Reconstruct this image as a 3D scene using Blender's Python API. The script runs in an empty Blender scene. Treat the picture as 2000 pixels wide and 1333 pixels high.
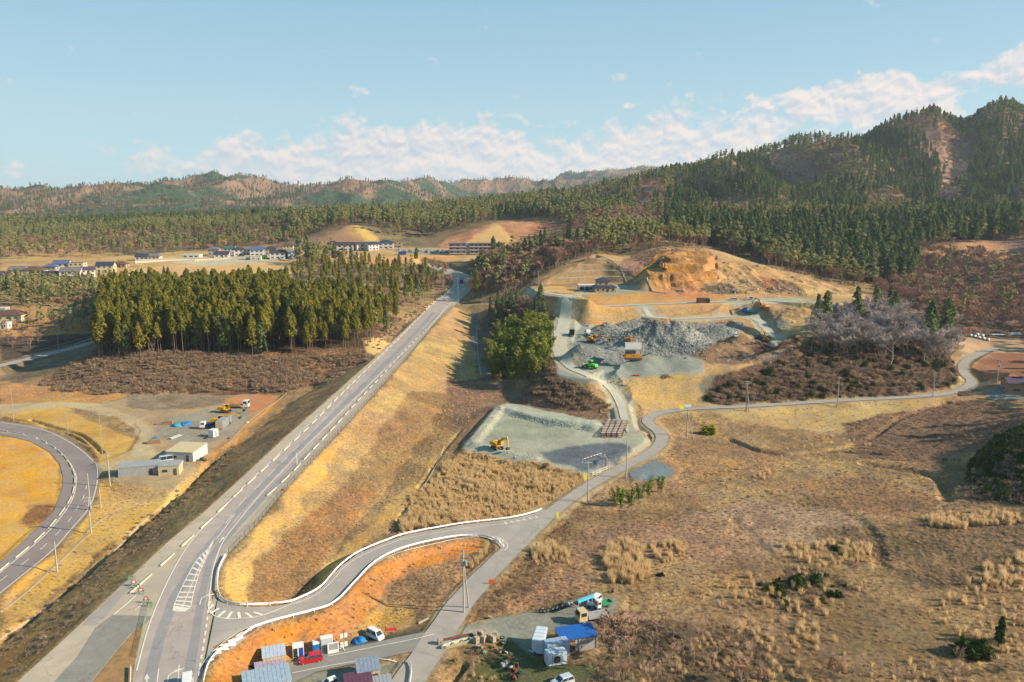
import bpy, bmesh, math, random, colorsys
import numpy as np
from mathutils import Vector, Matrix, Euler
from mathutils.geometry import delaunay_2d_cdt
random.seed(7); rng = np.random.default_rng(11)
scene = bpy.context.scene
COL = scene.collection
F, CX, CY, CH = 1556.0, 1000.0, 666.5, 77.0
PITCH = math.atan((666.5-400)/F)
CP, SP = math.cos(PITCH), math.sin(PITCH)
# ---------------------------------------------------------------- camera geometry (used to survey the place from the photograph)
def P(px, py, z):
    xr, yr = (px-CX)/F, (CY-py)/F
    dz = -SP+yr*CP
    t = (z-CH)/dz
    return Vector((xr*t, (CP+yr*SP)*t, z))
def Q(px, py, Y):
    xr, yr = (px-CX)/F, (CY-py)/F
    t = Y/(CP+yr*SP)
    return Vector((xr*t, Y, CH+(-SP+yr*CP)*t))
def project(x, y, z):
    dz = z-CH
    d = y*CP-dz*SP
    return CX+F*x/d, CY-F*(y*SP+dz*CP)/d
# ---------------------------------------------------------------- noise
def _hash(i, j, seed):
    n = (i*374761393+j*668265263+seed*1442695041) & 0xffffffff
    n = ((n ^ (n >> 13))*1274126177) & 0xffffffff
    return ((n ^ (n >> 16)) & 0xffff)/65535.0
def vnoise(x, y, seed=0):
    xi, yi = np.floor(x).astype(np.int64), np.floor(y).astype(np.int64)
    xf, yf = x-xi, y-yi
    u, v = xf*xf*(3-2*xf), yf*yf*(3-2*yf)
    a, b = _hash(xi, yi, seed), _hash(xi+1, yi, seed)
    c, d = _hash(xi, yi+1, seed), _hash(xi+1, yi+1, seed)
    return (a*(1-u)+b*u)*(1-v)+(c*(1-u)+d*u)*v
def fbm(x, y, octv=4, seed=0, gain=.5):
    s = 0; a = 1; t = 0
    for k in range(octv):
        s = s+a*(vnoise(x, y, seed+k*17)-.5)*2; t += a; a *= gain
        x, y = x*2.03+13.1, y*2.03+7.7
    return s/t
def ridged(x, y, octv=4, seed=0):
    s = 0; a = 1; t = 0
    for k in range(octv):
        s = s+a*(1-np.abs(vnoise(x, y, seed+k*31)*2-1)); t += a; a *= .5
        x, y = x*2.07+3.1, y*2.07+9.7
    return s/t*2-1
def smooth(e0, e1, x):
    t = np.clip((x-e0)/(e1-e0), 0, 1)
    return t*t*(3-2*t)
def inpoly(px, py, poly):
    """vectorised point-in-polygon"""
    out = np.zeros(px.shape, bool)
    xs = [p[0] for p in poly]; ys = [p[1] for p in poly]
    m = (px >= min(xs)) & (px <= max(xs)) & (py >= min(ys)) & (py <= max(ys))
    if not m.any(): return out
    x, y = px[m], py[m]
    r = np.zeros(x.shape, bool)
    n = len(poly)
    for i in range(n):
        x1, y1 = poly[i]; x2, y2 = poly[(i+1) % n]
        if y1 == y2: continue
        c = ((y1 > y) != (y2 > y)) & (x < (x2-x1)*(y-y1)/(y2-y1)+x1)
        r ^= c
    out[m] = r
    return out
def segdist(x, y, pts, closed=False, zs=None):
    """distance to a polyline, and z of its nearest point"""
    d = np.full(x.shape, 1e9); z = np.zeros(x.shape)
    n = len(pts)
    for i in range(n if closed else n-1):
        ax, ay = pts[i][0], pts[i][1]; bx, by = pts[(i+1) % n][0], pts[(i+1) % n][1]
        vx, vy = bx-ax, by-ay
        L = vx*vx+vy*vy+1e-9
        t = np.clip(((x-ax)*vx+(y-ay)*vy)/L, 0, 1)
        dd = np.hypot(x-ax-t*vx, y-ay-t*vy)
        m = dd < d
        d = np.where(m, dd, d)
        if zs is not None: z = np.where(m, zs[i]+(zs[(i+1) % n]-zs[i])*t, z)
    return d, z
def lin(c): return c/12.92 if c <= .04045 else ((c+.055)/1.055)**2.4
def A(r, g, b, k=.62):
    """albedo from an observed sunlit 8-bit colour"""
    return tuple(lin(v/255)*k for v in (r, g, b))
def catmull(pts, step=3.0):
    """resample a 3D polyline smoothly"""
    P_ = [Vector(p) for p in pts]
    if len(P_) < 3: 
        out = []
        L = (P_[1]-P_[0]).length; n = max(1, int(L/step))
        return [P_[0].lerp(P_[1], i/n) for i in range(n+1)]
    out = []
    for i in range(len(P_)-1):
        p0 = P_[max(i-1, 0)]; p1 = P_[i]; p2 = P_[i+1]; p3 = P_[min(i+2, len(P_)-1)]
        n = max(1, int((p2-p1).length/step))
        for k in range(n):
            t = k/n
            out.append(.5*((2*p1)+(-p0+p2)*t+(2*p0-5*p1+4*p2-p3)*t*t+(-p0+3*p1-3*p2+p3)*t**3))
    out.append(P_[-1])
    return out
# ---------------------------------------------------------------- scene bookkeeping
def tag(o, label=None, cat=None, group=None, kind=None):
    if label: o['label'] = label
    if cat: o['category'] = cat
    if group: o['group'] = group
    if kind: o['kind'] = kind
    return o
def link(name, me, mats=None, parent=None):
    o = bpy.data.objects.new(name, me); COL.objects.link(o)
    if mats is not None and me is not None:
        for m in (mats if isinstance(mats, (list, tuple)) else [mats]): me.materials.append(m)
    if parent is not None: o.parent = parent
    return o
def empty(name, loc, rz=0, label=None, cat=None, group=None):
    o = bpy.data.objects.new(name, None); COL.objects.link(o)
    o.location = loc; o.rotation_euler = (0, 0, rz)
    return tag(o, label, cat, group)
def copy_tree(o, parent=None, loc=None, rz=None, label=None, group=None, scale=None):
    c = o.copy(); COL.objects.link(c)
    if parent is not None: c.parent = parent
    if loc is not None: c.location = loc
    if rz is not None: c.rotation_euler[2] = rz
    if scale is not None: c.scale = (scale,)*3 if not hasattr(scale, '__len__') else scale
    if label: c['label'] = label
    if group: c['group'] = group
    for ch in list(KIDS.get(o.name, [])):
        copy_tree(ch, c)
    return c
KIDS = {}
def reg_kids(root):
    """remember the children of a prototype so copies are quick"""
    m = {}
    for o in bpy.data.objects:
        if o.parent is not None: m.setdefault(o.parent.name, []).append(o)
    def rec(o):
        KIDS[o.name] = m.get(o.name, [])
        for c in KIDS[o.name]: rec(c)
    rec(root)
# ---------------------------------------------------------------- materials
def nodes_of(name):
    m = bpy.data.materials.new(name); m.use_nodes = True
    nt = m.node_tree; nt.nodes.clear()
    out = nt.nodes.new('ShaderNodeOutputMaterial')
    return m, nt, out
def N(nt, t, **kw):
    n = nt.nodes.new(t)
    for k, v in kw.items():
        if k.startswith('i_'):
            key = k[2:]
            n.inputs[int(key) if key.isdigit() else key.replace('_', ' ')].default_value = v
        else: setattr(n, k, v)
    return n
def mixc(nt, fac, a, b, mode='MIX'):
    n = nt.nodes.new('ShaderNodeMix'); n.data_type = 'RGBA'; n.blend_type = mode
    for sock, v in ((n.inputs[0], fac), (n.inputs[6], a), (n.inputs[7], b)):
        if hasattr(v, 'links') or hasattr(v, 'is_linked'): nt.links.new(v, sock)
        elif isinstance(v, (int, float)): sock.default_value = v
        else: sock.default_value = (*v[:3], 1)
    return n.outputs[2]
def noise_tex(nt, scale, detail=3, coord='Object', rough=.6, vec=None, dist=0):
    n = nt.nodes.new('ShaderNodeTexNoise')
    n.inputs['Scale'].default_value = scale; n.inputs['Detail'].default_value = detail
    n.inputs['Roughness'].default_value = rough; n.inputs['Distortion'].default_value = dist
    if vec is None:
        tc = nt.nodes.new('ShaderNodeTexCoord'); vec = tc.outputs[coord]
    nt.links.new(vec, n.inputs['Vector'])
    return n.outputs['Fac']
def ramp(nt, fac, lo, hi, a=0., b=1.):
    n = nt.nodes.new('ShaderNodeMapRange'); n.inputs[1].default_value = lo; n.inputs[2].default_value = hi
    n.inputs[3].default_value = a; n.inputs[4].default_value = b
    nt.links.new(fac, n.inputs[0])
    return n.outputs[0]
MATS = {}
def mat(name, col, rough=.6, metal=0., vary=.12, scale=1.5, bump=0., col2=None, spec=.4, coord='Object', clear=0):
    """simple painted / worn surface with procedural variation"""
    if name in MATS: return MATS[name]
    m, nt, out = nodes_of(name)
    b = N(nt, 'ShaderNodeBsdfPrincipled'); nt.links.new(b.outputs[0], out.inputs[0])
    nz = noise_tex(nt, scale, 5, coord)
    c2 = col2 if col2 else tuple(c*(1-2*vary) for c in col)
    c = mixc(nt, ramp(nt, nz, .35, .7), col, c2)
    nt.links.new(c, b.inputs['Base Color'])
    b.inputs['Roughness'].default_value = rough; b.inputs['Metallic'].default_value = metal
    b.inputs['Specular IOR Level'].default_value = spec
    b.inputs['Coat Weight'].default_value = clear
    if bump:
        bp = N(nt, 'ShaderNodeBump'); bp.inputs['Strength'].default_value = bump; bp.inputs['Distance'].default_value = .1
        nt.links.new(noise_tex(nt, scale*6, 4, coord), bp.inputs['Height']); nt.links.new(bp.outputs[0], b.inputs['Normal'])
    MATS[name] = m
    return m
HAZE = True
EXPOSURE = 0.98
# ================================================================ TERRAIN: surveyed control points, interpolated in log-polar space
# (px, py, Y) points use a ground distance, (px, py, None, z) a height, ('w', x, y, z) plain world points
CTRL = [
 # lowland left
 (0,1333,None,0),(0,1150,None,0),(100,1100,None,0),(0,950,None,0),(150,1000,None,.2),(0,850,None,.3),(80,800,None,1),(0,770,None,1.5),
 (250,860,None,1.2),(300,800,None,1.5),(450,790,None,1.6),(440,850,None,1.2),(230,950,None,.5),(330,960,None,0),(420,880,None,.3),(520,790,None,1),
 (200,1100,None,0),(100,1250,None,0),(300,1250,None,0),(600,770,None,2),(640,740,None,3),
 # under and right of the main road
 (500,1000,None,.5),(650,860,None,1),(750,780,None,1.5),(820,700,None,2.5),(870,640,None,5),
 (600,1100,None,0),(750,1000,None,0),(820,900,None,.2),(850,850,None,.5),(920,790,None,1),(930,740,None,1.5),(940,680,None,2.5),(935,625,None,6),
 (550,1150,None,0),(700,1200,None,0),(800,1150,None,0),(880,1000,None,0),(1000,950,None,0),(900,860,None,.6),
 (1000,800,None,2),(1100,800,None,2),(1000,860,None,1),(1100,900,None,.6),
 # lower road and right fields
 (820,1333,None,0),(950,1250,None,0),(1100,1300,None,0),(1200,1200,None,0),(900,1150,None,0),(1080,1000,None,.3),(1200,950,None,.4),(1290,860,None,.8),(1260,815,None,1.2),
 (1450,800,None,1.5),(1650,790,None,2),(1800,782,None,2.2),(1950,820,None,3),
 (1300,1000,None,0),(1500,1000,None,0),(1700,1000,None,0),(1500,1200,None,0),(1700,1200,None,.5),(1900,1200,None,1),(1300,1300,None,0),(1600,1333,None,0),(1990,1333,None,1),
 (1500,900,None,.5),(1700,900,None,.8),(1850,900,None,1.2),(1880,960,None,1.5),
 (1990,890,None,10),(1950,930,None,5),(1990,1000,None,3),(1890,850,None,2.2),
 ('w',170,230,20),('w',230,200,30),('w',120,120,2),('w',200,320,12),
 # cedar mound
 (120,752,None,2),(200,762,None,2),(300,768,None,2),(400,770,None,2),(500,768,None,2.5),(590,745,None,4),
 (190,700,345),(300,692,348),(400,688,350),(500,688,350),(600,690,350),(690,680,356),(730,655,372),
 ('w',-200,400,12),('w',-150,400,16),('w',-100,400,16),('w',-70,400,15),('w',-150,440,16),('w',-100,440,16),('w',-200,440,15),('w',-180,480,15),('w',-120,480,16),('w',-70,460,17),
 (0,716,None,4),(100,692,None,5),(190,667,None,8),(50,650,None,8),(0,680,None,5),(30,730,None,2),(0,640,None,11),(110,640,None,11),(20,612,None,15),(120,606,None,16),
 (100,580,500),(150,562,560),(30,565,520),
 ('w',-60,520,18),('w',-70,580,22),('w',-120,560,25),('w',-200,560,24),('w',-40,470,13),('w',-30,520,14),('w',-60,640,27),
 (820,590,None,12),(840,560,None,16),
 # village plateau
 (30,550,580),(100,542,590),(180,530,620),(230,520,650),(300,515,660),(400,510,680),(500,503,700),(560,508,690),(620,490,750),(700,487,760),(780,487,760),(840,490,745),(900,494,740),(960,494,740),(860,505,710),
 (0,500,760),(100,485,820),(200,480,850),(300,478,870),(400,472,880),(480,470,880),(560,470,860),
 (0,458,1000),(100,460,1000),(200,455,1000),(300,449,1000),(400,446,1000),(500,446,1000),(560,440,980),
 (600,474,800),(740,474,800),(690,440,850),(640,455,830),(740,455,830),(800,470,820),
 (620,437,950),(700,432,960),(780,440,960),(850,445,960),
 # second clearing
 (870,478,785),(930,477,780),(990,476,780),(1050,470,780),(930,450,820),(1000,433,860),(1090,446,840),(1050,435,870),
 (1000,424,940),(1060,420,950),(930,434,940),(880,445,900),
 # pull-off, wooded spur left of the terraces
 (900,535,640),(930,545,600),(925,590,None,15),(975,590,None,17),(1010,560,520),(960,560,540),(940,520,640),(1000,510,620),(1060,500,610),(1100,487,610),(1150,478,600),(1200,462,640),
 (1050,600,None,19),(1060,640,None,13),(1040,690,None,6),(985,640,None,7),(1000,740,None,2.5),(1070,740,None,5),(1080,700,None,11),
 # quarry floor and rim
 (1097,690,None,13.5),(1105,650,None,15),(1130,722,None,12.5),(1200,722,None,12),(1225,736,None,11.5),(1300,734,None,11.5),(1370,728,None,12),(1420,715,None,13),(1500,700,None,14),(1560,690,None,15),
 (1200,690,None,13),(1300,680,None,14),(1400,680,None,14),(1480,670,None,15.5),(1150,650,None,15),(1250,650,None,15.5),(1350,650,None,16),
 (1060,775,None,2.5),(1150,800,None,2.2),(1235,802,None,2),(1320,796,None,2),(1400,792,None,2),(1500,788,None,2),(1600,782,None,2.2),(1700,778,None,2.5),(1120,760,None,6),
 (1500,740,None,8),(1600,720,None,12),(1700,720,None,11),(1800,740,None,6),
 (1600,668,None,18),(1680,650,None,20),(1750,660,None,19),(1830,690,None,13),(1560,640,None,19),(1640,622,None,21),(1700,620,None,22),
 (1040,584,None,23.5),(1110,611,None,19.5),(1250,608,None,20.5),(1400,599,None,23),(1500,588,None,26.5),(1300,622,None,19),(1400,621,None,19.5),(1460,619,None,20),
 (1150,588,None,24),(1250,590,None,24),(1350,586,None,26),
 (1045,566,None,28),(1120,570,None,28),(1175,568,None,28),(1240,566,None,28.2),
 (1290,575,None,28),(1340,575,None,28.5),(1420,583,None,28),(1480,582,None,28.3),(1560,590,None,27),(1640,590,None,27),
 (1055,545,500),(1100,525,508),(1165,503,520),(1210,525,508),(1260,550,492),(1100,556,490),(1170,556,490),(1230,556,488),
 (1160,492,545),(1220,500,545),
 (1290,492,530),(1340,492,535),(1390,496,530),(1280,526,505),(1330,530,500),(1380,528,500),(1300,547,488),(1360,550,480),(1420,560,465),(1440,520,505),(1500,535,495),(1550,545,490),(1600,560,480),(1660,574,470),(1700,580,470),
 (1500,570,450),(1600,585,430),
 (1240,485,560),(1300,478,560),(1400,488,555),(1480,515,545),(1550,533,535),(1650,558,525),(1700,568,520),
 # wooded front of the mountain
 (1200,440,720),(1260,440,720),(1170,420,820),(1300,455,680),(1400,500,600),(1500,520,580),(1600,540,560),(1700,545,560),(1780,540,570),
 (1750,575,520),(1800,600,480),(1850,640,420),(1900,640,420),(1980,640,430),(1900,600,480),(1980,590,500),
 (1780,505,600),(1880,478,620),(1960,490,620),(1990,520,590),(1850,540,560),
 (1950,690,None,7),(1900,720,None,5),(1960,740,None,4.5),(1900,765,None,3.5),(1990,765,None,4),(2000,660,None,9),
 (1350,440,750),(1450,438,760),(1600,430,760),(1800,424,760),(1980,430,760),(1500,470,680),(1700,470,680),
 (1300,415,950),(1400,400,980),(1500,385,1000),(1600,375,1000),(1700,352,1050),(1800,345,1050),(1900,312,1100),(2000,300,1100),
 (1250,425,850),(1400,425,860),(1600,418,860),(1800,410,860),(2000,408,860),
 (2000,246,1450),(1900,260,1420),(1800,262,1400),(1700,282,1350),(1600,300,1320),(1500,312,1280),(1400,334,1220),(1300,360,1180),(1150,390,1120),(1060,408,1050),
 (2100,190,1500),('w',1300,1300,235),('w',700,620,120),('w',500,450,90),('w',350,380,28),('w',900,900,180),
 ('w',0,1900,60),('w',400,2000,60),('w',900,2100,80),('w',1500,2200,100),('w',-700,1000,42),(0,432,1500),(200,434,1500),(400,432,1500),(600,428,1500),(760,424,1550),(880,420,1600),
 # far ranges
 (0,402,2000),(200,408,2000),(400,400,2000),(600,398,2000),(800,404,2100),(950,408,2200),
 (0,333,3100),(60,337,3100),(120,343,3100),(200,360,3100),(280,376,3100),(340,374,3000),(440,357,3000),(500,360,3000),(570,357,2900),(620,372,2900),(700,368,2900),(770,384,2900),
 (-100,350,3000),(0,385,2400),(200,392,2400),(400,382,2400),(560,378,2400),(700,384,2400),(860,392,2600),
 (830,384,4200),(900,371,4300),(1000,364,4500),(1080,356,4700),(1150,344,5000),(1220,334,5000),(1300,336,5000),(1400,345,5200),
 ('w',-3000,4200,60),('w',-1500,4200,60),('w',0,6300,60),('w',2000,6300,60),('w',-1500,6300,60),('w',3500,4000,100),
 ('w',0,55,0),('w',-60,60,0),('w',60,60,0),('w',0,95,0),
]
def ctrl_pts():
    out = []
    for c in CTRL:
        if c[0] == 'w': out.append(c[1:])
        elif len(c) == 4: out.append(tuple(P(c[0], c[1], c[3])))
        else: out.append(tuple(Q(*c)))
    return np.array(out)
_cp = ctrl_pts()
_az = lambda x, y: np.arctan2(x, y)
_u, _v = _az(_cp[:, 0], _cp[:, 1]), np.log(np.hypot(_cp[:, 0], _cp[:, 1]))
def _phi(r): return np.sqrt(r*r+1e-4)
_n = len(_cp)
_K = _phi(np.hypot(_u[:, None]-_u, _v[:, None]-_v))-np.eye(_n)*.004
_M = np.zeros((_n+3, _n+3)); _M[:_n, :_n] = _K
_M[:_n, _n:] = _M[_n:, :_n].T[:] if False else np.c_[np.ones(_n), _u, _v]
_M[_n:, :_n] = np.c_[np.ones(_n), _u, _v].T
_w = np.linalg.solve(_M, np.r_[_cp[:, 2], 0, 0, 0])
AZ = np.radians(np.concatenate([np.linspace(-39, -34, 30)[:-1], np.linspace(-34, 34, 1080), np.linspace(34, 50, 70)[1:]]))
_ls = np.linspace(math.log(50), math.log(7000), 4000)
_dens = np.where((_ls > math.log(390)) & (_ls < math.log(590)), 3.4, np.where((_ls > math.log(280)) & (_ls <= math.log(390)), 2., np.where(_ls > math.log(1700), .75, 1.)))
_cum = np.cumsum(_dens); NR = 1750
RR = np.exp(np.interp(np.linspace(_cum[0], _cum[-1], NR), _cum, _ls))
def rbf_grid():
    a2 = np.linspace(AZ[0], AZ[-1], 420); r2 = np.linspace(math.log(50), math.log(7000), 480)
    U, V = np.meshgrid(a2, r2)
    out = np.empty(U.size); u, v = U.ravel(), V.ravel()
    for s in range(0, u.size, 20000):
        k = _phi(np.hypot(u[s:s+20000, None]-_u, v[s:s+20000, None]-_v))
        out[s:s+20000] = k@_w[:_n]+_w[_n]+_w[_n+1]*u[s:s+20000]+_w[_n+2]*v[s:s+20000]
    Z = out.reshape(U.shape)
    # bilinear upsample
    fi = np.interp(np.log(RR), r2, np.arange(480)); fj = np.interp(AZ, a2, np.arange(420))
    i0 = np.minimum(fi.astype(int), 478); j0 = np.minimum(fj.astype(int), 418)
    ti, tj = (fi-i0)[:, None], (fj-j0)[None, :]
    return (Z[i0][:, j0]*(1-ti)*(1-tj)+Z[i0+1][:, j0]*ti*(1-tj)+Z[i0][:, j0+1]*(1-ti)*tj+Z[i0+1][:, j0+1]*ti*tj)
GX = RR[:, None]*np.sin(AZ)[None, :]; GY = RR[:, None]*np.cos(AZ)[None, :]
HZ = rbf_grid()
_logr = np.log(RR); _ridx = np.arange(NR, dtype=float)
def H(x, y):
    x = np.asarray(x, float); y = np.asarray(y, float)
    a = np.arctan2(x, y); r = np.log(np.maximum(np.hypot(x, y), 50.01))
    fj = np.clip(np.interp(a, AZ, np.arange(len(AZ))), 0, len(AZ)-1.001); fi = np.clip(np.interp(r, _logr, _ridx), 0, NR-1.001)
    i, j = fi.astype(int), fj.astype(int); s, t = fi-i, fj-j
    return HZ[i, j]*(1-s)*(1-t)+HZ[i+1, j]*s*(1-t)+HZ[i, j+1]*(1-s)*t+HZ[i+1, j+1]*s*t
def G(px, py, dz=0, ymin=60, ymax=6000):
    """the terrain point seen at a pixel of the photograph"""
    xr, yr = (px-CX)/F, (CY-py)/F
    dy, dz_ = CP+yr*SP, -SP+yr*CP
    Ys = np.exp(np.linspace(math.log(ymin), math.log(ymax), 4000))
    t = Ys/dy
    X, Z = xr*t, CH+dz_*t
    g = H(X, Ys)
    hit = np.nonzero(Z <= g)[0]
    k = hit[0] if len(hit) else 3999
    if k > 0:
        a, b = Z[k-1]-g[k-1], Z[k]-g[k]
        f = a/(a-b) if a != b else 0
        y = Ys[k-1]+(Ys[k]-Ys[k-1])*f
    else: y = Ys[0]
    t = y/dy
    return Vector((xr*t, y, float(H(xr*t, y))+dz))
def region(poly, pad):
    xs = [p[0] for p in poly]; ys = [p[1] for p in poly]
    return (GX > min(xs)-pad) & (GX < max(xs)+pad) & (GY > min(ys)-pad) & (GY < max(ys)+pad)
# ---- natural relief
far = smooth(640, 980, GY+.1*GX); vfar = smooth(1300, 2300, GY-1.6*np.maximum(GX+20, 0)*(GY < 2400))
_gw = GX+60*fbm(GX/300, GY/300, 2, 13)
rg = ridged(_gw/270+5.2+GY/1400, GY/760+1.7, 3, 3); rg2 = ridged(GX/620+1.1, GY/900+.3, 4, 9)
HZ += far*(1-vfar)*(rg-.05)*30*(.25+.75*smooth(1420, 1180, GY))*(.12+.88*smooth(60, 330, GX-.05*GY))*(1+.25*smooth(300, 700, GX))+vfar*((rg2-.35)*108-8)
HZ += (1-far)*(fbm(GX/55, GY/55, 3, 21)*.7)*smooth(3, 14, HZ)+fbm(GX/24, GY/24, 4, 5)*.35*(1-far)
def spur(pts, h, w):
    ln = catmull([Q(*p) for p in pts], 25); n = len(ln)
    m = region(ln, w*3)
    d, k = segdist(GX[m], GY[m], ln, False, [math.sin(math.pi*min(1, .15+.85*i/(n-1))) for i in range(n)])
    HZ[m] += h*np.exp(-np.abs(d/w)**1.5)*k*(1+.25*fbm(GX[m]/50, GY[m]/50, 2, 31))
for pts, h, w in (([(1560,297,1300),(1640,335,1180),(1720,375,1050),(1770,405,930)],40,62),([(1650,300,1330),(1730,335,1200),(1800,395,1000)],-34,52),([(1740,275,1370),(1760,330,1200),(1740,370,1100)],26,45),
 ([(1800,255,1380),(1830,310,1230),(1850,370,1060)],30,50),([(1885,270,1380),(1880,330,1200),(1870,395,1000)],-34,48),([(1940,245,1400),(1950,310,1250),(1930,380,1060)],40,60),([(2010,250,1430),(2020,330,1200),(1990,400,1000)],-26,50),
 ([(1400,335,1200),(1450,365,1080),(1510,400,940)],36,52),([(1480,325,1250),(1540,370,1100),(1590,412,930)],-30,46),([(1340,355,1150),(1380,390,1000),(1420,420,870)],-26,42),([(1240,378,1100),(1300,402,980),(1350,428,850)],28,45),([(1180,392,1080),(1220,412,950)],-20,40)): spur(pts, h, w)
HZ += far*fbm(GX/60, GY/60, 3, 71)*4*(1+vfar*2)
# ---------------------------------------------------------------- decks (flat-topped or graded surfaces cut or banked into the land)
def zroad(y): return np.interp(y, [100, 118, 190, 243, 315, 415, 503, 600, 661, 720], [4.8, 5, 7, 8, 9.6, 11.6, 14, 19, 24, 27])
def solve_px(px, py, zf, z0=3.):
    z = z0
    for _ in range(12):
        p = P(px, py, z); z = .5*z+.5*float(zf(p.x, p.y))
    return P(px, py, z)
class Line:
    """graded centreline from (px, py, z)"""
    def __init__(s, pts, step=3.):
        s.pts = catmull([P(*p) for p in pts], step)
        s.zs = [p.z for p in s.pts]
    def z(s, x, y):
        x = np.asarray(x, float); y = np.asarray(y, float)
        d, z = segdist(x, y, s.pts, False, s.zs); return z
DMASK = np.zeros(GX.shape, bool)
def deck(poly, zf, down=.55, up=.7, pad=40, name=None, drop=.0):
    """poly: world xy. Outside it the land falls from or rises to the deck at the given slopes"""
    m = region(poly, pad)
    x, y = GX[m], GY[m]
    ins = inpoly(x, y, [(p[0], p[1]) for p in poly])
    d, _ = segdist(x, y, poly, True)
    d = np.where(ins, 0, d)
    zr = zf(x, y)-drop
    h = HZ[m]
    nz = 1+.12*fbm(x/9, y/9, 2, 3)
    dd = np.maximum(d-.6, 0)*nz
    lo, hi = zr-down*dd, zr+up*dd
    HZ[m] = np.where(d <= .6, zr, np.clip(h, lo, hi))
    DMASK[m] |= (d <= 1.2)
def deck_px(pts, zf, **k):
    poly = [solve_px(px, py, zf) for px, py in pts]
    deck(poly, zf, **k)
    return poly
def band(line, w, **k):
    """a graded strip: w = half width (number or list over the line)"""
    pts = line.pts; n = len(pts)
    ws = np.interp(np.linspace(0, 1, n), np.linspace(0, 1, len(w)), w) if hasattr(w, '__len__') else [w]*n
    L, R = [], []
    for i, p in enumerate(pts):
        t = (pts[min(i+1, n-1)]-pts[max(i-1, 0)]); t.z = 0; t.normalize()
        nrm = Vector((-t.y, t.x, 0))
        L.append(p+nrm*ws[i]); R.append(p-nrm*ws[i])
    poly = L+R[::-1]
    k.setdefault('pad', 30)
    deck(poly, line.z, **k)
    return L, R
Zc = lambda z: (lambda x, y: np.asarray(x)*0+z)
zr_main = lambda x, y: zroad(y)
# main road on its bank
L_EDGE = [(20,1345),(155,1222),(262,1122),(325,1062),(400,1000),(480,927),(560,852),(650,773),(732,700),(810,626),(867,576),(886,556),(884,543),(872,536),(850,530),(820,520)]
R_EDGE = [(820,512),(850,518),(868,524),(892,529),(915,537),(925,550),(919,568),(889,596),(850,632),(794,700),(694,812),(660,847),(550,965),(495,1032),(446,1082),(427,1120),(426,1163),(419,1190),(409,1235),(399,1290),(391,1345)]
main_poly = deck_px(L_EDGE+R_EDGE, zr_main, down=.37, up=.8, pad=45)
ramp_line = Line([(395,1310,4.95),(410,1250,5.1),(418,1190,5.35),(470,1206,5.1),(560,1196,4.4),(620,1176,3.7),(680,1125,2.7),(760,1072,1.8),(860,1040,1.1),(960,1030,.7),(1040,1022,.5)])
RAIL_UP = [(440,1088),(428,1112),(424,1140),(427,1165),(440,1180),(480,1187),(520,1188),(560,1182),(600,1167),(628,1150),(650,1125),(667,1107),(700,1083),(760,1058),(800,1045),(900,1027),(1000,1015),(1045,1004),(1062,996)]
RAIL_LO = [(393,1335),(405,1300),(430,1275),(480,1240),(520,1221),(600,1200),(640,1188),(665,1172),(690,1145),(725,1107),(760,1085),(800,1070),(850,1058),(900,1050),(940,1050),(965,1057),(985,1074)]
ramp_poly = deck_px(RAIL_UP[3:]+[(1075,1000),(1000,1075)]+RAIL_LO[::-1], ramp_line.z, down=.5, up=.8, pad=25)
low_line = Line([(770,1380,.3),(800,1330,.3),(845,1262,.3),(900,1180,.3),(960,1112,.3),(1030,1045,.4),(1080,1000,.5),(1150,950,.6),(1200,922,.7),(1265,888,.8),(1291,865,.9),(1288,845,1),(1266,828,1.1),(1275,812,1.2),(1340,800,1.5),(1450,795,1.7),(1650,783,2.1),(1800,775,2.4),(1865,766,3),(1897,748,3.8),(1882,728,4.6),(1884,708,5.5),(1915,690,6.4),(1950,681,7)])
LOW_W = [3.0,2.9,2.6,2.1,2.1,2.3,2.1,2.1,2.1,2.1,2.1,2.2,2.2,2.2]
low_LR = band(low_line, LOW_W, down=.4, up=.5, pad=14)
yardroad_line = Line([(845,1250,.35),(780,1262,.35),(700,1280,.35),(600,1300,.35),(540,1330,.35)])
band(yardroad_line, 3.0, pad=10)
# left highway
HWY_R = [(-40,822),(0,823),(75,835),(125,854),(164,880),(188,905),(195,930),(189,966),(176,997),(143,1037),(102,1080),(0,1164),(-60,1215)]
HWY_L = [(-60,1150),(0,1100),(72,1032),(105,1000),(122,955),(123,930),(116,906),(98,884),(60,863),(0,849),(-40,845)]
zh = Zc(.35)
hwy_poly = deck_px(HWY_R+HWY_L, zh, down=.3, up=.4, pad=12)
hwy2_line = Line([(-30,722,4.5),(0,715,4.8),(60,701,5.2),(120,686,5.8),(190,667,7.5)])
hwy2_LR = band(hwy2_line, 3.4, down=.5, up=.7, pad=14)
# left yard: dirt road and pads
yard_poly = deck_px([(170,800),(240,785),(330,772),(470,768),(545,775),(500,815),(440,870),(400,890),(330,960),(240,945),(190,905),(260,880),(280,840),(250,810)], Zc(1.3), down=.35, up=.4, pad=16)
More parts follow.
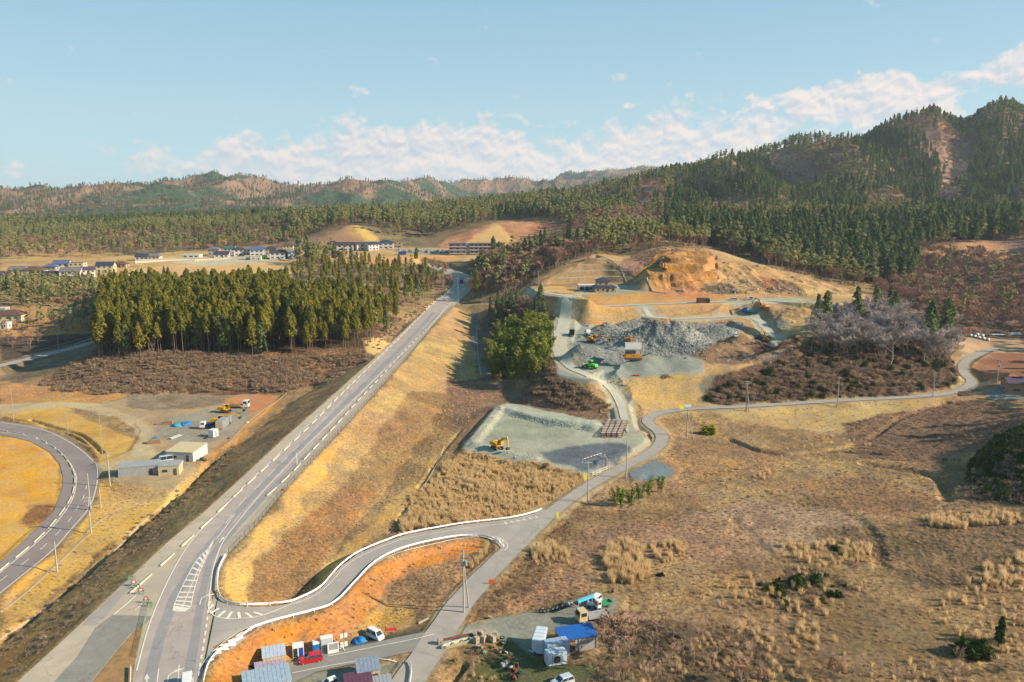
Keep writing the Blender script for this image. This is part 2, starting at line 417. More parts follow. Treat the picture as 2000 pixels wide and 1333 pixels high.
# quarry floor, roads, pads
q_floor = lambda x, y: np.interp(y, [280, 300, 320, 360, 400, 430], [11, 11.6, 12.4, 14, 15.6, 17.5])
floor_poly = deck_px([(1090,735),(1085,700),(1083,660),(1092,630),(1150,640),(1200,632),(1300,640),(1420,640),(1470,655),(1530,672),(1560,680),(1500,700),(1430,712),(1375,728),(1300,736),(1225,738),(1150,742)], q_floor, down=.75, up=1.1, pad=14)
qroad = Line([(1035,582,24),(1065,592,22.5),(1100,606,20.3),(1140,611,20),(1180,612,20.2),(1250,608,20.9),(1330,603,22.2),(1400,598,23.4),(1460,593,25),(1500,588,26.3),(1560,590,27),(1640,596,27)])
qroad_LR = band(qroad, [2.5,3.5,3.2,2.8,2.6,2.5,3,4], down=.8, up=.9, pad=12)
qroad2 = Line([(1110,606,19.9),(1104,622,18.6),(1098,645,16.0),(1094,670,14.6),(1096,695,13.3),(1115,718,12.1),(1150,735,11.3),(1180,750,8.6),(1200,768,6.2),(1212,790,3.8),(1218,815,2.0),(1226,850,1.2)])
qroad2_LR = band(qroad2, [4.5,4.5,5,5,4.5,5,3.6,2.8,2.4,2.2,2.2], down=.6, up=.45, pad=16)
qroad3 = Line([(1240,611,20.1),(1275,620,19.5),(1330,623,19.3),(1400,620,19.6),(1450,618,19.8),(1480,625,19),(1497,645,17),(1520,668,15.4)])
qroad3_LR = band(qroad3, [2.2,3,3.4,3.4,3.6,3.6,3.2,2.6], down=1.0, up=1.0, pad=10)
drive = Line([(895,597,14.3),(930,595,15.2),(985,590,17.6),(1020,583,21),(1040,582,23.6)])
drive_LR = band(drive, 1.7, down=.7, up=.7, pad=10)
house_pad = deck_px([(1035,560),(1080,556),(1180,553),(1270,556),(1345,566),(1420,574),(1290,581),(1150,585),(1060,577)], Zc(28.2), down=1.1, up=.9, pad=12)
terr1 = deck_px([(1140,592),(1290,588),(1420,584),(1560,579),(1660,582),(1690,592),(1600,594),(1480,589),(1400,592),(1300,597),(1170,602)], lambda x, y: np.interp(x, [40, 130, 200], [23.5, 26.2, 27.3]), down=1.1, up=1.1, pad=8)
# hillside benches above the house and the orange cut
def benches(poly_px, Yr, z0, step, hard=.8, amp=1.):
    m = region([Q(a, b, Yr[0]) for a, b in poly_px]+[Q(a, b, Yr[1]) for a, b in poly_px], 20)
    m &= (GY > Yr[0]) & (GY < Yr[1])
    x, y, h = GX[m], GY[m], HZ[m]
    px, py = project(x, y, h)
    ins = inpoly(px, py, poly_px)
    k = (h-z0)/step
    fl = np.floor(k); fr = k-fl
    hb = z0+step*(fl+smooth(1-hard, 1, fr))
    HZ[m] = np.where(ins, h+(hb-h)*amp, h)
benches([(1040,562),(1165,498),(1300,575),(1300,590),(1040,590)], (470, 560), 28.3, 3.6, .72)
top_cut = deck_px([(1262,528),(1300,524),(1380,524),(1400,530),(1330,536),(1270,536)], Zc(37.2), down=.9, up=3, pad=16)
mid_cut = deck_px([(1295,512),(1345,510),(1388,513),(1370,518),(1300,518)], Zc(41.2), down=1.6, up=2.5, pad=9)
top_cut2 = deck_px([(1300,500),(1340,498),(1392,500),(1380,504),(1310,504)], Zc(44.4), down=1.8, up=2, pad=8)
# gullied earth faces of the cut
def faces(poly_px, Yr, amp, sc, seed):
    m = (GY > Yr[0]) & (GY < Yr[1])
    x, y, h = GX[m], GY[m], HZ[m]
    px, py = project(x, y, h)
    ins = inpoly(px, py, poly_px).astype(float)
    HZ[m] = h+ins*amp*ridged(x/sc, y/(sc*1.8), 4, seed)
faces([(1400,512),(1500,520),(1640,560),(1690,578),(1560,578),(1420,572),(1330,575),(1300,560),(1290,540),(1400,535)], (430, 560), 1.5, 9, 5)
faces([(1235,742),(1400,730),(1500,712),(1600,700),(1450,790),(1250,798)], (270, 340), .8, 12, 6)
benches([(1262,545),(1285,488),(1330,484),(1398,490),(1404,545),(1330,566)], (450, 565), 37.2, 4.3, .8)
faces([(1262,530),(1285,490),(1330,486),(1396,492),(1402,540),(1330,570),(1280,560)], (440, 560), .6, 5, 15)
# gravel pad below the quarry, with its bunds
pad_poly = deck_px([(905,876),(945,825),(968,795),(985,790),(1160,822),(1175,835),(1230,838),(1262,845),(1275,880),(1200,915),(1170,932),(1145,925),(1060,905),(915,882)], Zc(1.9), down=.5, up=.5, pad=10)
apron2 = deck_px([(1230,915),(1290,890),(1325,915),(1310,932),(1240,938)], Zc(.75), down=.3, up=.3, pad=8)
scrap_poly = deck_px([(890,1225),(960,1212),(1060,1195),(1150,1165),(1215,1165),(1205,1200),(1150,1240),(1140,1333),(1020,1333),(960,1270),(880,1250)], Zc(.45), down=.4, up=.4, pad=6)
# piles: (px, py of foot centre, height, radius, z_floor-agnostic)
def pile(px, py, h, r, stretch=(1, 1), rot=0, rough=.5, sc=2., Yv=None):
    c = G(px, py) if Yv is None else Q(px, py, Yv)
    R_ = r*max(stretch)*1.3
    m = (np.abs(GX-c.x) < R_) & (np.abs(GY-c.y) < R_)
    x, y = GX[m]-c.x, GY[m]-c.y
    ca, sa = math.cos(rot), math.sin(rot)
    u, v = (x*ca+y*sa)/stretch[0], (-x*sa+y*ca)/stretch[1]
    d = np.hypot(u, v)*(1+.16*fbm(GX[m]/(r*.5), GY[m]/(r*.5), 2, 8))
    k = np.clip(1-d/r, 0, 1)
    hh = h*np.where(k > .82, .82+(k-.82)*.6, k)*1.1
    hh = hh+rough*fbm(GX[m]/sc, GY[m]/sc, 3, 5)*smooth(0, .12, k)
    HZ[m] = HZ[m]+np.maximum(hh, 0)
    return c
pile(1312,722,12.5,15.5,(1.45,.95),0.05,.12)           # smooth grey cone at the rim
pile(1225,730,3.0,8,(1.5,.8),.3,.12)
pile(1133,705,5.2,8.5,(1.1,1),0,.3)                 # blue-grey gravel by the bend
pile(1175,702,4.4,10,(1.6,.9),0,.35)
pile(1185,650,5.0,9,(1.2,.9),0,.4)
pile(1270,668,7.0,17,(1.6,1),0,.8,3)             # quarried rock bank
pile(1330,662,6.5,15,(1.3,1),0,.8,3)
pile(1230,640,3.5,9,(1.4,.8),0,.5,2.5)
pile(1400,650,3.6,10,(1.6,.8),0,.6)
pile(1448,678,6.2,11,(1.2,1),0,.3)                  # brown earth heap
pile(1400,690,4.2,12,(1.6,.9),0,.5)
pile(1520,690,3.5,12,(1.6,.8),.4,.7)
pile(1560,672,4.0,10,(1.3,.7),.6,.4)
pile(1665,622,4.5,9.5,(1.2,1),0,.3)
pile(1525,630,3.0,6,(1.2,1),0,.3)
pile(1490,612,2.2,6,(1.5,.7),0,.5)
pile(1590,592,1.0,4,(1.5,1),0,.1)
pile(1560,610,1.8,9,(1.6,.8),0,.6)
pile(1280,636,2.5,8,(2,.6),0,.8)
# bunds round the gravel pad, spoil on it
def bund(pts, h, w, rough=.15):
    ln = [G(a, b) for a, b in pts]
    poly = ln
    m = region(poly, w+3)
    d, _ = segdist(GX[m], GY[m], ln)
    HZ[m] += h*smooth(w, w*.25, d)*(1+rough*fbm(GX[m]/2, GY[m]/2, 3, 2))
bund([(985,800),(1060,820),(1150,832),(1165,840)], 1.3, 5)
bund([(972,800),(945,838),(925,862)], .9, 3.2)
bund([(930,872),(1000,890),(1040,897)], .7, 3.5)
pile(1200,905,1.6,5,(1.5,.7),0,.5,1.)
pile(1300,790,.1,4)
# ditches and low banks in the fields
def ditch(pts, dep, w):
    ln = catmull([G(a, b) for a, b in pts], 4)
    m = region(ln, w+3)
    d, _ = segdist(GX[m], GY[m], ln)
    HZ[m] -= dep*smooth(w, w*.2, d)*(1+.2*fbm(GX[m]/3, GY[m]/3, 2, 12))
ditch([(900,1300),(870,1340)], 1.2, 1.6)
ditch([(985,1120),(1000,1090),(1030,1060),(1100,1020)], .9, 1.6)
ditch([(1265,930),(1200,1010)], .3, 2)
ditch([(1425,858),(1480,880),(1545,892)], 1.2, 2.2)
ditch([(1545,892),(1640,875),(1700,855),(1760,815),(1850,785)], 1.0, 2)
ditch([(1690,905),(1760,915),(1830,930),(1850,975)], 1.3, 2.6)
ditch([(1560,985),(1640,998),(1690,1025),(1712,1070),(1720,1110)], .6, 2.6)
ditch([(1430,1010),(1480,1060),(1500,1080)], .25, 2.2)
ditch([(1265,845),(1275,870),(1250,890),(1225,905)], 1.2, 1.1)
ditch([(60,820),(110,835),(160,850),(200,885)], .9, 1.0)
ditch([(0,815),(60,825),(120,842),(180,872)], .7, 1.0)
ditch([(450,870),(330,985),(250,1050),(160,1130),(60,1210),(0,1250)], .9, 1.6)
ditch([(935,640),(935,700),(935,730)], .4, 1.4)
ditch([(760,1040),(820,950),(860,890),(900,840)], .4, .8)
band(low_line, LOW_W, down=.4, up=.5, pad=10)
# ================================================================ GROUND: zones of soil, grass, gravel
PX, PY = project(GX, GY, HZ)
_wx = (fbm(GX/6, GY/6, 3, 41)*1.6+fbm(GX/25, GY/25, 3, 45)*1.8)*np.clip(6*300/np.maximum(GY, 80), 1, 10)
_wy = (fbm(GX/6+50, GY/6, 3, 43)*1.6+fbm(GX/25+9, GY/25, 3, 47)*1.8)*np.clip(3*300/np.maximum(GY, 80), .6, 5)
PXn, PYn = PX+_wx, PY+_wy
n_big = fbm(GX/40, GY/40, 4, 51); n_mid = fbm(GX/9, GY/9, 4, 52); n_fine = fbm(GX/2.2, GY/2.2, 3, 53)
t0 = np.clip(.5+.9*n_mid+.5*n_fine, 0, 1)
def col3(c): return np.array(c)[None, None, :]
slope_n = None
COLR = np.empty(GX.shape+(3,)); BUMP = np.full(GX.shape, 1.0)
def paint(mask_soft, ca, cb, bump=None, t=None):
    tt = (t0 if t is None else t)[..., None]
    c = col3(ca)*(1-tt)+col3(cb)*tt
    k = mask_soft[..., None]
    global COLR, BUMP
    COLR = COLR*(1-k)+c*k
    if bump is not None: BUMP = BUMP*(1-mask_soft)+bump*mask_soft
# defaults: dry grassland near, woodland floor far
nearc = (GY < 600)
COLR[:] = col3(A(176, 142, 100))*(1-t0[..., None])+col3(A(138, 108, 76))*t0[..., None]
fr = smooth(480, 640, GY)
paint(fr, A(150, 122, 92), A(104, 96, 68))
vf = smooth(1150, 1500, GY-1.6*np.maximum(GX+20, 0)*(GY < 2400))
tfar = smooth(-.1, .12, fbm(GX/160, GY/200, 4, 61)+.15*n_mid)
paint(vf, A(170, 134, 110, .45), A(84, 106, 74, .4), 1.5, tfar)
ZONES = [
 # (polygon px, (ymin, ymax), colour a, colour b, bump)
 # village plateau grass & lots
 ([(0,470),(120,478),(260,500),(420,486),(560,476),(760,482),(900,486),(1000,490),(1000,505),(860,515),(760,512),(620,508),(590,530),(300,560),(0,570)], (540, 900), A(214,172,112), A(180,140,90), .5),
 ([(0,468),(30,468),(55,475),(50,490),(0,492)], (600, 1000), A(200,165,100), A(180,150,90), .5),
 ([(590,478),(640,462),(680,442),(700,440),(722,452),(750,474),(700,480)], (700, 960), A(206,156,100), A(176,134,88), .5),
 ([(690,440),(712,447),(748,476),(716,476)], (700, 960), A(228,178,96), A(214,168,96), .2),
 ([(850,486),(870,466),(930,446),(985,430),(1050,432),(1105,446),(1060,470),(1000,484)], (700, 950), A(200,146,104), A(168,112,80), 1.2),
 ([(905,476),(962,438),(985,452),(1005,476)], (700, 950), A(214,176,112), A(200,160,100), .2),
 ([(962,438),(972,437),(1010,476),(1000,477)], (700, 950), A(228,180,112), A(220,172,108), .2),
 ([(240,530),(330,518),(560,508),(600,520),(560,545),(400,545),(260,560)], (540, 900), A(222,176,120), A(206,164,112), .3),
 ([(330,512),(440,496),(580,500),(520,512),(400,520)], (600, 900), A(206,190,160), A(196,176,146), .2),
 ([(600,505),(860,497),(900,505),(860,520),(700,520)], (600, 900), A(222,160,104), A(200,140,92), .4),
 ([(770,486),(880,486),(880,497),(780,497)], (600, 900), A(176,160,140), A(160,146,126), .2),
 # left middle: slopes near the far highway
 ([(0,600),(120,600),(210,640),(190,665),(60,680),(0,690)], (380, 560), A(196,148,92), A(170,124,80), .8),
 ([(0,690),(200,655),(215,668),(150,710),(60,740),(0,760)], (290, 440), A(150,130,104), A(116,96,76), .7),
 ([(0,660),(190,650),(200,660),(0,705)], (340, 440), A(104,84,70), A(84,70,56), 1),
 # cedar mound: brown scrub
 ([(80,745),(130,715),(200,672),(420,682),(640,680),(720,660),(760,640),(720,700),(640,750),(560,770),(400,772),(200,772),(100,760)], (280, 430), A(150,112,84), A(104,76,60), 1.6),
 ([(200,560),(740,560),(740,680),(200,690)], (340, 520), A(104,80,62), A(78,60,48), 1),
 ([(704,662),(735,658),(765,672),(735,697),(716,690)], (300, 400), A(204,170,112), A(190,156,100), .3),
 ([(560,765),(640,740),(722,697),(745,690),(700,720),(560,850),(440,940),(330,1040),(240,1120),(250,1080),(400,930),(520,800)], (140, 340), A(170,136,94), A(140,110,78), .9),
 # bank left of the main road: mown strip and track
 ([(535,780),(545,790),(430,900),(300,1020),(180,1130),(60,1260),(0,1320),(0,1260),(120,1150),(250,1020),(330,960),(440,870)], (118, 320), A(206,152,84), A(176,124,66), .5),
 ([(430,905),(445,912),(340,1010),(255,1095),(120,1240),(30,1333),(0,1333),(0,1325),(160,1150),(300,1020)], (110, 300), A(176,138,92), A(138,108,74), .9),
 ([(0,1240),(160,1115),(250,1035),(330,970),(450,870),(470,880),(350,990),(240,1080),(150,1160),(0,1290)], (115, 300), A(170,132,86), A(128,102,70), 1.0),
 # inner field of the left highway
 ([(-60,845),(60,862),(98,884),(118,912),(122,955),(100,1005),(60,1050),(0,1105),(-60,1140)], (150, 290), A(228,170,78), A(214,154,70), .25),
 ([(-60,970),(30,972),(60,990),(30,1015),(-60,1020)], (150, 250), A(238,180,84), A(232,172,78), .2),
 ([(50,995),(110,985),(100,1010),(60,1030),(50,1010)], (150, 250), A(176,120,74), A(150,104,66), .9),
 # verge right of left highway, yard
 ([(0,790),(130,800),(200,830),(260,860),(250,900),(200,905),(188,890),(160,860),(120,842),(60,825),(0,815)], (180, 330), A(218,172,92), A(194,148,80), .5),
 ([(150,1040),(190,975),(200,930),(260,960),(350,950),(340,985),(230,1050),(140,1130),(0,1260),(0,1170),(110,1085)], (118, 260), A(222,172,88), A(202,154,80), .45),
 ([(235,950),(345,943),(340,968),(250,995),(205,1020),(200,960)], (180, 260), A(210,166,112), A(188,142,92), .6),
 ([(0,745),(120,752),(250,775),(170,795),(60,792),(0,785)], (260, 340), A(206,154,92), A(180,132,82), .8),
 ([(170,795),(250,778),(400,770),(545,775),(515,805),(440,872),(400,888),(330,955),(220,945),(190,905),(260,880),(282,840),(250,810)], (200, 340), A(190,160,124), A(170,142,110), .35),
 ([(250,770),(400,768),(460,775),(440,790),(330,800),(250,795)], (240, 340), A(160,140,118), A(134,112,90), .9),
 ([(440,778),(545,775),(520,800),(480,815),(450,800)], (240, 330), A(206,144,96), A(196,130,84), .4),
 ([(480,815),(500,812),(420,890),(290,905),(285,895),(400,880),(440,850)], (200, 320), A(204,144,84), A(184,126,76), .5),
 ([(300,845),(330,812),(400,800),(470,800),(500,800),(470,840),(420,868),(330,862)], (200, 320), A(170,158,140), A(146,134,118), .3),
 ([(-10,788),(60,785),(150,787),(220,795),(270,812),(300,840),(290,870),(300,885),(290,900),(200,918),(190,905),(250,890),(268,860),(265,835),(230,812),(150,800),(60,800),(-10,808)], (200, 330), A(204,178,140), A(188,160,124), .2),
 ([(190,902),(330,885),(400,868),(440,850),(420,885),(350,900),(240,915),(192,920)], (190, 300), A(196,170,132), A(178,152,116), .25),
 # right bank of the main road and the field strips
 ([(885,600),(920,602),(935,640),(935,700),(930,740),(900,765),(860,800),(820,870),(800,900),(700,960),(620,1020),(560,1080),(500,1130),(440,1170),(432,1120),(470,1060),(550,968),(660,850),(794,703)], (120, 560), A(196,158,104), A(168,134,90), .8),
 ([(795,760),(890,770),(900,830),(850,860),(740,970),(670,1040),(560,1120),(470,1150),(560,1060),(700,920)], (140, 330), A(168,132,88), A(138,104,72), 1.0),
 ([(430,1112),(470,1065),(550,975),(640,880),(680,860),(640,930),(560,1010),(500,1080),(475,1130),(470,1190),(437,1180),(427,1150)], (120, 260), A(222,172,96), A(200,152,86), .6),
 ([(480,1100),(600,1000),(690,950),(740,960),(640,1080),(600,1160),(560,1180),(480,1180)], (120, 230), A(170,124,80), A(138,104,72), 1.0),
 ([(580,1170),(660,1080),(760,990),(830,930),(870,850),(850,905),(790,1000),(720,1060),(640,1120),(600,1170)], (120, 260), A(206,164,96), A(186,146,88), .7),
 ([(625,1145),(660,1105),(700,1075),(720,1068),(700,1088),(650,1130),(630,1155)], (120, 200), A(96,76,60), A(80,64,52), .8),
 ([(905,880),(1060,908),(1150,930),(1140,950),(1050,985),(960,1020),(800,1042),(770,1050),(800,990),(860,920)], (150, 260), A(214,176,116), A(192,152,98), .6),
 ([(900,1000),(1060,990),(1000,1012),(880,1028),(780,1046),(800,1020)], (150, 200), A(190,150,112), A(158,122,92), 1.1),
 # orange slopes inside the ramp loop
 ([(400,1345),(415,1310),(440,1280),(480,1250),(520,1228),(600,1206),(660,1182),(692,1150),(728,1112),(765,1090),(850,1062),(940,1054),(965,1062),(930,1085),(860,1100),(800,1118),(760,1150),(720,1200),(680,1240),(620,1262),(560,1290),(490,1345)], (100, 200), A(218,144,72), A(188,122,64), .65),
 ([(680,1240),(720,1200),(752,1182),(820,1190),(815,1212),(760,1240),(700,1262)], (100, 180), A(206,158,86), A(178,136,80), .7),
 ([(760,1150),(800,1118),(860,1100),(935,1080),(975,1075),(900,1170),(860,1215),(820,1210),(810,1185),(752,1180)], (110, 190), A(176,138,100), A(128,100,76), 1.2),
 # verges of the lower road
 ([(600,1200),(560,1290),(700,1240),(830,1220),(850,1250),(700,1300),(560,1340)], (100, 170), A(120,110,92), A(96,86,70), .5),
 ([(1000,1105),(1050,1050),(1110,1010),(1130,1030),(1050,1130),(960,1210),(890,1225),(900,1205)], (110, 190), A(168,132,88), A(120,92,66), 1.2),
 # fields right of the lower road
 ([(1060,1120),(1140,1050),(1240,1045),(1300,1060),(1240,1110),(1150,1150),(1000,1200),(960,1205)], (120, 190), A(184,140,106), A(150,112,86), 1.2),
 ([(1330,1010),(1440,985),(1560,985),(1640,1000),(1690,1040),(1700,1070),(1600,1090),(1460,1085),(1330,1050)], (130, 220), A(180,146,120), A(150,120,98), .9),
 ([(1150,1030),(1330,1010),(1430,1010),(1500,1090),(1400,1100),(1250,1090),(1100,1090)], (130, 200), A(178,140,108), A(146,112,88), 1.1),
 ([(1300,805),(1450,798),(1650,787),(1860,775),(1800,800),(1740,830),(1600,845),(1480,835),(1400,810)], (200, 400), A(196,164,108), A(176,142,98), .5),
 ([(1300,860),(1430,870),(1540,895),(1500,930),(1380,930),(1300,920)], (180, 290), A(184,140,98), A(150,112,82), 1.1),
 ([(1640,830),(1900,780),(2000,800),(2000,880),(1900,880),(1800,900),(1680,900)], (180, 400), A(146,112,88), A(116,86,70), 1.2),
 ([(1480,950),(1640,930),(1800,960),(1840,1010),(1700,1010),(1600,980)], (150, 250), A(172,130,92), A(136,104,76), 1.1),
 ([(1560,1040),(2000,1000),(2000,1150),(1800,1150),(1700,1100)], (130, 220), A(150,118,88), A(110,88,68), 1.3),
 ([(1560,1180),(1750,1170),(1870,1240),(1850,1300),(1600,1333),(1500,1290)], (100, 160), A(150,120,84), A(124,98,70), .8),
 ([(1880,940),(1900,890),(1960,850),(2010,840),(2010,990),(1900,975)], (120, 280), A(100,80,58), A(76,60,46), 1.3),
 ([(1210,1250),(1300,1200),(1500,1240),(1500,1340),(1100,1340),(1120,1290)], (100, 150), A(130,108,78), A(96,78,56), 1.2),
 ([(905,1345),(930,1290),(1000,1265),(1020,1300),(1150,1300),(1160,1345)], (100, 150), A(110,112,60), A(96,90,56), .7),
 ([(980,1000),(1060,975),(1150,935),(1180,925),(1120,965),(1060,1000),(1000,1012)], (150, 230), A(190,160,108), A(170,136,92), .8),
 # track through the bamboo hollow
 ([(916,610),(928,612),(935,660),(948,700),(958,735),(944,735),(930,700),(920,660)], (280, 520), A(138,132,120), A(126,116,104), .3),
 ([(870,745),(960,740),(1100,770),(1220,800),(1220,830),(1160,830),(985,790),(940,830),(905,880),(880,830)], (230, 350), A(160,124,96), A(122,94,74), 1.1),
 ([(1040,740),(1070,700),(1090,695),(1110,735),(1160,770),(1205,800),(1180,805),(1090,790),(1030,770)], (270, 360), A(120,88,70), A(92,68,56), 1.5),
 ([(990,590),(1040,600),(1085,620),(1085,680),(1070,700),(1040,740),(960,740),(930,690),(940,620)], (290, 520), A(134,110,90), A(110,88,72), 1.0),
 ([(1075,618),(1098,615),(1085,650),(1083,690),(1070,700),(1072,660)], (300, 450), A(138,128,110), A(120,108,92), .5),
 # quarry: soil everywhere first, then rock and gravel
 ([(1020,575),(1050,545),(1100,518),(1160,495),(1200,492),(1260,500),(1290,485),(1395,488),(1500,520),(1600,552),(1700,575),(1700,620),(1690,640),(1600,655),(1500,710),(1390,740),(1370,795),(1232,803),(1215,760),(1120,735),(1083,700),(1090,620),(1040,590)], (270, 560), A(196,158,110), A(174,136,94), .7),
 ([(1040,562),(1100,522),(1165,500),(1210,510),(1300,565),(1290,576),(1180,557),(1080,560)], (460, 560), A(170,138,96), A(142,118,88), .6),
 ([(1230,500),(1290,485),(1330,488),(1260,530),(1255,545),(1200,520)], (480, 570), A(164,124,106), A(128,96,84), 1.2),
 ([(1255,520),(1290,488),(1392,494),(1400,530),(1400,560),(1330,580),(1290,560),(1240,540)], (440, 560), A(208,150,86), A(160,108,62), 1.1),
 ([(1270,532),(1290,523),(1380,523),(1400,532)], (480, 560), A(208,160,96), A(192,144,86), .3),
 ([(1140,580),(1280,575),(1420,570),(1420,592),(1280,602),(1170,610),(1130,600)], (400, 480), A(216,164,102), A(200,148,92), .3),
 ([(1240,565),(1290,550),(1330,560),(1400,580),(1280,582)], (430, 500), A(210,150,98), A(196,138,92), .5),
 ([(1160,555),(1220,558),(1280,568),(1200,575),(1130,572)], (440, 500), A(170,166,150), A(156,150,136), .2),
 ([(1040,562),(1100,558),(1120,570),(1060,572)], (440, 500), A(222,170,104), A(210,158,96), .3),
 ([(1020,580),(1060,570),(1130,575),(1150,580),(1130,600),(1080,590)], (420, 500), A(140,124,100), A(128,110,88), .5),
 ([(1400,512),(1500,525),(1560,545),(1640,572),(1560,575),(1500,572),(1400,560)], (430, 560), A(206,164,108), A(182,140,90), .7),
 ([(1370,555),(1430,555),(1440,575),(1380,575)], (430, 500), A(146,120,88), A(120,96,72), 1.2),
 ([(1480,535),(1530,555),(1510,575),(1490,562)], (430, 520), A(184,124,72), A(150,100,62), 1.2),
 ([(1515,545),(1560,555),(1570,575),(1520,572)], (430, 520), A(158,120,88), A(130,98,72), 1.2),
 ([(1130,635),(1180,628),(1180,640),(1135,642)], (350, 430), A(214,146,84), A(196,130,74), .4),
 ([(1092,735),(1083,690),(1090,625),(1120,632),(1160,640),(1200,640),(1300,640),(1380,650),(1370,690),(1380,730),(1300,737),(1225,738),(1160,745),(1140,745)], (280, 420), A(158,158,148), A(144,142,132), .35),
 ([(1110,700),(1115,670),(1145,662),(1180,675),(1240,690),(1215,715),(1160,712),(1130,718)], (290, 400), A(138,138,136), A(118,118,118), 1.0),
 ([(1150,660),(1180,632),(1215,640),(1230,665),(1180,672)], (300, 420), A(140,144,140), A(112,114,112), 1.4),
 ([(1195,640),(1240,624),(1300,630),(1370,628),(1420,640),(1400,660),(1370,690),(1310,700),(1260,690),(1225,670)], (300, 430), A(172,170,162), A(122,122,120), 1.6),
 ([(1395,630),(1450,628),(1460,645),(1400,665),(1370,660)], (330, 430), A(156,162,160), A(112,116,116), 1.8),
 ([(1190,735),(1230,705),(1265,690),(1310,680),(1345,690),(1378,715),(1350,728),(1300,733),(1230,738)], (270, 350), A(142,144,134), A(132,134,126), .25),
 ([(1340,690),(1400,672),(1445,655),(1480,665),(1520,690),(1500,705),(1440,715),(1380,712)], (280, 400), A(156,124,92), A(132,104,78), .7),
 ([(1460,680),(1520,670),(1560,655),(1565,660),(1540,680),(1480,695)], (280, 420), A(92,68,54), A(78,58,48), .8),
 ([(1636,628),(1655,610),(1668,604),(1700,625),(1690,628)], (360, 470), A(136,138,140), A(120,122,126), .6),
 ([(1500,640),(1520,618),(1540,632),(1525,645)], (340, 460), A(138,136,130), A(122,120,114), .8),
 ([(1490,700),(1530,685),(1560,680),(1540,700),(1500,705)], (280, 380), A(150,146,140), A(122,116,112), 1.4),
 ([(1450,585),(1560,583),(1590,590),(1500,594)], (400, 480), A(184,176,154), A(176,166,144), .2),
 ([(1340,740),(1400,735),(1420,760),(1370,790),(1345,780)], (270, 340), A(136,130,104), A(120,114,92), .5),
 ([(1230,736),(1380,735),(1360,792),(1236,800)], (270, 330), A(192,154,100), A(172,138,92), .6),
 # gravel pad
 ([(903,878),(945,825),(968,793),(990,788),(1165,822),(1235,838),(1262,845),(1290,880),(1200,920),(1145,928),(1060,905)], (200, 320), A(180,176,156), A(162,158,142), .35),
 ([(968,795),(990,788),(1160,820),(1175,832),(1150,838),(1060,825),(990,806)], (240, 320), A(186,184,164), A(172,172,154), .3),
 ([(955,835),(1000,822),(1100,832),(1130,845),(1060,860),(960,862)], (220, 300), A(172,170,146), A(150,150,130), .2),
 ([(905,872),(930,866),(1040,890),(1030,903),(915,882)], (210, 280), A(172,172,156), A(160,162,148), .3),
 ([(1000,805),(1060,818),(1120,832),(1110,838),(1050,828),(1000,815)], (240, 320), A(128,140,134), A(104,116,110), 1.6),
 ([(1050,880),(1130,865),(1220,862),(1240,885),(1200,905),(1140,918),(1080,900)], (200, 290), A(112,118,126), A(92,98,106), .5),
 ([(1180,890),(1210,878),(1218,890),(1200,905)], (200, 280), A(100,106,112), A(84,90,96), 1.2),
 ([(1230,915),(1285,900),(1325,917),(1310,935),(1240,940)], (170, 260), A(128,136,142), A(116,124,130), .3),
 ([(1140,935),(1200,915),(1210,925),(1150,955)], (180, 240), A(164,166,160), A(150,150,142), .2),
 # scrap yard in front
 ([(890,1228),(960,1214),(1060,1197),(1140,1168),(1215,1170),(1200,1205),(1150,1225),(1060,1240),(1045,1290),(1000,1290),(975,1245),(900,1240)], (100, 180), A(150,148,136), A(134,130,118), .35),
 ([(885,1250),(895,1228),(960,1225),(975,1245),(900,1258)], (100, 160), A(176,164,146), A(166,154,136), .15),
 ([(960,1260),(1000,1250),(1040,1290),(1140,1300),(1130,1345),(1010,1345),(975,1300)], (100, 160), A(104,98,76), A(88,96,52), .6),
 ([(560,1320),(700,1296),(800,1285),(770,1345),(540,1345)], (95, 150), A(150,144,128), A(130,124,108), .35),
 # old road and patches at bottom left
 ([(1790,252),(1830,262),(1905,300),(1895,350),(1840,400),(1805,398),(1838,340),(1790,290)], (800, 1500), A(206,160,140), A(170,128,108), 1),
 ([(1250,362),(1300,360),(1262,430),(1232,420)], (700, 1200), A(200,154,128), A(160,120,98), 1),
 ([(1500,302),(1590,300),(1580,345),(1520,342)], (700, 1400), A(200,150,124), A(160,120,98), 1),
 ([(1350,402),(1480,392),(1500,420),(1400,432)], (700, 1200), A(196,152,122), A(160,120,98), 1),
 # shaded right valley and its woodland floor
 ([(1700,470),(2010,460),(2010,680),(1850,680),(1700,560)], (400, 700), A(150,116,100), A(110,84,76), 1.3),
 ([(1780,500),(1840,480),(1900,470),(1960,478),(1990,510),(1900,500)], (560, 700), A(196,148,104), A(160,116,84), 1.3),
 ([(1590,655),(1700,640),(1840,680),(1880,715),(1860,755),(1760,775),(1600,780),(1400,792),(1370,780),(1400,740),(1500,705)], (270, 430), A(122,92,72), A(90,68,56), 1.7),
 ([(1870,668),(1900,655),(1990,660),(2010,690),(1950,692),(1880,690)], (330, 460), A(190,156,120), A(168,134,104), .4),
 ([(1900,712),(1945,692),(2010,690),(2010,760),(1960,745),(1905,735)], (300, 430), A(160,110,78), A(138,92,68), .5),
 ([(1925,765),(1975,750),(2010,755),(2010,785),(1940,778)], (280, 380), A(146,146,140), A(132,132,126), .3),
 ([(1880,640),(1900,635),(1920,650),(1890,650)], (380, 500), A(176,96,56), A(150,80,48), .6),
]
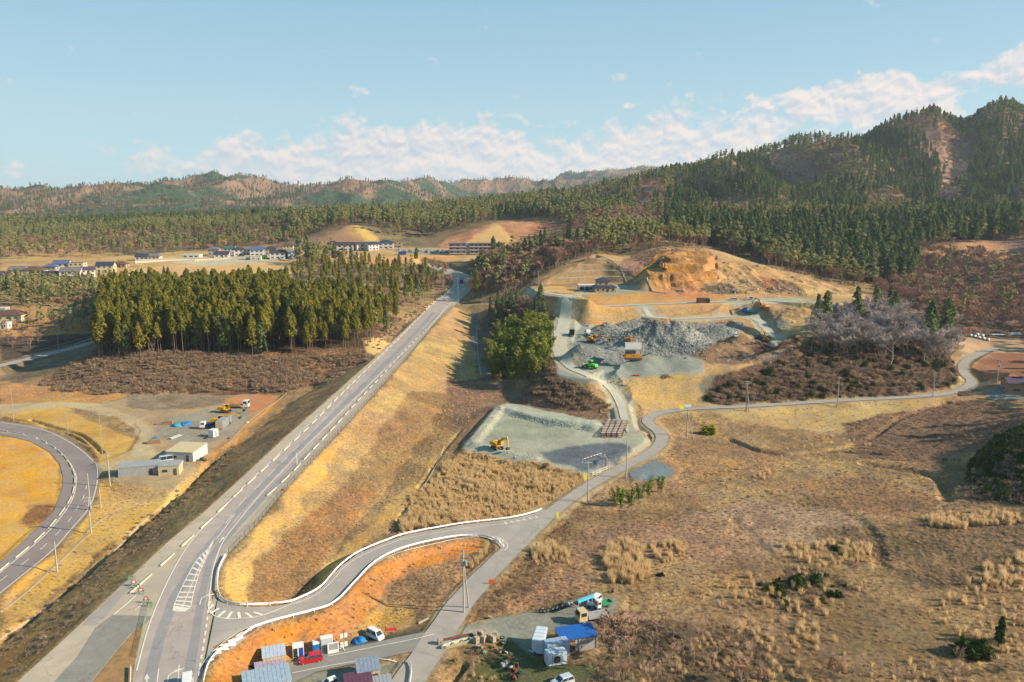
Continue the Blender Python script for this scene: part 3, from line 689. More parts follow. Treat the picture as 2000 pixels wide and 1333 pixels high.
def track(line, w, ca, cb):
    pts = line.pts; m = region(pts, 12) & (GY < 600)
    d, _ = segdist(GX[m], GY[m], pts)
    d = d+1.6*fbm(GX[m]/4, GY[m]/4, 3, 88)+.8*fbm(GX[m]/1.2, GY[m]/1.2, 2, 89)
    k = (smooth(w+1.2, w-.8, d))[:, None]; tt = t0[m][:, None]
    COLR[m] = COLR[m]*(1-k)+(np.array(ca)*(1-tt)+np.array(cb)*tt)*k
    BUMP[m] = BUMP[m]*(1-k[:, 0])+.3*k[:, 0]
n_warp = None
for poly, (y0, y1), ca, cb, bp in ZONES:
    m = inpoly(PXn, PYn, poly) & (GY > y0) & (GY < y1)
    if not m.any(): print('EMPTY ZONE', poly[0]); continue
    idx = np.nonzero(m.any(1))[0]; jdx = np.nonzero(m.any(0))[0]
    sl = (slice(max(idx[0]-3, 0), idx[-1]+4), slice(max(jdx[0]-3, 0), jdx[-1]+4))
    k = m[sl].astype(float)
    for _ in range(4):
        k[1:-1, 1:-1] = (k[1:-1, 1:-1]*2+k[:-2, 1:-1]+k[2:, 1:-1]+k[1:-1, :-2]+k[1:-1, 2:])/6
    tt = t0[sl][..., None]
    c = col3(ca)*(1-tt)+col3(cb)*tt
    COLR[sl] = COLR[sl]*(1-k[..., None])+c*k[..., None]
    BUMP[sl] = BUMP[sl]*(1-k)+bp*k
for l_, w_ in ((qroad, 4.), (qroad2, 4.6), (qroad3, 4.6), (drive, 2.4)): track(l_, w_, A(186,176,152), A(168,156,134))
track(low_line, 3.1, A(178,156,122), A(160,138,108))
# scars of bare leafless woodland on the mountains
mtn = smooth(640, 760, GY)*(1-vf)
tm = smooth(.0, .22, fbm(GX/110+3, GY/130, 4, 66))
def masked(c, k):
    global COLR
    COLR = COLR*(1-k[..., None])+col3(c)*k[..., None]
masked(A(176, 130, 108, .5), mtn*tm*.8)
# micro relief following the surface kind
dm = DMASK.astype(float)
for _ in range(2): dm[1:-1, 1:-1] = np.maximum.reduce([dm[1:-1, 1:-1], dm[:-2, 1:-1]*.8, dm[2:, 1:-1]*.8, dm[1:-1, :-2]*.8, dm[1:-1, 2:]*.8])
dist_w = 1-smooth(450, 900, GY)
HZ += BUMP*dist_w*(n_fine*.16+fbm(GX/.9, GY/.9, 2, 77)*.10)*np.clip(BUMP, .3, 1.5)*(1-dm)
_l = (COLR*np.array([.3, .55, .15])).sum(-1, keepdims=True)
COLR = np.clip((COLR*.95+_l*.05)*1.12*np.array([.97, 1.0, .94]), .004, .85)
def ground_mesh():
    ni, nj = HZ.shape
    co = np.empty((ni*nj, 3), np.float32)
    co[:, 0] = GX.ravel(); co[:, 1] = GY.ravel(); co[:, 2] = HZ.ravel()
    i, j = np.meshgrid(np.arange(ni-1), np.arange(nj-1), indexing='ij')
    a = (i*nj+j).ravel()
    faces = np.stack([a, a+nj, a+nj+1, a+1], 1)[:, ::-1].astype(np.int32)
    me = bpy.data.meshes.new('terrain')
    me.vertices.add(ni*nj); me.vertices.foreach_set('co', co.ravel())
    nf = len(faces)
    me.loops.add(nf*4); me.loops.foreach_set('vertex_index', faces.ravel())
    me.polygons.add(nf); me.polygons.foreach_set('loop_start', np.arange(0, nf*4, 4, dtype=np.int32))
    me.polygons.foreach_set('loop_total', np.full(nf, 4, np.int32))
    me.polygons.foreach_set('use_smooth', np.ones(nf, bool))
    me.update()
    ca = me.color_attributes.new('soil', 'FLOAT_COLOR', 'POINT')
    c4 = np.ones((ni*nj, 4), np.float32); c4[:, :3] = COLR.reshape(-1, 3); c4[:, 3] = BUMP.ravel()
    ca.data.foreach_set('color', c4.ravel())
    return me
def ground_mat():
    m, nt, out = nodes_of('soil_and_grass')
    b = N(nt, 'ShaderNodeBsdfPrincipled'); nt.links.new(b.outputs[0], out.inputs[0])
    at = N(nt, 'ShaderNodeAttribute', attribute_name='soil')
    tc = nt.nodes.new('ShaderNodeTexCoord'); v = tc.outputs['Object']
    n1 = noise_tex(nt, 1.3, 6, vec=v, rough=.7); n2 = noise_tex(nt, .12, 5, vec=v, rough=.65); n4 = noise_tex(nt, 3.6, 4, vec=v, rough=.75, dist=1.2); n3 = noise_tex(nt, .018, 4, vec=v)
    # dry straws: stretched fine noise
    f = N(nt, 'ShaderNodeMath', operation='MULTIPLY'); nt.links.new(at.outputs['Alpha'], f.inputs[0]); f.inputs[1].default_value = .85
    amp = f.outputs[0]
    def var(n, lo, hi, k):
        r = ramp(nt, n, .3, .7, lo, hi)
        mx = N(nt, 'ShaderNodeMix', data_type='FLOAT'); nt.links.new(k, mx.inputs[0]); mx.inputs[2].default_value = 1; nt.links.new(r, mx.inputs[3])
        return mx.outputs[0]
    cl = N(nt, 'ShaderNodeClamp'); nt.links.new(amp, cl.inputs[0]); cl.inputs[1].default_value = .35
    a = var(n1, .3, 1.75, cl.outputs[0]); c = var(n2, .7, 1.25, cl.outputs[0])
    d4 = var(n4, .45, 1.5, cl.outputs[0]); m4 = N(nt, 'ShaderNodeMath', operation='MULTIPLY'); nt.links.new(a, m4.inputs[0]); nt.links.new(d4, m4.inputs[1]); a = m4.outputs[0]
    mu = N(nt, 'ShaderNodeMath', operation='MULTIPLY'); nt.links.new(a, mu.inputs[0]); nt.links.new(c, mu.inputs[1])
    vm = N(nt, 'ShaderNodeVectorMath', operation='SCALE'); nt.links.new(at.outputs['Color'], vm.inputs[0]); nt.links.new(mu.outputs[0], vm.inputs['Scale'])
    hs = N(nt, 'ShaderNodeHueSaturation'); nt.links.new(vm.outputs[0], hs.inputs['Color'])
    nt.links.new(ramp(nt, n3, .3, .7, .488, .512), hs.inputs['Hue']); nt.links.new(ramp(nt, n2, .3, .7, .9, 1.12), hs.inputs['Saturation'])
    nt.links.new(hs.outputs[0], b.inputs['Base Color'])
    b.inputs['Roughness'].default_value = .95; b.inputs['Specular IOR Level'].default_value = .12
    bp = N(nt, 'ShaderNodeBump'); bp.inputs['Distance'].default_value = .35; nt.links.new(cl.outputs[0], bp.inputs['Strength'])
    nt.links.new(n1, bp.inputs['Height']); nt.links.new(bp.outputs[0], b.inputs['Normal'])
    return m
terrain = link('terrain', ground_mesh(), ground_mat()); tag(terrain, kind='structure')
# ================================================================ SURFACES: roads, pavements, markings draped on the land
def sheet(name, poly, material, dz, spacing=2.5, kind='structure', parent=None):
    """flat or draped sheet over a world polygon"""
    poly = [(p[0], p[1]) for p in poly]
    # densify the outline
    out = []
    for i, a in enumerate(poly):
        b = poly[(i+1) % len(poly)]
        L = math.hypot(b[0]-a[0], b[1]-a[1]); n = max(1, int(L/spacing))
        if L < 1e-4: continue
        for k in range(n): out.append((a[0]+(b[0]-a[0])*k/n, a[1]+(b[1]-a[1])*k/n))
    xs = [p[0] for p in out]; ys = [p[1] for p in out]
    gx, gy = np.meshgrid(np.arange(min(xs), max(xs), spacing), np.arange(min(ys), max(ys), spacing))
    gx = gx+((np.arange(gx.shape[0]) % 2)*.5*spacing)[:, None]
    m = inpoly(gx, gy, out)
    d, _ = segdist(gx[m], gy[m], out, True)
    k = d > spacing*.35
    pts = [Vector(p) for p in out]+[Vector((a, b)) for a, b in zip(gx[m][k], gy[m][k])]
    n = len(out)
    vs, es, fs, *_ = delaunay_2d_cdt(pts, [(i, (i+1) % n) for i in range(n)], [list(range(n))], 1, 1e-4)
    xy = np.array([(v.x, v.y) for v in vs]); z = H(xy[:, 0], xy[:, 1])+dz
    me = bpy.data.meshes.new(name)
    me.from_pydata([(a, b, c) for (a, b), c in zip(xy, z)], [], [f for f in fs])
    bm = bmesh.new(); bm.from_mesh(me)
    for f in bm.faces:
        if f.normal.z < 0: f.normal_flip()
        f.smooth = True
    bm.to_mesh(me); bm.free()
    o = link(name, me, material, parent)
    if kind and parent is None: tag(o, kind=kind)
    return o
def asphalt(name, col, spots=.3, scale=.4, gravel=False):
    m, nt, out = nodes_of(name)
    b = N(nt, 'ShaderNodeBsdfPrincipled'); nt.links.new(b.outputs[0], out.inputs[0])
    n1 = noise_tex(nt, scale, 6, rough=.65); n2 = noise_tex(nt, 6, 3); n3 = noise_tex(nt, .06, 4)
    c = mixc(nt, ramp(nt, n1, .3, .72), tuple(x*1.12 for x in col), tuple(x*(1-spots) for x in col))
    c = mixc(nt, ramp(nt, n3, .4, .65, 0, .6), c, tuple(x*f for x, f in zip(col, (.82, .86, .92))))
    c = mixc(nt, ramp(nt, n2, .3, .7, 0, .35), c, tuple(x*.6 for x in col))
    if not gravel:
        vo = N(nt, 'ShaderNodeTexVoronoi', feature='DISTANCE_TO_EDGE'); vo.inputs['Scale'].default_value = .11
        tcc = N(nt, 'ShaderNodeTexCoord'); wv = N(nt, 'ShaderNodeVectorMath', operation='MULTIPLY_ADD'); nz_ = N(nt, 'ShaderNodeTexNoise'); nz_.inputs['Scale'].default_value = .5; nt.links.new(tcc.outputs['Object'], nz_.inputs['Vector'])
        nt.links.new(nz_.outputs['Color'], wv.inputs[0]); wv.inputs[1].default_value = (3, 3, 3); nt.links.new(tcc.outputs['Object'], wv.inputs[2]); nt.links.new(wv.outputs[0], vo.inputs['Vector'])
        c = mixc(nt, ramp(nt, vo.outputs['Distance'], .0, .012, .55, 0), c, tuple(x*.45 for x in col))
        pn = noise_tex(nt, .16, 2, rough=.3)
        c = mixc(nt, ramp(nt, pn, .60, .62, 0, .5), c, tuple(x*.78 for x in col))
    nt.links.new(c, b.inputs['Base Color']); b.inputs['Roughness'].default_value = .9; b.inputs['Specular IOR Level'].default_value = .2
    bp = N(nt, 'ShaderNodeBump'); bp.inputs['Strength'].default_value = .5 if gravel else .2; bp.inputs['Distance'].default_value = .12
    nt.links.new(noise_tex(nt, 2.5 if gravel else 8, 5), bp.inputs['Height']); nt.links.new(bp.outputs[0], b.inputs['Normal'])
    return m
M_ASPH = asphalt('asphalt_grey', A(176,162,150,.82), .14)
M_ASPH2 = asphalt('asphalt_old', A(170,160,148,.8), .15)
M_ASPHD = asphalt('asphalt_brown', A(152,138,130,.75), .12)
M_LANE = asphalt('asphalt_lane', A(156,150,146,.8), .16)
M_PAVE = asphalt('pavement_concrete', A(186,170,148,.8), .1)
M_GREEN = asphalt('asphalt_weathered_green', A(148,144,132,.78), .25)
M_GRAV = asphalt('gravel_road', A(200,192,170,.76), .25, .5, True)
M_GRAV2 = asphalt('gravel_pale', A(196,190,168,.76), .25, .5, True)
M_MARK = mat('road_paint', A(236,226,208,.8), .7, vary=.12, scale=2.0)
M_CONC = mat('concrete', A(196,178,150), .85, vary=.12, scale=1.2, bump=.2)
def W(pts, zf): return [solve_px(a, b, zf) for a, b in pts]
# main road deck: pavement all over, carriageway asphalt on top
sheet('pavement', main_poly, M_PAVE, .10, 3)
CAR_L = [(262,1345),(267,1312),(287,1237),(310,1175),(347,1100),(385,1045),(430,1000),(478,950),(565,868),(612,822),(713,725),(792,647),(845,595),(882,566),(896,550),(897,543),(886,536),(868,530),(850,527),(825,520)]
CAR_R = [(822,514),(850,521),(868,527),(888,533),(906,541),(912,552),(905,565),(875,597),(826,655),(752,723),(610,868),(560,920),(520,962),(480,1008),(442,1056),(421,1106),(412,1150),(409,1180),(405,1215),(398,1262),(393,1300),(388,1345)]
car_poly = W(CAR_L+CAR_R, zr_main)
sheet('main_road', car_poly, M_ASPH, .13, 3)
# darker wheel lanes worn to a bluish grey
# ramp and lower road
ramp_w = W(RAIL_UP[3:]+[(1075,1002),(1000,1075)]+RAIL_LO[::-1], ramp_line.z)
sheet('ramp_road', ramp_w, M_ASPH2, .16, 2.5)
def strip_sheet(name, line, ws, material, dz, kind='structure', sub=3):
    pts = line.pts; n = len(pts)
    wv = np.interp(np.linspace(0, 1, n), np.linspace(0, 1, len(ws)), ws) if hasattr(ws, '__len__') else [ws]*n
    vs, fs = [], []
    for i, p in enumerate(pts):
        t = pts[min(i+1, n-1)]-pts[max(i-1, 0)]; t.z = 0; t.normalize(); nr = Vector((-t.y, t.x, 0))
        for k in range(sub+1):
            e = wv[i]*(1+.30*(float(vnoise(np.array(i*.45), np.array(k*.1+len(name)), 5))-.5)*('quarry' in name)+.04*math.sin(i*1.7+k))*(k/sub*2-1)
            q = p+nr*e; vs.append((q.x, q.y, float(H(q.x, q.y))+dz))
        if i:
            for k in range(sub):
                a = (i-1)*(sub+1)+k; fs.append((a, a+1, a+sub+2, a+sub+1))
    me = bpy.data.meshes.new(name); me.from_pydata(vs, [], fs)
    bm = bmesh.new(); bm.from_mesh(me)
    for f in bm.faces:
        if f.normal.z < 0: f.normal_flip()
        f.smooth = True
    bm.to_mesh(me); bm.free()
    return tag(link(name, me, material), kind=kind)
def narrow(ws, k): return [w-k for w in ws]
strip_sheet('village_road', low_line, narrow(LOW_W, .25), M_ASPH2, .19, sub=4)
strip_sheet('yard_road', yardroad_line, 2.7, asphalt('asphalt_grey_green', A(146,142,132,.8), .15), .14, sub=4)
strip_sheet('quarry_road', qroad, [.3,2.0,2.4,2.2,1.9,1.8,1.6,1.2,.3], M_GRAV, .16, sub=4)
strip_sheet('quarry_road', qroad2, [2,3.1,3.6,3.6,3.3,3.4,2.4,1.9,1.6,1.4,.3], M_GRAV2, .18, sub=5)
strip_sheet('quarry_road', qroad3, [.3,1.8,2.2,2.2,2.2,2,1.2,.2], M_GRAV, .14, sub=4)
strip_sheet('driveway_road', drive, 1.5, M_PAVE, .17)
sheet('highway', hwy_poly, M_ASPHD, .10, 2.5)
strip_sheet('highway', hwy2_line, 3.0, M_ASPH, .12)
# gravel turning place east of the pad
# old road remains and asphalt patches at the foot of the main road
zq = zr_main
sheet('old_road', W([(30,1345),(150,1228),(185,1225),(225,1200),(220,1230),(185,1262),(150,1290),(100,1345)], zq), M_PAVE, .125, 2)
sheet('old_road', W([(95,1345),(150,1285),(186,1228),(220,1203),(297,1205),(280,1225),(255,1240),(225,1275),(170,1345)], zq), M_GREEN, .135, 2)
sheet('verge', W([(172,1345),(228,1274),(258,1240),(284,1215),(280,1235),(265,1290),(258,1345)], zq), mat('verge_soil', A(186,142,90), .95, vary=.2, scale=.8, bump=.6, col2=A(140,112,74)), .150, 2)
sheet('pavement', W([(160,1222),(262,1125),(268,1128),(215,1195),(186,1223)], zq), M_ASPH2, .128, 2)
# worn lanes
def lane_sheet(pl, pr, col, dz): sheet('wheel_lane', W(pl+pr[::-1], zr_main), col, dz, 3)
lane_sheet([(275,1345),(300,1250),(330,1170),(380,1090),(440,1020),(565,890),(713,745),(792,667),(845,610)], [(300,1345),(322,1250),(350,1170),(398,1090),(462,1012),(590,876),(722,748),(800,668),(850,612)], M_LANE, .137)
lane_sheet([(352,1345),(372,1250),(388,1160),(405,1090),(450,1030),(590,893),(732,745),(806,668),(855,612)], [(375,1345),(390,1250),(402,1160),(418,1090),(465,1034),(604,885),(742,742),(815,666),(862,608)], M_LANE, .137)
# ---- markings
MARKS = []
def mark_strip(pts, zf, w, dz, dash=None, off=0., spacing=1.5):
    """painted line through picture-surveyed points, w metres wide; dash=(on, off)"""
    ln = catmull(W(pts, zf), spacing)
    L = [0]
    for a, b in zip(ln, ln[1:]): L.append(L[-1]+(Vector((b.x, b.y))-Vector((a.x, a.y))).length)
    segs = []
    if dash:
        s = off
        while s < L[-1]: segs.append((s, min(s+dash[0], L[-1]))); s += dash[0]+dash[1]
    else: segs = [(0, L[-1])]
    xs = [p.x for p in ln]; ys = [p.y for p in ln]
    for s0, s1 in segs:
        n = max(1, int((s1-s0)/spacing)+1); ss = np.linspace(s0, s1, n+1)
        x = np.interp(ss, L, xs); y = np.interp(ss, L, ys)
        tx = np.gradient(x); ty = np.gradient(y); l = np.hypot(tx, ty)+1e-9
        nx, ny = -ty/l*w/2, tx/l*w/2
        q = [(x+nx, y+ny), (x-nx, y-ny)]
        MARKS.append((q, dz))
def build_marks(name):
    vs, fs = [], []
    for (a, b), dz in MARKS:
        base = len(vs); n = len(a[0])
        za, zb = H(*a)+dz, H(*b)+dz
        for i in range(n):
            vs += [(a[0][i], a[1][i], za[i]), (b[0][i], b[1][i], zb[i])]
            if i: fs.append((base+2*i-2, base+2*i-1, base+2*i+1, base+2*i))
    me = bpy.data.meshes.new(name); me.from_pydata(vs, [], fs)
    bm = bmesh.new(); bm.from_mesh(me)
    for f in bm.faces:
        if f.normal.z < 0: f.normal_flip()
    bm.to_mesh(me); bm.free()
    MARKS.clear()
    return tag(link(name, me, M_MARK), kind='structure')
zm = zr_main; D1 = .165; D2 = .20
mark_strip(CAR_L[1:-2], zm, .22, D1)
mark_strip([(850,521),(868,527),(888,533),(906,541),(912,552),(905,565),(875,597),(826,655),(752,723),(603,868),(553,920),(513,962),(475,1008),(438,1056),(418,1106),(411,1150),(408,1175)], zm, .2, D1)
mark_strip([(440,1025),(470,985),(500,955),(530,925),(560,895),(605,850),(660,790),(720,725),(775,668),(825,615),(862,577)], zm, .15, D1, dash=(5, 5))
mark_strip([(409,1180),(403,1225),(398,1260),(392,1295),(388,1330)], zm, .3, D1, dash=(1.2, 1.2))
mark_strip([(458,1005),(440,1032),(422,1055)], zm, .18, D1)
# hatched island
isl_l = [(421,1050),(405,1075),(385,1095),(365,1130),(348,1165),(340,1185),(338,1194)]
isl_r = [(421,1050),(410,1075),(398,1100),(388,1125),(378,1160),(372,1188),(362,1195)]
mark_strip(isl_l, zm, .16, D1); mark_strip(isl_r, zm, .16, D1)
mark_strip([(421,1050),(400,1090),(385,1120),(370,1155),(353,1197)], zm, .16, D1)
mark_strip([(338,1194),(350,1198),(362,1195)], zm, .16, D1)
for k in range(15):
    t = k/14.
    def at(l, t):
        f = t*(len(l)-1.001); i = int(f); return (l[i][0]+(l[i+1][0]-l[i][0])*(f-i), l[i][1]+(l[i+1][1]-l[i][1])*(f-i))
    a, b = at(isl_l, .18+.8*t), at(isl_r, .22+.76*t)
    mid = ((a[0]+b[0])/2, (a[1]+b[1])/2)
    mark_strip([a, (b[0], b[1]+1.5)], zm, .45, D1+.003)
# chevrons in the mouth of the ramp
mark_strip([(411,1170),(406,1182),(408,1195),(420,1207),(445,1211),(490,1209),(525,1200),(560,1186)], ramp_line.z, .18, D2)
for a, b in (((411,1178),(408,1183)),((417,1184),(408,1192)),((428,1190),(411,1201)),((440,1195),(425,1208)),((453,1197),(444,1210)),((466,1198),(468,1210)),((480,1199),(492,1208)),((495,1198),(512,1203))):
    mark_strip([a, b], ramp_line.z, .5, D2+.003)
mark_strip([(388,1312),(402,1290),(430,1262),(460,1240),(500,1222),(560,1206),(620,1190),(662,1170),(690,1142)], ramp_line.z, .15, D2)
for a, b in (((400,1296),(418,1290)),((408,1284),(432,1274)),((418,1274),(446,1262)),((430,1264),(460,1251)),((446,1254),(474,1240)),((462,1244),(490,1230)),((480,1235),(505,1222))):
    mark_strip([a, b], ramp_line.z, .5, D2+.003)
# side lines of the ramp
zrp = ramp_line.z
mark_strip([(560,1186),(600,1172),(630,1155),(655,1130),(672,1110),(705,1088),(762,1063),(800,1052),(900,1035),(1000,1022),(1050,1010)], zrp, .14, D2)
mark_strip([(690,1142),(722,1110),(760,1088),(800,1074),(860,1060),(900,1053),(950,1049)], zrp, .12, D2)
mark_strip([(945,1048),(975,1052),(990,1060),(993,1068),(985,1074)], zrp, .15, D2)
for a, b in (((953,1050),(962,1057)),((962,1050),(972,1060)),((972,1052),(980,1064)),((982,1056),(984,1068))): mark_strip([a, b], zrp, .4, D2+.003)
for k in range(6): mark_strip([(985+k*12, 1021-k*2.0), (990+k*12, 1025-k*2.4)], zrp, .35, D2+.003)
# arrows
def arrow(p0, p1, zf, dz, w=.18, turn=None):
    a, b = W([p0, p1], zf); t = (b-a).normalized(); n = Vector((-t.y, t.x, 0)); L = (b-a).length
    def strip(q0, q1, w0, w1):
        tt = (q1-q0); tt.z = 0; tt.normalize(); nn = Vector((-tt.y, tt.x, 0))
        A0, A1, B0, B1 = q0+nn*w0/2, q1+nn*w1/2, q0-nn*w0/2, q1-nn*w1/2
        MARKS.append(((( np.array([A0.x, A1.x]), np.array([A0.y, A1.y])), (np.array([B0.x, B1.x]), np.array([B0.y, B1.y]))), dz))
    strip(a, a+t*L*.62, w, w); 
    if turn is None: strip(a+t*L*.60, b, w*4, .02)
    else:
        c = a+t*L*.62; d = c+t*.9+n*turn*.9
        strip(c, d, w, w); strip(d, d+(n*turn+t*.3).normalized()*1.6, w*4, .02)
arrow((428,1062),(438,1050), zm, D1); arrow((390,1183),(396,1163), zm, D1, turn=-1)
arrow((327,1338),(330,1312), zm, D1, turn=-1); arrow((287,1345),(287,1318), zm, D1)
mark_strip([(310,1308),(306,1345)], zm, .15, D1); mark_strip([(350,1300),(347,1345)], zm, .15, D1)
mark_strip([(277,1152),(255,1175),(223,1202)], zm, .25, .17); mark_strip([(284,1175),(264,1194)], zm, .2, .17)
# left highway lines
zh2 = zh
mark_strip([(0,826),(75,838),(124,858),(162,883),(185,907),(191,930),(185,965),(172,996),(138,1036),(98,1080),(0,1160)], zh2, .2, .135)
mark_strip([(0,845),(57,853),(100,872),(128,895),(144,918),(149,940),(142,975),(120,1010),(92,1042),(60,1071),(0,1120)], zh2, .2, .135)
mark_strip([(170,945),(167,960),(163,972),(150,995),(132,1022),(107,1048),(75,1078),(30,1114),(0,1136)], zh2, .16, .135, dash=(3.4, 4.6), off=2)
mark_strip([(-30,717),(0,711),(60,697),(120,682),(185,664)], hwy2_line.z, .3, .17)
mark_strip([(848,1240),(800,1252),(740,1264),(690,1274),(640,1284)], yardroad_line.z, .15, .20)
mark_strip([(775,1292),(740,1289),(700,1293),(640,1303),(570,1317)], yardroad_line.z, .15, .20)
build_marks('road_markings')
# ================================================================ PLANTS
def leafmat(name, c1, c2, c3, trans=.22, scale=.6):
    m, nt, out = nodes_of(name)
    d = N(nt, 'ShaderNodeBsdfDiffuse'); t = N(nt, 'ShaderNodeBsdfTranslucent'); mx = N(nt, 'ShaderNodeMixShader')
    mx.inputs[0].default_value = trans
    oi = N(nt, 'ShaderNodeObjectInfo')
    nz = noise_tex(nt, scale, 3)
    c = mixc(nt, ramp(nt, nz, .35, .65), c1, c2)
    c = mixc(nt, ramp(nt, oi.outputs['Random'], 0, 1, 0, .65), c, c3)
    tc = nt.nodes.new('ShaderNodeTexCoord')
    nt.links.new(c, d.inputs[0]); nt.links.new(c, t.inputs[0])
    nt.links.new(d.outputs[0], mx.inputs[1]); nt.links.new(t.outputs[0], mx.inputs[2]); nt.links.new(mx.outputs[0], out.inputs[0])
    return m
M_BARK = mat('bark_grey', A(150,128,108), .95, vary=.25, scale=3)
M_BARKR = mat('bark_red', A(168,122,94), .95, vary=.25, scale=3)
M_BARKP = mat('bark_pale', A(188,172,158), .95, vary=.2, scale=3)
M_CEDAR = leafmat('cedar_needles', A(128,134,54), A(196,172,74), A(86,104,50), .32)
M_CEDARD = leafmat('cedar_needles_dark', A(116,134,84), A(152,156,94), A(82,106,78), .32)
M_PINE = leafmat('pine_needles', A(176,176,106), A(208,192,124), A(142,158,108), .32)
M_TWIGL = leafmat('twigs_pale', A(220,184,160), A(196,160,136), A(232,200,170), .15)
M_TWIG = leafmat('twigs_brown', A(200,166,142), A(172,138,118), A(214,164,130), .1)
M_TWIGG = leafmat('twigs_grey', A(206,194,190,.62), A(178,166,162,.6), A(210,194,184,.62), .15)
M_SCRUB = leafmat('scrub_brown', A(176,148,126), A(206,178,140), A(138,114,102), .2)
M_STRAW = leafmat('dry_straw', A(234,202,150,.88), A(214,178,128,.84), A(240,214,168,.88), .5)
M_STRAW2 = leafmat('dry_straw_brown', A(204,168,130,.72), A(178,144,110,.72), A(216,184,146,.72), .5)
M_BAMBOO = leafmat('bamboo_leaves', A(138,150,64), A(184,182,86), A(100,122,58), .34)
M_BUSH = leafmat('evergreen_leaves', A(66,84,44), A(92,104,48), A(50,70,40))
def leaves(pts, nrm, size, seed, aspect=1.4, bend=.25):
    """many small bent leaf sprays; returns verts, faces"""
    r = np.random.default_rng(seed)
    n = len(pts); pts = np.asarray(pts); nrm = np.asarray(nrm)
    nrm = nrm/np.maximum(np.linalg.norm(nrm, axis=1, keepdims=True), 1e-6)
    up = r.normal(size=(n, 3)); a = np.cross(nrm, up); a /= np.maximum(np.linalg.norm(a, axis=1, keepdims=True), 1e-6); b = np.cross(nrm, a)
    s = (size*r.uniform(.6, 1.35, n))[:, None] if np.isscalar(size) else (size*r.uniform(.6, 1.35, n))[:, None]
    v0 = pts-a*s*aspect*.5; v1 = pts+b*s*.45+nrm*s*bend; v2 = pts+a*s*aspect*.5; v3 = pts-b*s*.45+nrm*s*bend*r.uniform(-1, 1, n)[:, None]
    V = np.stack([v0, v1, v2, v3], 1).reshape(-1, 3)
    i = np.arange(n)*4
    Fc = np.concatenate([np.stack([i, i+1, i+2], 1), np.stack([i, i+2, i+3], 1)])
    return V, Fc
def mesh_from(name, parts, mats):
    """parts: list of (V, F, material index)"""
    me = bpy.data.meshes.new(name); vs, fs, mi = [], [], []
    o = 0
    for V, Fc, k in parts:
        vs.append(np.asarray(V)); fs += [tuple(int(q)+o for q in f) for f in Fc]; mi += [k]*len(Fc); o += len(V)
    me.from_pydata(np.concatenate(vs).tolist(), [], fs)
    me.polygons.foreach_set('material_index', mi)
    for m in mats: me.materials.append(m)
    return me
def tube(pts, rad, sides=5):
    V, Fc = [], []
    for i, p in enumerate(pts):
        p = Vector(p); q = Vector(pts[min(i+1, len(pts)-1)])-Vector(pts[max(i-1, 0)]); q.normalize()
        a = q.orthogonal().normalized(); b = q.cross(a)
        for k in range(sides):
            t = 2*math.pi*k/sides; V.append(tuple(p+(a*math.cos(t)+b*math.sin(t))*rad[i]))
        if i:
            for k in range(sides):
                A0 = (i-1)*sides+k; A1 = (i-1)*sides+(k+1) % sides
                Fc.append((A0, A1, A1+sides, A0+sides))
    return np.array(V), Fc
def cedar(seed, h=24., base=.42, rad=2.3, n=420, size=.95):
    r = np.random.default_rng(seed)
    lean = r.normal(0, .25, 2)
    trunk = [(lean[0]*t*t, lean[1]*t*t, h*t-.5) for t in np.linspace(0, .97, 7)]
    tV, tF = tube(trunk, np.linspace(.24, .04, 7), 5)
    t = r.uniform(0, 1, n)**.8; z = h*(base+(1-base)*t)
    prof = np.sqrt(np.clip(1-t**2.6, 0, 1))*np.minimum(1, t*5+.45)*.95 if base > .3 else np.minimum(1, (1-t)*1.9+.08)*np.minimum(1, t*5+.45)
    az_ = r.uniform(0, 2*np.pi, n); lob = 1+.28*np.sin(az_*3+seed+t*9)+.15*np.sin(az_*7+seed*2+t*21)
    q = np.sqrt(r.uniform(.25, 1, n))
    R_ = rad*prof*lob*q
    x, y = R_*np.cos(az_)+lean[0]*(z/h)**2, R_*np.sin(az_)+lean[1]*(z/h)**2
    nrm = np.stack([np.cos(az_), np.sin(az_), np.full(n, .55)], 1)+r.normal(0, .45, (n, 3))
    L = leaves(np.stack([x, y, z-.35*R_], 1), nrm, size, seed)
    return (tV, tF), L
def pine(seed, h=17., n=330, size=.8):
    r = np.random.default_rng(seed)
    lean = r.normal(0, .8, 2)
    top = lambda t: np.array([lean[0]*t*t, lean[1]*t*t, h*t])
    parts = [tube([tuple(top(t)-np.array([0, 0, .5])) for t in np.linspace(0, .93, 7)], np.linspace(.22, .05, 7), 5)]
    P_, Nn = [], []
    nb = int(r.integers(6, 10))
    for k in range(nb):
        t = r.uniform(.55, 1.0); a = r.uniform(0, 6.28); d = r.uniform(.3, 1)*3.0*(1.25-t)*1.5
        c = top(t)+np.array([math.cos(a)*d, math.sin(a)*d, .3])
        parts.append(tube([tuple(top(t-.06)), tuple(c)], [.07, .03], 3))
        rr = r.uniform(1.1, 1.9)*(1.5-t*.7); m = n//nb
        v = r.normal(size=(m, 3)); v /= np.linalg.norm(v, axis=1, keepdims=True); v *= r.uniform(.5, 1, (m, 1))
        P_.append(c+v*np.array([rr, rr, rr*.42])); Nn.append(v+np.array([0, 0, .6])+r.normal(0, .35, (m, 3)))
    V = []; Fc = []; o = 0
    for a, b in parts: V.append(a); Fc += [tuple(q+o for q in f) for f in b]; o += len(a)
    return (np.concatenate(V), Fc), leaves(np.concatenate(P_), np.concatenate(Nn), size, seed)
def cone_tree(seed, h=15., rad=2.6, n=150, size=1.25):
    (a, L) = cedar(seed, h, .10, rad, n, size); return a, L
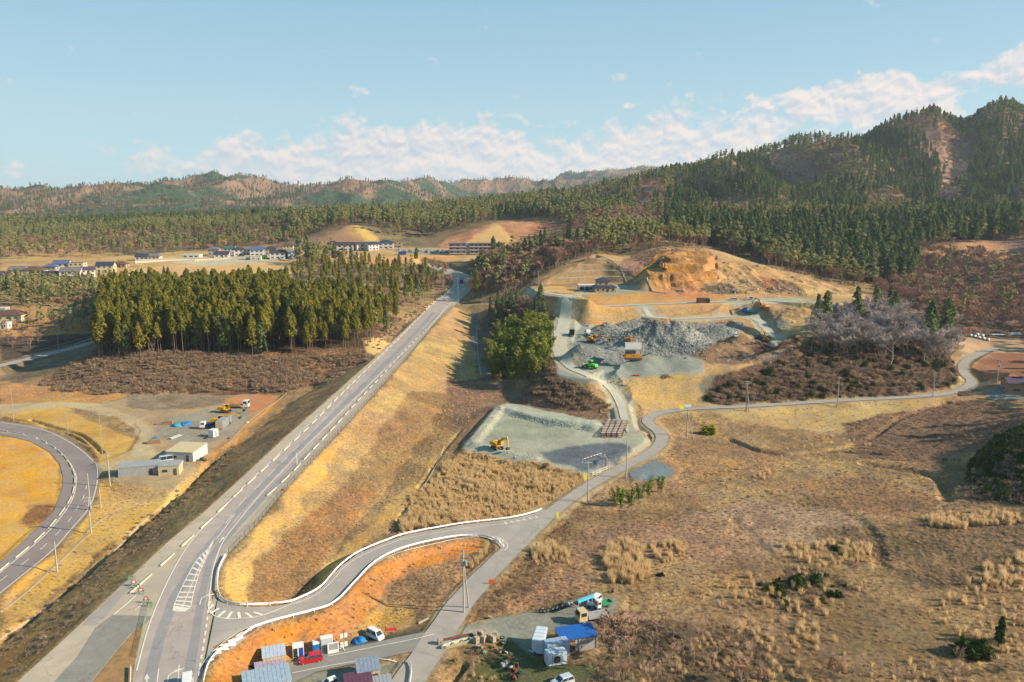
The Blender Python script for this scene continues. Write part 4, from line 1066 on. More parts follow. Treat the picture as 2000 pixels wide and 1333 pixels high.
def bare(seed, h=12., spread=1., n=420, tw=.07):
    r = random.Random(seed)
    V, Fc = [], []; o = 0; tips = []
    def add(pts, rad, sides=4):
        nonlocal o
        a, b = tube(pts, rad, sides); V.append(a); Fc.extend([tuple(q+o for q in f) for f in b]); o += len(a)
    def branch(p, d, L, rd, lv):
        pts = [p]; q = p.copy(); dd = d.copy()
        for k in range(3):
            dd = (dd+Vector((r.gauss(0, .16), r.gauss(0, .16), .10))).normalized(); q = q+dd*L/3; pts.append(q.copy())
        add(pts, [rd, rd*.8, rd*.6, rd*.4], 4 if lv < 2 else 3)
        if lv >= 3: tips.append((pts[1], q.copy(), dd.copy())); return
        for k in range(3 if lv else 5):
            t = r.uniform(.35, 1) if lv else r.uniform(.4, 1)
            i = min(2, int(t*3)); s = pts[i].lerp(pts[i+1], t*3-i)
            a = r.uniform(0, 6.28); side = Vector((math.cos(a), math.sin(a), 0))*spread
            branch(s, (dd*.75+side*.85+Vector((0, 0, .25))).normalized(), L*r.uniform(.5, .72), rd*.5, lv+1)
        if lv: tips.append((pts[2], q.copy(), dd.copy()))
    branch(Vector((0, 0, -.3)), Vector((r.gauss(0, .08), r.gauss(0, .08), 1)).normalized(), h*.55, .15*h/12, 0)
    TV, TF = [], []
    per = max(2, n//max(1, len(tips)))
    for p, q, d in tips:
        for k in range(per):
            s = p.lerp(q, r.random()); dd = (d+Vector((r.gauss(0, .6), r.gauss(0, .6), r.gauss(.15, .4)))).normalized()
            e = s+dd*r.uniform(.5, 1.3)*h/12; w = dd.orthogonal().normalized()*tw*.5*h/12
            b = len(TV); TV += [tuple(s-w), tuple(s+w), tuple(e)]; TF.append((b, b+1, b+2))
    return (np.concatenate(V), Fc), (np.array(TV), TF)
def shrub(seed, rad=1.3, h=1.5, n=170, size=.30, blades=120):
    r = np.random.default_rng(seed)
    a = r.uniform(0, 6.28, n); e = r.uniform(0, 1, n); q = np.sqrt(r.uniform(.2, 1, n)); lob = 1+.3*np.sin(a*2+seed)+.2*np.sin(a*5+seed*3)
    x = np.cos(a)*rad*q*lob*np.sqrt(1-e*e*.8); y = np.sin(a)*rad*q*lob*np.sqrt(1-e*e*.8); z = h*e*q*lob
    nrm = np.stack([x/rad, y/rad, z/h+.4], 1)+r.normal(0, .6, (n, 3))
    V, Fc = leaves(np.stack([x, y, z], 1), nrm, size, seed, 2.6)
    b = r.uniform(0, 6.28, blades); rr = r.uniform(.2, .95, blades)*rad; L = r.uniform(.6, 1.25, blades)*h
    p0 = np.stack([np.cos(b)*rr*.4, np.sin(b)*rr*.4, np.zeros(blades)-.1], 1); p1 = np.stack([np.cos(b)*rr*1.15, np.sin(b)*rr*1.15, L], 1)
    w = np.stack([-np.sin(b), np.cos(b), np.zeros(blades)], 1)*.035
    V2 = np.stack([p0-w, p0+w, p1], 1).reshape(-1, 3); i = np.arange(blades)*3+len(V)
    return np.concatenate([V, V2]), np.concatenate([Fc, np.stack([i, i+1, i+2], 1)])
def bramble(seed, rad=1.4, h=1.3, n=330, leafn=40):
    r = np.random.default_rng(seed)
    a = r.uniform(0, 6.28, n); q = np.sqrt(r.uniform(0, 1, n))*rad*(1+.35*np.sin(a*2+seed)+.2*np.sin(a*5+seed)); z0 = r.uniform(0, .55, n)*h*(1-(q/rad/1.5)**2)
    p0 = np.stack([np.cos(a)*q, np.sin(a)*q, np.maximum(z0, 0)], 1)
    d = np.stack([np.cos(a)*.5, np.sin(a)*.5, np.full(n, .8)], 1)+r.normal(0, .55, (n, 3)); d /= np.linalg.norm(d, axis=1, keepdims=True)
    L = r.uniform(.35, 1.0, n)*h*.75; p1 = p0+d*L[:, None]
    w = np.cross(d, r.normal(size=(n, 3))); w /= np.linalg.norm(w, axis=1, keepdims=True); w *= r.uniform(.03, .07, (n, 1))
    V = np.stack([p0-w, p0+w, p1], 1).reshape(-1, 3); i = np.arange(n)*3
    V2, F2 = leaves(p1[:leafn], d[:leafn], .3, seed, 2.2)
    return np.concatenate([V, V2]), np.concatenate([np.stack([i, i+1, i+2], 1), F2+len(V)])
def tuft(seed, h=1.3, rad=.7, n=46, w=.09, droop=.35):
    r = np.random.default_rng(seed)
    a = r.uniform(0, 6.28, n); q = r.uniform(0, 1, n)**.7; L = h*r.uniform(.55, 1.1, n)
    p0 = np.stack([np.cos(a)*q*rad*.5, np.sin(a)*q*rad*.5, np.zeros(n)-.05], 1)
    out = np.stack([np.cos(a), np.sin(a), np.zeros(n)], 1)*(q*rad*.55)[:, None]
    out += r.normal(0, .1, (n, 3))*h*.5
    p1 = p0+out*.45+np.array([0, 0, 1])*L[:, None]*.65; p2 = p0+out*1.2+np.array([0, 0, 1])*(L*(1-droop*q))[:, None]
    t = r.uniform(0, 6.28, n); wv = np.stack([np.cos(t), np.sin(t), np.zeros(n)], 1)*w*.5
    V = np.stack([p0-wv, p0+wv, p1+wv*1.2, p1-wv*1.2, p2], 1).reshape(-1, 3); i = np.arange(n)*5
    Fc = [tuple(f) for f in np.stack([i, i+1, i+2, i+3], 1)]+[tuple(f) for f in np.stack([i+3, i+2, i+4], 1)]
    return V, Fc
def bamboo(seed, h=13.):
    r = np.random.default_rng(seed)
    P_, Nn = [], []; cul = []
    for c in range(9):
        a = r.uniform(0, 6.28); d = r.uniform(.2, 1.9); base = np.array([math.cos(a)*d, math.sin(a)*d, 0]); hh = h*r.uniform(.75, 1.08); arch = r.uniform(.12, .3)*hh
        b = a+r.normal(0, .6); dirv = np.array([math.cos(b), math.sin(b), 0])
        f = lambda t: base+np.array([0, 0, 1])*hh*(t-.12*t**4)+dirv*arch*t**3
        cul.append(tube([tuple(f(t)) for t in np.linspace(0, 1, 6)], np.linspace(.06, .015, 6), 3))
        m = 70; tt = r.uniform(.22, 1.02, m)
        for t in tt:
            s = 1.25*(1-abs(t-.6)*.9); v = r.normal(size=3); v /= np.linalg.norm(v)
            P_.append(f(min(t, 1))+v*s*np.array([1, 1, .8])*r.uniform(.3, 1)); Nn.append(v+np.array([0, 0, .6])+r.normal(0, .4, 3))
    V = []; Fc = []; o = 0
    for a, b in cul: V.append(a); Fc += [tuple(q+o for q in f) for f in b]; o += len(a)
    return (np.concatenate(V), Fc), leaves(np.array(P_), np.array(Nn), .55, seed, 2.0)
class Kind:
    """a kind of tree with several prototypes of shared mesh data: trunk mesh + crown mesh"""
    def __init__(s, name, gens, bark, leaf, crown='crown'):
        s.name, s.crown = name, crown
        s.tm, s.cm = [], []
        for i, (T, L) in enumerate(gens):
            s.tm.append(mesh_from(name+'_trunk', [(T[0], T[1], 0)], [bark])); s.cm.append(mesh_from(name+'_crown', [(L[0], L[1], 0)], [leaf]))
        s.first = [None]*len(gens)
        s.pts = []
    def place(s, k, x, y, z, sc, rz, label, group, cat='tree'):
        e = empty(s.name, (x, y, z), rz, label, cat, group); w_ = sc*random.uniform(.85, 1.2); e.scale = (w_, w_, sc*random.uniform(.9, 1.08))
        t = link('trunk', s.tm[k], None, e); c = link(s.crown, s.cm[k], None, e)
        if s.first[k] is None: s.first[k] = (t, c)
        return e
def scatter(name, pts, sources, label, cat='woodland', kind='stuff'):
    """one object: points (x, y, z, scale, rot, variant) carrying instances of the joined source meshes"""
    if not len(pts): return None
    pts = np.asarray(pts, float)
    me = bpy.data.meshes.new(name); me.vertices.add(len(pts)); me.vertices.foreach_set('co', pts[:, :3].astype(np.float32).ravel())
    for an, col_, ty in (('sc', 3, 'FLOAT'), ('rt', 4, 'FLOAT'), ('vr', 5, 'INT')):
        a = me.attributes.new(an, ty, 'POINT'); a.data.foreach_set('value', pts[:, col_].astype(np.int32 if ty == 'INT' else np.float32))
    o = link(name, me); tag(o, label, cat, None, kind)
    g = bpy.data.node_groups.new(name, 'GeometryNodeTree')
    g.interface.new_socket('Geometry', in_out='INPUT', socket_type='NodeSocketGeometry'); g.interface.new_socket('Geometry', in_out='OUTPUT', socket_type='NodeSocketGeometry')
    gi = g.nodes.new('NodeGroupInput'); go = g.nodes.new('NodeGroupOutput'); jn = g.nodes.new('GeometryNodeJoinGeometry')
    def attr(n, ty):
        a = g.nodes.new('GeometryNodeInputNamedAttribute'); a.data_type = ty; a.inputs['Name'].default_value = n
        return [s_ for s_ in a.outputs if s_.enabled and s_.name == 'Attribute'][0]
    sc, rt, vr = attr('sc', 'FLOAT'), attr('rt', 'FLOAT'), attr('vr', 'INT')
    cr = g.nodes.new('ShaderNodeCombineXYZ'); g.links.new(rt, cr.inputs[2])
    for k, objs in enumerate(sources):
        cmpn = g.nodes.new('FunctionNodeCompare'); cmpn.data_type = 'INT'; cmpn.operation = 'EQUAL'
        ia = [s_ for s_ in cmpn.inputs if s_.type == 'INT']; g.links.new(vr, ia[0]); ia[1].default_value = k
        j2 = g.nodes.new('GeometryNodeJoinGeometry')
        for ob in objs:
            oi = g.nodes.new('GeometryNodeObjectInfo'); oi.transform_space = 'ORIGINAL'; oi.inputs['Object'].default_value = ob; oi.inputs['As Instance'].default_value = False
            g.links.new(oi.outputs['Geometry'], j2.inputs[0])
        ip = g.nodes.new('GeometryNodeInstanceOnPoints')
        g.links.new(gi.outputs[0], ip.inputs['Points']); g.links.new(cmpn.outputs[0], ip.inputs['Selection']); g.links.new(j2.outputs[0], ip.inputs['Instance'])
        g.links.new(cr.outputs[0], ip.inputs['Rotation']); g.links.new(sc, ip.inputs['Scale'])
        g.links.new(ip.outputs[0], jn.inputs[0])
    g.links.new(jn.outputs[0], go.inputs[0])
    md = o.modifiers.new('scatter', 'NODES'); md.node_group = g
    return o
# ---- where plants may stand
CELL = np.zeros(GX.shape); CELL[:-1, :-1] = (RR[1:]-RR[:-1])[:, None]*(RR[:-1, None]*(AZ[1:]-AZ[:-1])[None, :])
PX, PY = project(GX, GY, HZ)
RG = np.hypot(GX, GY)
ang = (HZ-CH)/RG
rmax = np.maximum.accumulate(ang, 0); rprev = np.vstack([np.full((1, ang.shape[1]), -9), rmax[:-1]])
def seen(hgt): return ((HZ+hgt-CH)/RG >= rprev-.002)
FREE = ~DMASK
def spots(poly, yr, spacing, hgt=15., seed=1, edge=True, dens=None, margin=340):
    """random plant positions on visible ground inside a surveyed outline"""
    m = (GY > yr[0]) & (GY < yr[1]) & FREE & seen(hgt) & (PX > -margin) & (PX < 2000+margin)
    if poly is not None: m &= inpoly(PX+(_wx*.7), PY+(_wy*.7), poly)
    idx = np.nonzero(m.ravel())[0]
    if not len(idx): print('no spots', poly and poly[0]); return np.zeros((0, 3))
    wgt = CELL.ravel()[idx]
    if dens is not None: wgt = wgt*dens.ravel()[idx]
    n = int(wgt.sum()/spacing**2)
    r = np.random.default_rng(seed)
    pick = r.choice(idx, size=n, p=wgt/wgt.sum())
    i, j = np.unravel_index(pick, GX.shape)
    i = np.clip(i, 0, NR-2); j = np.clip(j, 0, len(AZ)-2)
    u, v = r.random(n), r.random(n)
    x = GX[i, j]*(1-u)+GX[i+1, j]*u+(GX[i, j+1]-GX[i, j])*v; y = GY[i, j]*(1-u)+GY[i+1, j]*u+(GY[i, j+1]-GY[i, j])*v
    # thin crowded ones on a hash grid
    key = set(); keep = []
    c = spacing*.72
    for k in range(n):
        q = (int(x[k]//c), int(y[k]//c))
        if q in key: continue
        key.add(q); keep.append(k)
    x, y = x[keep], y[keep]
    return np.stack([x, y, H(x, y)-.15], 1)
# ================================================================ WOODS
K_CEDAR = Kind('cedar_tree', [cedar(s, 24, b, 2.5+.3*(s % 3), 720, .78) for s, b in ((1,.40),(2,.46),(3,.52),(4,.36),(5,.5),(6,.43),(7,.56),(8,.3))], M_BARK, M_CEDAR)
K_DARK = Kind('conifer_tree', [cedar(s+20, 21, b, 2.5+.3*(s % 2), 300, 1.2) for s, b in ((1,.22),(2,.32),(3,.15),(4,.42),(5,.12),(6,.27))], M_BARK, M_CEDARD)
K_PINE = Kind('pine_tree', [pine(s+40, 15+s, 360, .85) for s in range(7)], M_BARKR, M_PINE)
K_BARE = Kind('bare_tree', [bare(s+60, 12+s*.6, 1., 1500, .17) for s in range(4)], M_BARKP, M_TWIG, 'crown')
K_GREY = Kind('grey_tree', [bare(s+80, 11+s, 1.1, 1500, .12) for s in range(3)], M_BARKP, M_TWIGG, 'crown')
ALL = {'c': K_CEDAR, 'd': K_DARK, 'p': K_PINE, 'b': K_BARE, 'g': K_GREY}
TZ = [
 # mix {kind: weight}, outline, (ymin, ymax), spacing, (scale lo, hi)
 ({'c': .9, 'p': .05, 'd': .04, 'b': .01}, [(190,704),(192,640),(215,590),(560,585),(600,640),(610,700),(400,694)], (335, 520), 3.0, (.62, .9)),
 ({'c': .7, 'p': .3}, [(560,590),(700,590),(755,625),(735,668),(690,684),(600,704)], (335, 500), 3.5, (.5, .74)),
 ({'c': .25, 'p': .2, 'b': .5, 'd': .05}, [(700,600),(780,566),(845,570),(815,612),(765,655),(735,668)], (380, 640), 7.5, (.55, .8)),
 ({'c': .4, 'p': .25, 'b': .35}, [(560,590),(570,545),(600,520),(700,520),(800,528),(850,545),(860,566),(800,575),(740,590)], (480, 700), 6.2, (.4, .62)),
 ({'b': .7, 'p': .15, 'c': .15}, [(830,520),(870,530),(880,560),(850,580),(800,575),(800,530)], (480, 720), 7, (.5, .8)),
 ({'p': .6, 'b': .2, 'd': .2}, [(580,520),(590,500),(640,505),(690,525),(600,535)], (560, 720), 7, (.7, 1.0)),
 ({'p': .75, 'b': .15, 'd': .1}, [(0,562),(110,552),(200,548),(260,552),(330,545),(320,570),(215,590),(190,604),(0,598)], (430, 560), 4.3, (.42, .6)),
 ({'p': .8, 'b': .2}, [(40,645),(60,622),(200,610),(200,648),(120,652)], (390, 470), 5.5, (.4, .6)),
 ({'b': .9, 'p': .1}, [(0,630),(60,640),(190,650),(130,675),(0,690)], (370, 460), 8, (.35, .6)),
 ({'p': .4, 'd': .08, 'b': .52}, [(0,508),(0,440),(560,425),(600,470),(590,486),(480,488),(250,500),(120,505)], (700, 1080), 6.6, (.45, .75)),
 ({'p': .9, 'd': .1}, [(-40,470),(-40,430),(560,425),(580,445),(480,455),(200,462)], (930, 1120), 6, (.5, .72)),
 ({'p': .85, 'd': .15}, [(565,485),(600,462),(640,452),(680,438),(705,436),(730,450),(770,474),(850,474),(880,458),(930,440),(930,415),(740,420),(560,425)], (820, 1120), 6, (.65, .95)),
 ({'p': .8, 'b': .2}, [(920,445),(985,424),(1060,428),(1120,446),(1200,450),(1200,400),(1000,400),(920,420)], (845, 1120), 6.5, (.65, .95)),
 ({'b': .82, 'd': .09, 'p': .09}, [(925,592),(915,560),(935,525),(960,505),(1050,490),(1130,478),(1170,478),(1168,494),(1105,516),(1050,540),(1005,568),(960,588)], (500, 700), 4.0, (.62, .95)),
 ({'p': .8, 'b': .2}, [(1150,494),(1200,498),(1262,496),(1290,484),(1400,488),(1480,514),(1560,536),(1650,560),(1705,574),(1720,552),(1560,500),(1400,465),(1200,450),(1140,470)], (520, 660), 5.6, (.72, .98)),
 ({'d': .8, 'p': .2}, [(1300,470),(1400,480),(1500,512),(1700,556),(1790,556),(1785,500),(1860,470),(2010,470),(2010,436),(1300,446)], (540, 720), 5.0, (.7, 1.08)),
 ({'b': .9, 'p': .1}, [(1710,580),(1790,510),(1840,500),(1900,500),(2010,540),(2010,650),(1900,640),(1800,610)], (390, 640), 5.2, (.6, .9)),
 ({'b': .85, 'p': .15}, [(1780,512),(1790,485),(1850,470),(1870,480),(1820,505)], (560, 680), 7, (.6, .9)),
 ({'g': .97, 'd': .03}, [(1570,672),(1620,645),(1700,632),(1770,642),(1850,682),(1865,712),(1780,722),(1680,705),(1590,694)], (290, 430), 3.9, (.85, 1.25)),
 ({'b': .55, 'p': .3, 'd': .15}, [(2004,470),(2340,300),(2340,900),(2020,850),(2012,700)], (230, 700), 7.5, (.5, .8)),
 ({'b': .6, 'd': .4}, [(940,640),(960,605),(1000,592),(1060,600),(1075,630),(1040,645),(985,650)], (330, 500), 4.6, (.4, .62)),
 ({'b': 1.}, [(1230,498),(1262,482),(1290,482),(1275,498)], (520, 600), 6, (.5, .8)),
]
r0 = random.Random(5)
allpts = {k: [] for k in ALL}
def give(kind, p, sc):
    K = ALL[kind]; allpts[kind].append((p[0], p[1], p[2], sc*r0.uniform(.93, 1.07), r0.uniform(0, 6.28), r0.randrange(len(K.tm))))
for zi, (mixw, poly, yr, sp, (s0, s1)) in enumerate(TZ):
    ks = list(mixw); ws = [mixw[k] for k in ks]
    for p in spots(poly, yr, sp, 20, 100+zi):
        give(r0.choices(ks, ws)[0], p, r0.uniform(s0, s1))
# mountains: patches of dark cedar plantation, olive pine, bare hardwood
pts = spots(None, (640, 1650), 6.6, 14, 300, dens=(vf < .5).astype(float)*((GX > -20) | (GY > 1080)).astype(float)*(inpoly(PX, PY, [(560,494),(1060,494),(1110,446),(1060,428),(985,428),(900,455),(860,476),(770,476),(730,448),(680,436),(600,462),(560,480)]) == 0)*((GY > 760) | (GX > 150)))
k1 = fbm(pts[:, 0]/150, pts[:, 1]/190, 3, 81); k2 = fbm(pts[:, 0]/110+3, pts[:, 1]/130, 4, 66)
# the bare scar descending the right mountain
ppx, ppy = project(pts[:, 0], pts[:, 1], pts[:, 2])
scar = inpoly(ppx, ppy, [(1790,250),(1830,262),(1900,300),(1890,350),(1830,400),(1810,395),(1840,340),(1790,290)]) | inpoly(ppx, ppy, [(1250,360),(1300,360),(1260,430),(1230,420)]) | inpoly(ppx, ppy, [(1500,300),(1590,300),(1580,345),(1520,340)]) | inpoly(ppx, ppy, [(1350,400),(1480,390),(1500,420),(1400,430)])
dark = inpoly(ppx, ppy, [(1650,262),(1790,262),(1845,340),(1835,400),(1780,405),(1700,345)]) | inpoly(ppx, ppy, [(1440,315),(1500,320),(1535,375),(1490,430),(1435,375)]) | inpoly(ppx, ppy, [(1905,250),(2040,235),(2040,330),(1960,400),(1900,430),(1880,390),(1915,300)]) | inpoly(ppx, ppy, [(1300,395),(1350,370),(1400,380),(1360,430),(1310,440)]) | inpoly(ppx, ppy, [(1540,395),(1640,400),(1700,420),(1560,425)])
for i, p in enumerate(pts):
    if dark[i]: kind = 'd'
    elif scar[i] and r0.random() < .55: continue
    elif scar[i]: kind = 'b' if r0.random() < .9 else 'p'
    elif k2[i] > .16: kind = 'b' if r0.random() < .7 else 'p'
    elif k1[i] > .16: kind = 'd' if r0.random() < .85 else 'p'
    else: kind = 'p' if r0.random() < .82 else 'd'
    give(kind, p, r0.uniform(.62, .92) if kind != 'b' else r0.uniform(.6, .85))
# dark spires on the knoll, single trees
for px_, py_, sc in ((1708,628,.85),(1735,632,.9),(1745,640,.75),(1756,645,.6),(1722,636,.6)):
    g = G(px_, py_); give('d', (g.x, g.y, g.z), sc)
for px_, py_, sc in ((1140,506,.0),):
    pass
SINGLES = []
for (kind, px_, py_, sc, lab) in (
    ('c', 931, 588, .85, 'tall narrow cedar at the edge of the wood by the road bend'),
    ('c', 292, 545, .42, 'small dark conifer standing alone on the grassy lot left of the cemetery'),
    ('p', 818, 606, .42, 'small round pine on the slope just left of the main road'),
    ('g', 1150, 512, .62, 'pale leafless tree at the top of the terraced slope'),
    ('p', 1165, 508, .5, 'short pine at the top left corner of the terraced slope')):
    g = G(px_, py_); K = ALL[kind]; o = K.place(0, g.x, g.y, g.z, sc, 1., lab, None)
LAB = {'c': ('tall cedar with bare trunk and yellow-green crown in the plantation left of the road', 'cedars of the plantation left of the road'),
       'd': ('dark green conifer among the dense woods on the hillside', 'dark conifers of the hillside woods'),
       'p': ('olive green pine with bare trunk among the woods round the valley', 'pines of the woods'),
       'b': ('leafless brown tree among the woods', 'leafless trees of the woods'),
       'g': ('grey leafless tree on the knoll right of the quarry', 'grey leafless trees on the knoll')}
STUFF = {'c': 'cedar_woodland', 'd': 'conifer_woodland', 'p': 'pine_woodland', 'b': 'bare_woodland', 'g': 'grey_woodland'}
for kind, L in allpts.items():
    K = ALL[kind]
    # nearest trees that clear the ridge in front of them show largest
    L.sort(key=lambda p: math.hypot(p[0], p[1])/p[3])
    n = 296
    for p in L[:n]:
        K.place(p[5], p[0], p[1], p[2], p[3], p[4], LAB[kind][0], LAB[kind][1])
    rest = L[n:]
    for k in range(len(K.tm)):
        if K.first[k] is None: K.place(k, L[0][0]+3, L[0][1]+3, L[0][2], .8, 0, *LAB[kind])
    print(kind, len(L))
    if rest: scatter(STUFF[kind], rest, [K.first[k] for k in range(len(K.tm))], 'rest of the '+K.name.replace('_', ' ')+'s reaching far up the slopes')
# the far ranges carry woodland too small to tell apart
pts = spots(None, (1100, 6500), 14, 14, 400, margin=20, dens=(vf >= .5).astype(float)*np.clip(2200/GY, .4, .75))
kf = fbm(pts[:, 0]/160, pts[:, 1]/200, 4, 61)
far_pts = [(p[0], p[1], p[2]-1, r0.uniform(.45, .7), r0.uniform(0, 6.28), r0.randrange(4)) for p, k in zip(pts, kf) if k < .0 or r0.random() < .22]
farb = [(p[0], p[1], p[2]-1, r0.uniform(.6, .85), r0.uniform(0, 6.28), r0.randrange(4)) for p, k in zip(pts, kf) if k >= .0 and r0.random() < .7]
print('far', len(far_pts), len(farb))
scatter('far_conifer_woodland', far_pts, [K_DARK.first[k] for k in range(4)], 'dark conifer woods covering the far blue mountain range')
scatter('far_bare_woodland', farb, [K_BARE.first[k] for k in range(4)], 'leafless woods covering the far mountain range')
# bamboo grove in the hollow
K_BAM = Kind('bamboo_clump', [bamboo(s+90, 13) for s in range(3)], mat('culm', A(150,150,80), .6), M_BAMBOO, 'foliage')
for i, p in enumerate(spots([(957,738),(958,700),(985,655),(1030,640),(1062,660),(1078,700),(1062,738),(1010,748)], (290, 420), 3.6, 12, 500)):
    K_BAM.place(i % 3, p[0], p[1], p[2], r0.uniform(.75, 1.1), r0.uniform(0, 6.28), 'feathery yellow-green bamboo clump in the big grove between the road and the quarry', 'bamboo clumps of the big grove', 'bamboo')
for i, (a, b, s, lab) in enumerate(((1200,990,.42,'leftmost'), (1216,992,.45,''), (1232,988,.42,''), (1250,982,.44,''), (1264,974,.46,''), (1290,962,.42,''))):
    g = G(a, b); K_BAM.place(i % 3, g.x, g.y, g.z, s, i*1.3, 'low green bamboo thicket beside the gravel turning place', 'bamboo thicket by the turning place', 'bamboo')
K_SAP = Kind('sapling', [bare(s+120, 6, 1., 700, .07) for s in range(3)], M_TWIGL, M_TWIGL, 'twigs')
sp_ = list(spots([(1170,1240),(1250,1190),(1320,1200),(1500,1235),(1600,1290),(1700,1310),(2010,1290),(2010,1345),(1110,1345),(1130,1290)], (100, 155), 3.3, 4, 510))
for i, p in enumerate(sp_[:70]): K_SAP.place(i % 3, p[0], p[1], p[2], r0.uniform(.45, .85), r0.uniform(0, 6.28), 'pale leafless sapling in the thicket along the bottom edge of the fallow field', 'saplings of the bottom thicket', 'sapling')
# ---- scrub and grass
def one(name, V, Fc, m, loc, rz, sc, label, cat, group=None):
    me = mesh_from(name, [(V, Fc, 0)], [m]); o = link(name, me); o.location = loc; o.rotation_euler = (0, 0, rz); o.scale = (sc, sc, sc)
    return tag(o, label, cat, group)
SH = []
for k, (a, b, m, lab) in enumerate(((1300,738,M_SCRUB,'brown leafless bush on the quarry bank below the grey gravel cone'), (1120,770,M_SCRUB,'dark brown bush on the bank under the quarry road bend'), (1655,735,M_BUSH,'dark evergreen bush low on the knoll above the village road'), (1590,1140,M_BUSH,'dull green bush among pampas grass in the lower right field'))):
    g = G(a, b); SH.append(one('shrub', *(bramble(k+7) if k < 2 else shrub(k+7, 1.4, 1.6+.2*k, 190)), m, g, k, 1.2, lab, 'bush'))
TF_ = []
for k, (a, b, m, lab, h) in enumerate(((1310,1095,M_STRAW,'tall pale reed tuft in the field right of the village road',2.5),(1420,1150,M_STRAW,'golden pampas tuft in the lower right field',2.4),(1250,1090,M_STRAW2,'low brown grass tuft in the ploughed field',1.0),(1660,1085,M_STRAW,'arching golden pampas tuft beside the field ditch',1.7))):
    g = G(a, b); TF_.append(one('pampas_grass', *tuft(k+3, h, .75, 60 if h > 1.2 else 36, .05, .18), m, g, k, 1., lab, 'grass tuft'))
def mk(pts, lo, hi, vs): return [(p[0], p[1], p[2], r0.uniform(lo, hi), r0.uniform(0, 6.28), r0.choice(vs)) for p in pts]
scrub, tall, low = [], [], []
SZ = [([(80,748),(130,715),(200,680),(420,690),(600,700),(700,690),(730,700),(640,745),(560,768),(400,770),(200,770),(100,762)], (280, 430), 1.78, (0.50, 1.18), (0, 1)),
 ([(1390,790),(1370,775),(1440,745),(1520,706),(1600,672),(1700,665),(1840,690),(1878,720),(1856,752),(1740,772),(1560,782)], (260, 430), 1.70, (0.50, 1.12), (0, 1, 1, 0, 2)),
 ([(1040,742),(1068,705),(1090,700),(1108,735),(1160,772),(1204,800),(1170,805),(1090,790),(1030,765)], (270, 360), 1.55, (0.56, 1.12), (0, 1)),
 ([(1885,975),(1890,910),(1930,870),(1960,850),(2010,840),(2010,985)], (120, 280), 1.33, (0.56, 1.05), (1, 0, 2)),
 ([(1960,850),(2010,835),(2010,875),(1900,930),(1885,915)], (120, 280), 1.26, (0.50, 0.87), (2,)),
 ([(1190,1245),(1280,1200),(1500,1240),(1560,1333),(1110,1345),(1130,1290)], (100, 150), 2.2, (0.37, 0.81), (0, 1, 1)),
 ([(0,1240),(160,1115),(250,1035),(330,970),(450,870),(470,880),(350,990),(240,1080),(150,1160),(0,1290)], (110, 300), 2.15, (0.22, 0.50), (0, 1)),
 ([(430,905),(445,912),(340,1010),(255,1095),(120,1240),(30,1333),(0,1333),(0,1325),(160,1150),(300,1020)], (110, 300), 2.04, (0.19, 0.46), (0, 1)),
 ([(700,665),(860,580),(880,560),(850,600),(740,690)], (350, 560), 2.59, (0.37, 0.74), (0, 1)),
 ([(950,640),(985,590),(1040,600),(1085,620),(1085,680),(1040,700),(985,690)], (300, 500), 2.22, (0.43, 0.99), (0, 1, 2)),
 ([(1480,1120),(1560,1110),(1640,1130),(1680,1160),(1560,1200),(1490,1180)], (110, 180), 1.6, (0.31, 0.60), (0, 1, 3, 0)),
 ([(870,1210),(1000,1100),(1060,1050),(1120,1030),(1040,1150),(960,1215),(900,1225)], (110, 190), 1.55, (0.22, 0.50), (0, 1)),
 ([(1640,830),(1900,780),(2000,800),(2000,880),(1860,900),(1680,900)], (180, 400), 2.22, (0.22, 0.50), (0, 1)),
 ([(1040,950),(1190,960),(1300,1000),(1500,960),(1700,900),(1840,900),(1880,1000),(1600,1000),(1300,1020),(1100,1020)], (130, 260), 2.37, (0.19, 0.37), (0, 1)),
 ([(1780,500),(2010,490),(2010,660),(1870,655),(1710,585)], (390, 660), 2.96, (0.50, 1.12), (0, 1)),
 ([(1230,500),(1290,485),(1330,488),(1260,530)], (480, 570), 2.59, (0.37, 0.74), (0, 1)),
]
for i, (poly, yr, sp, (lo, hi), vs) in enumerate(SZ): scrub += mk(spots(poly, yr, sp, 2, 600+i), lo, hi, vs)
print('scrub', len(scrub))
scatter('undergrowth', scrub, [(o,) for o in SH], 'brown leafless scrub and brambles covering the banks', 'scrub')
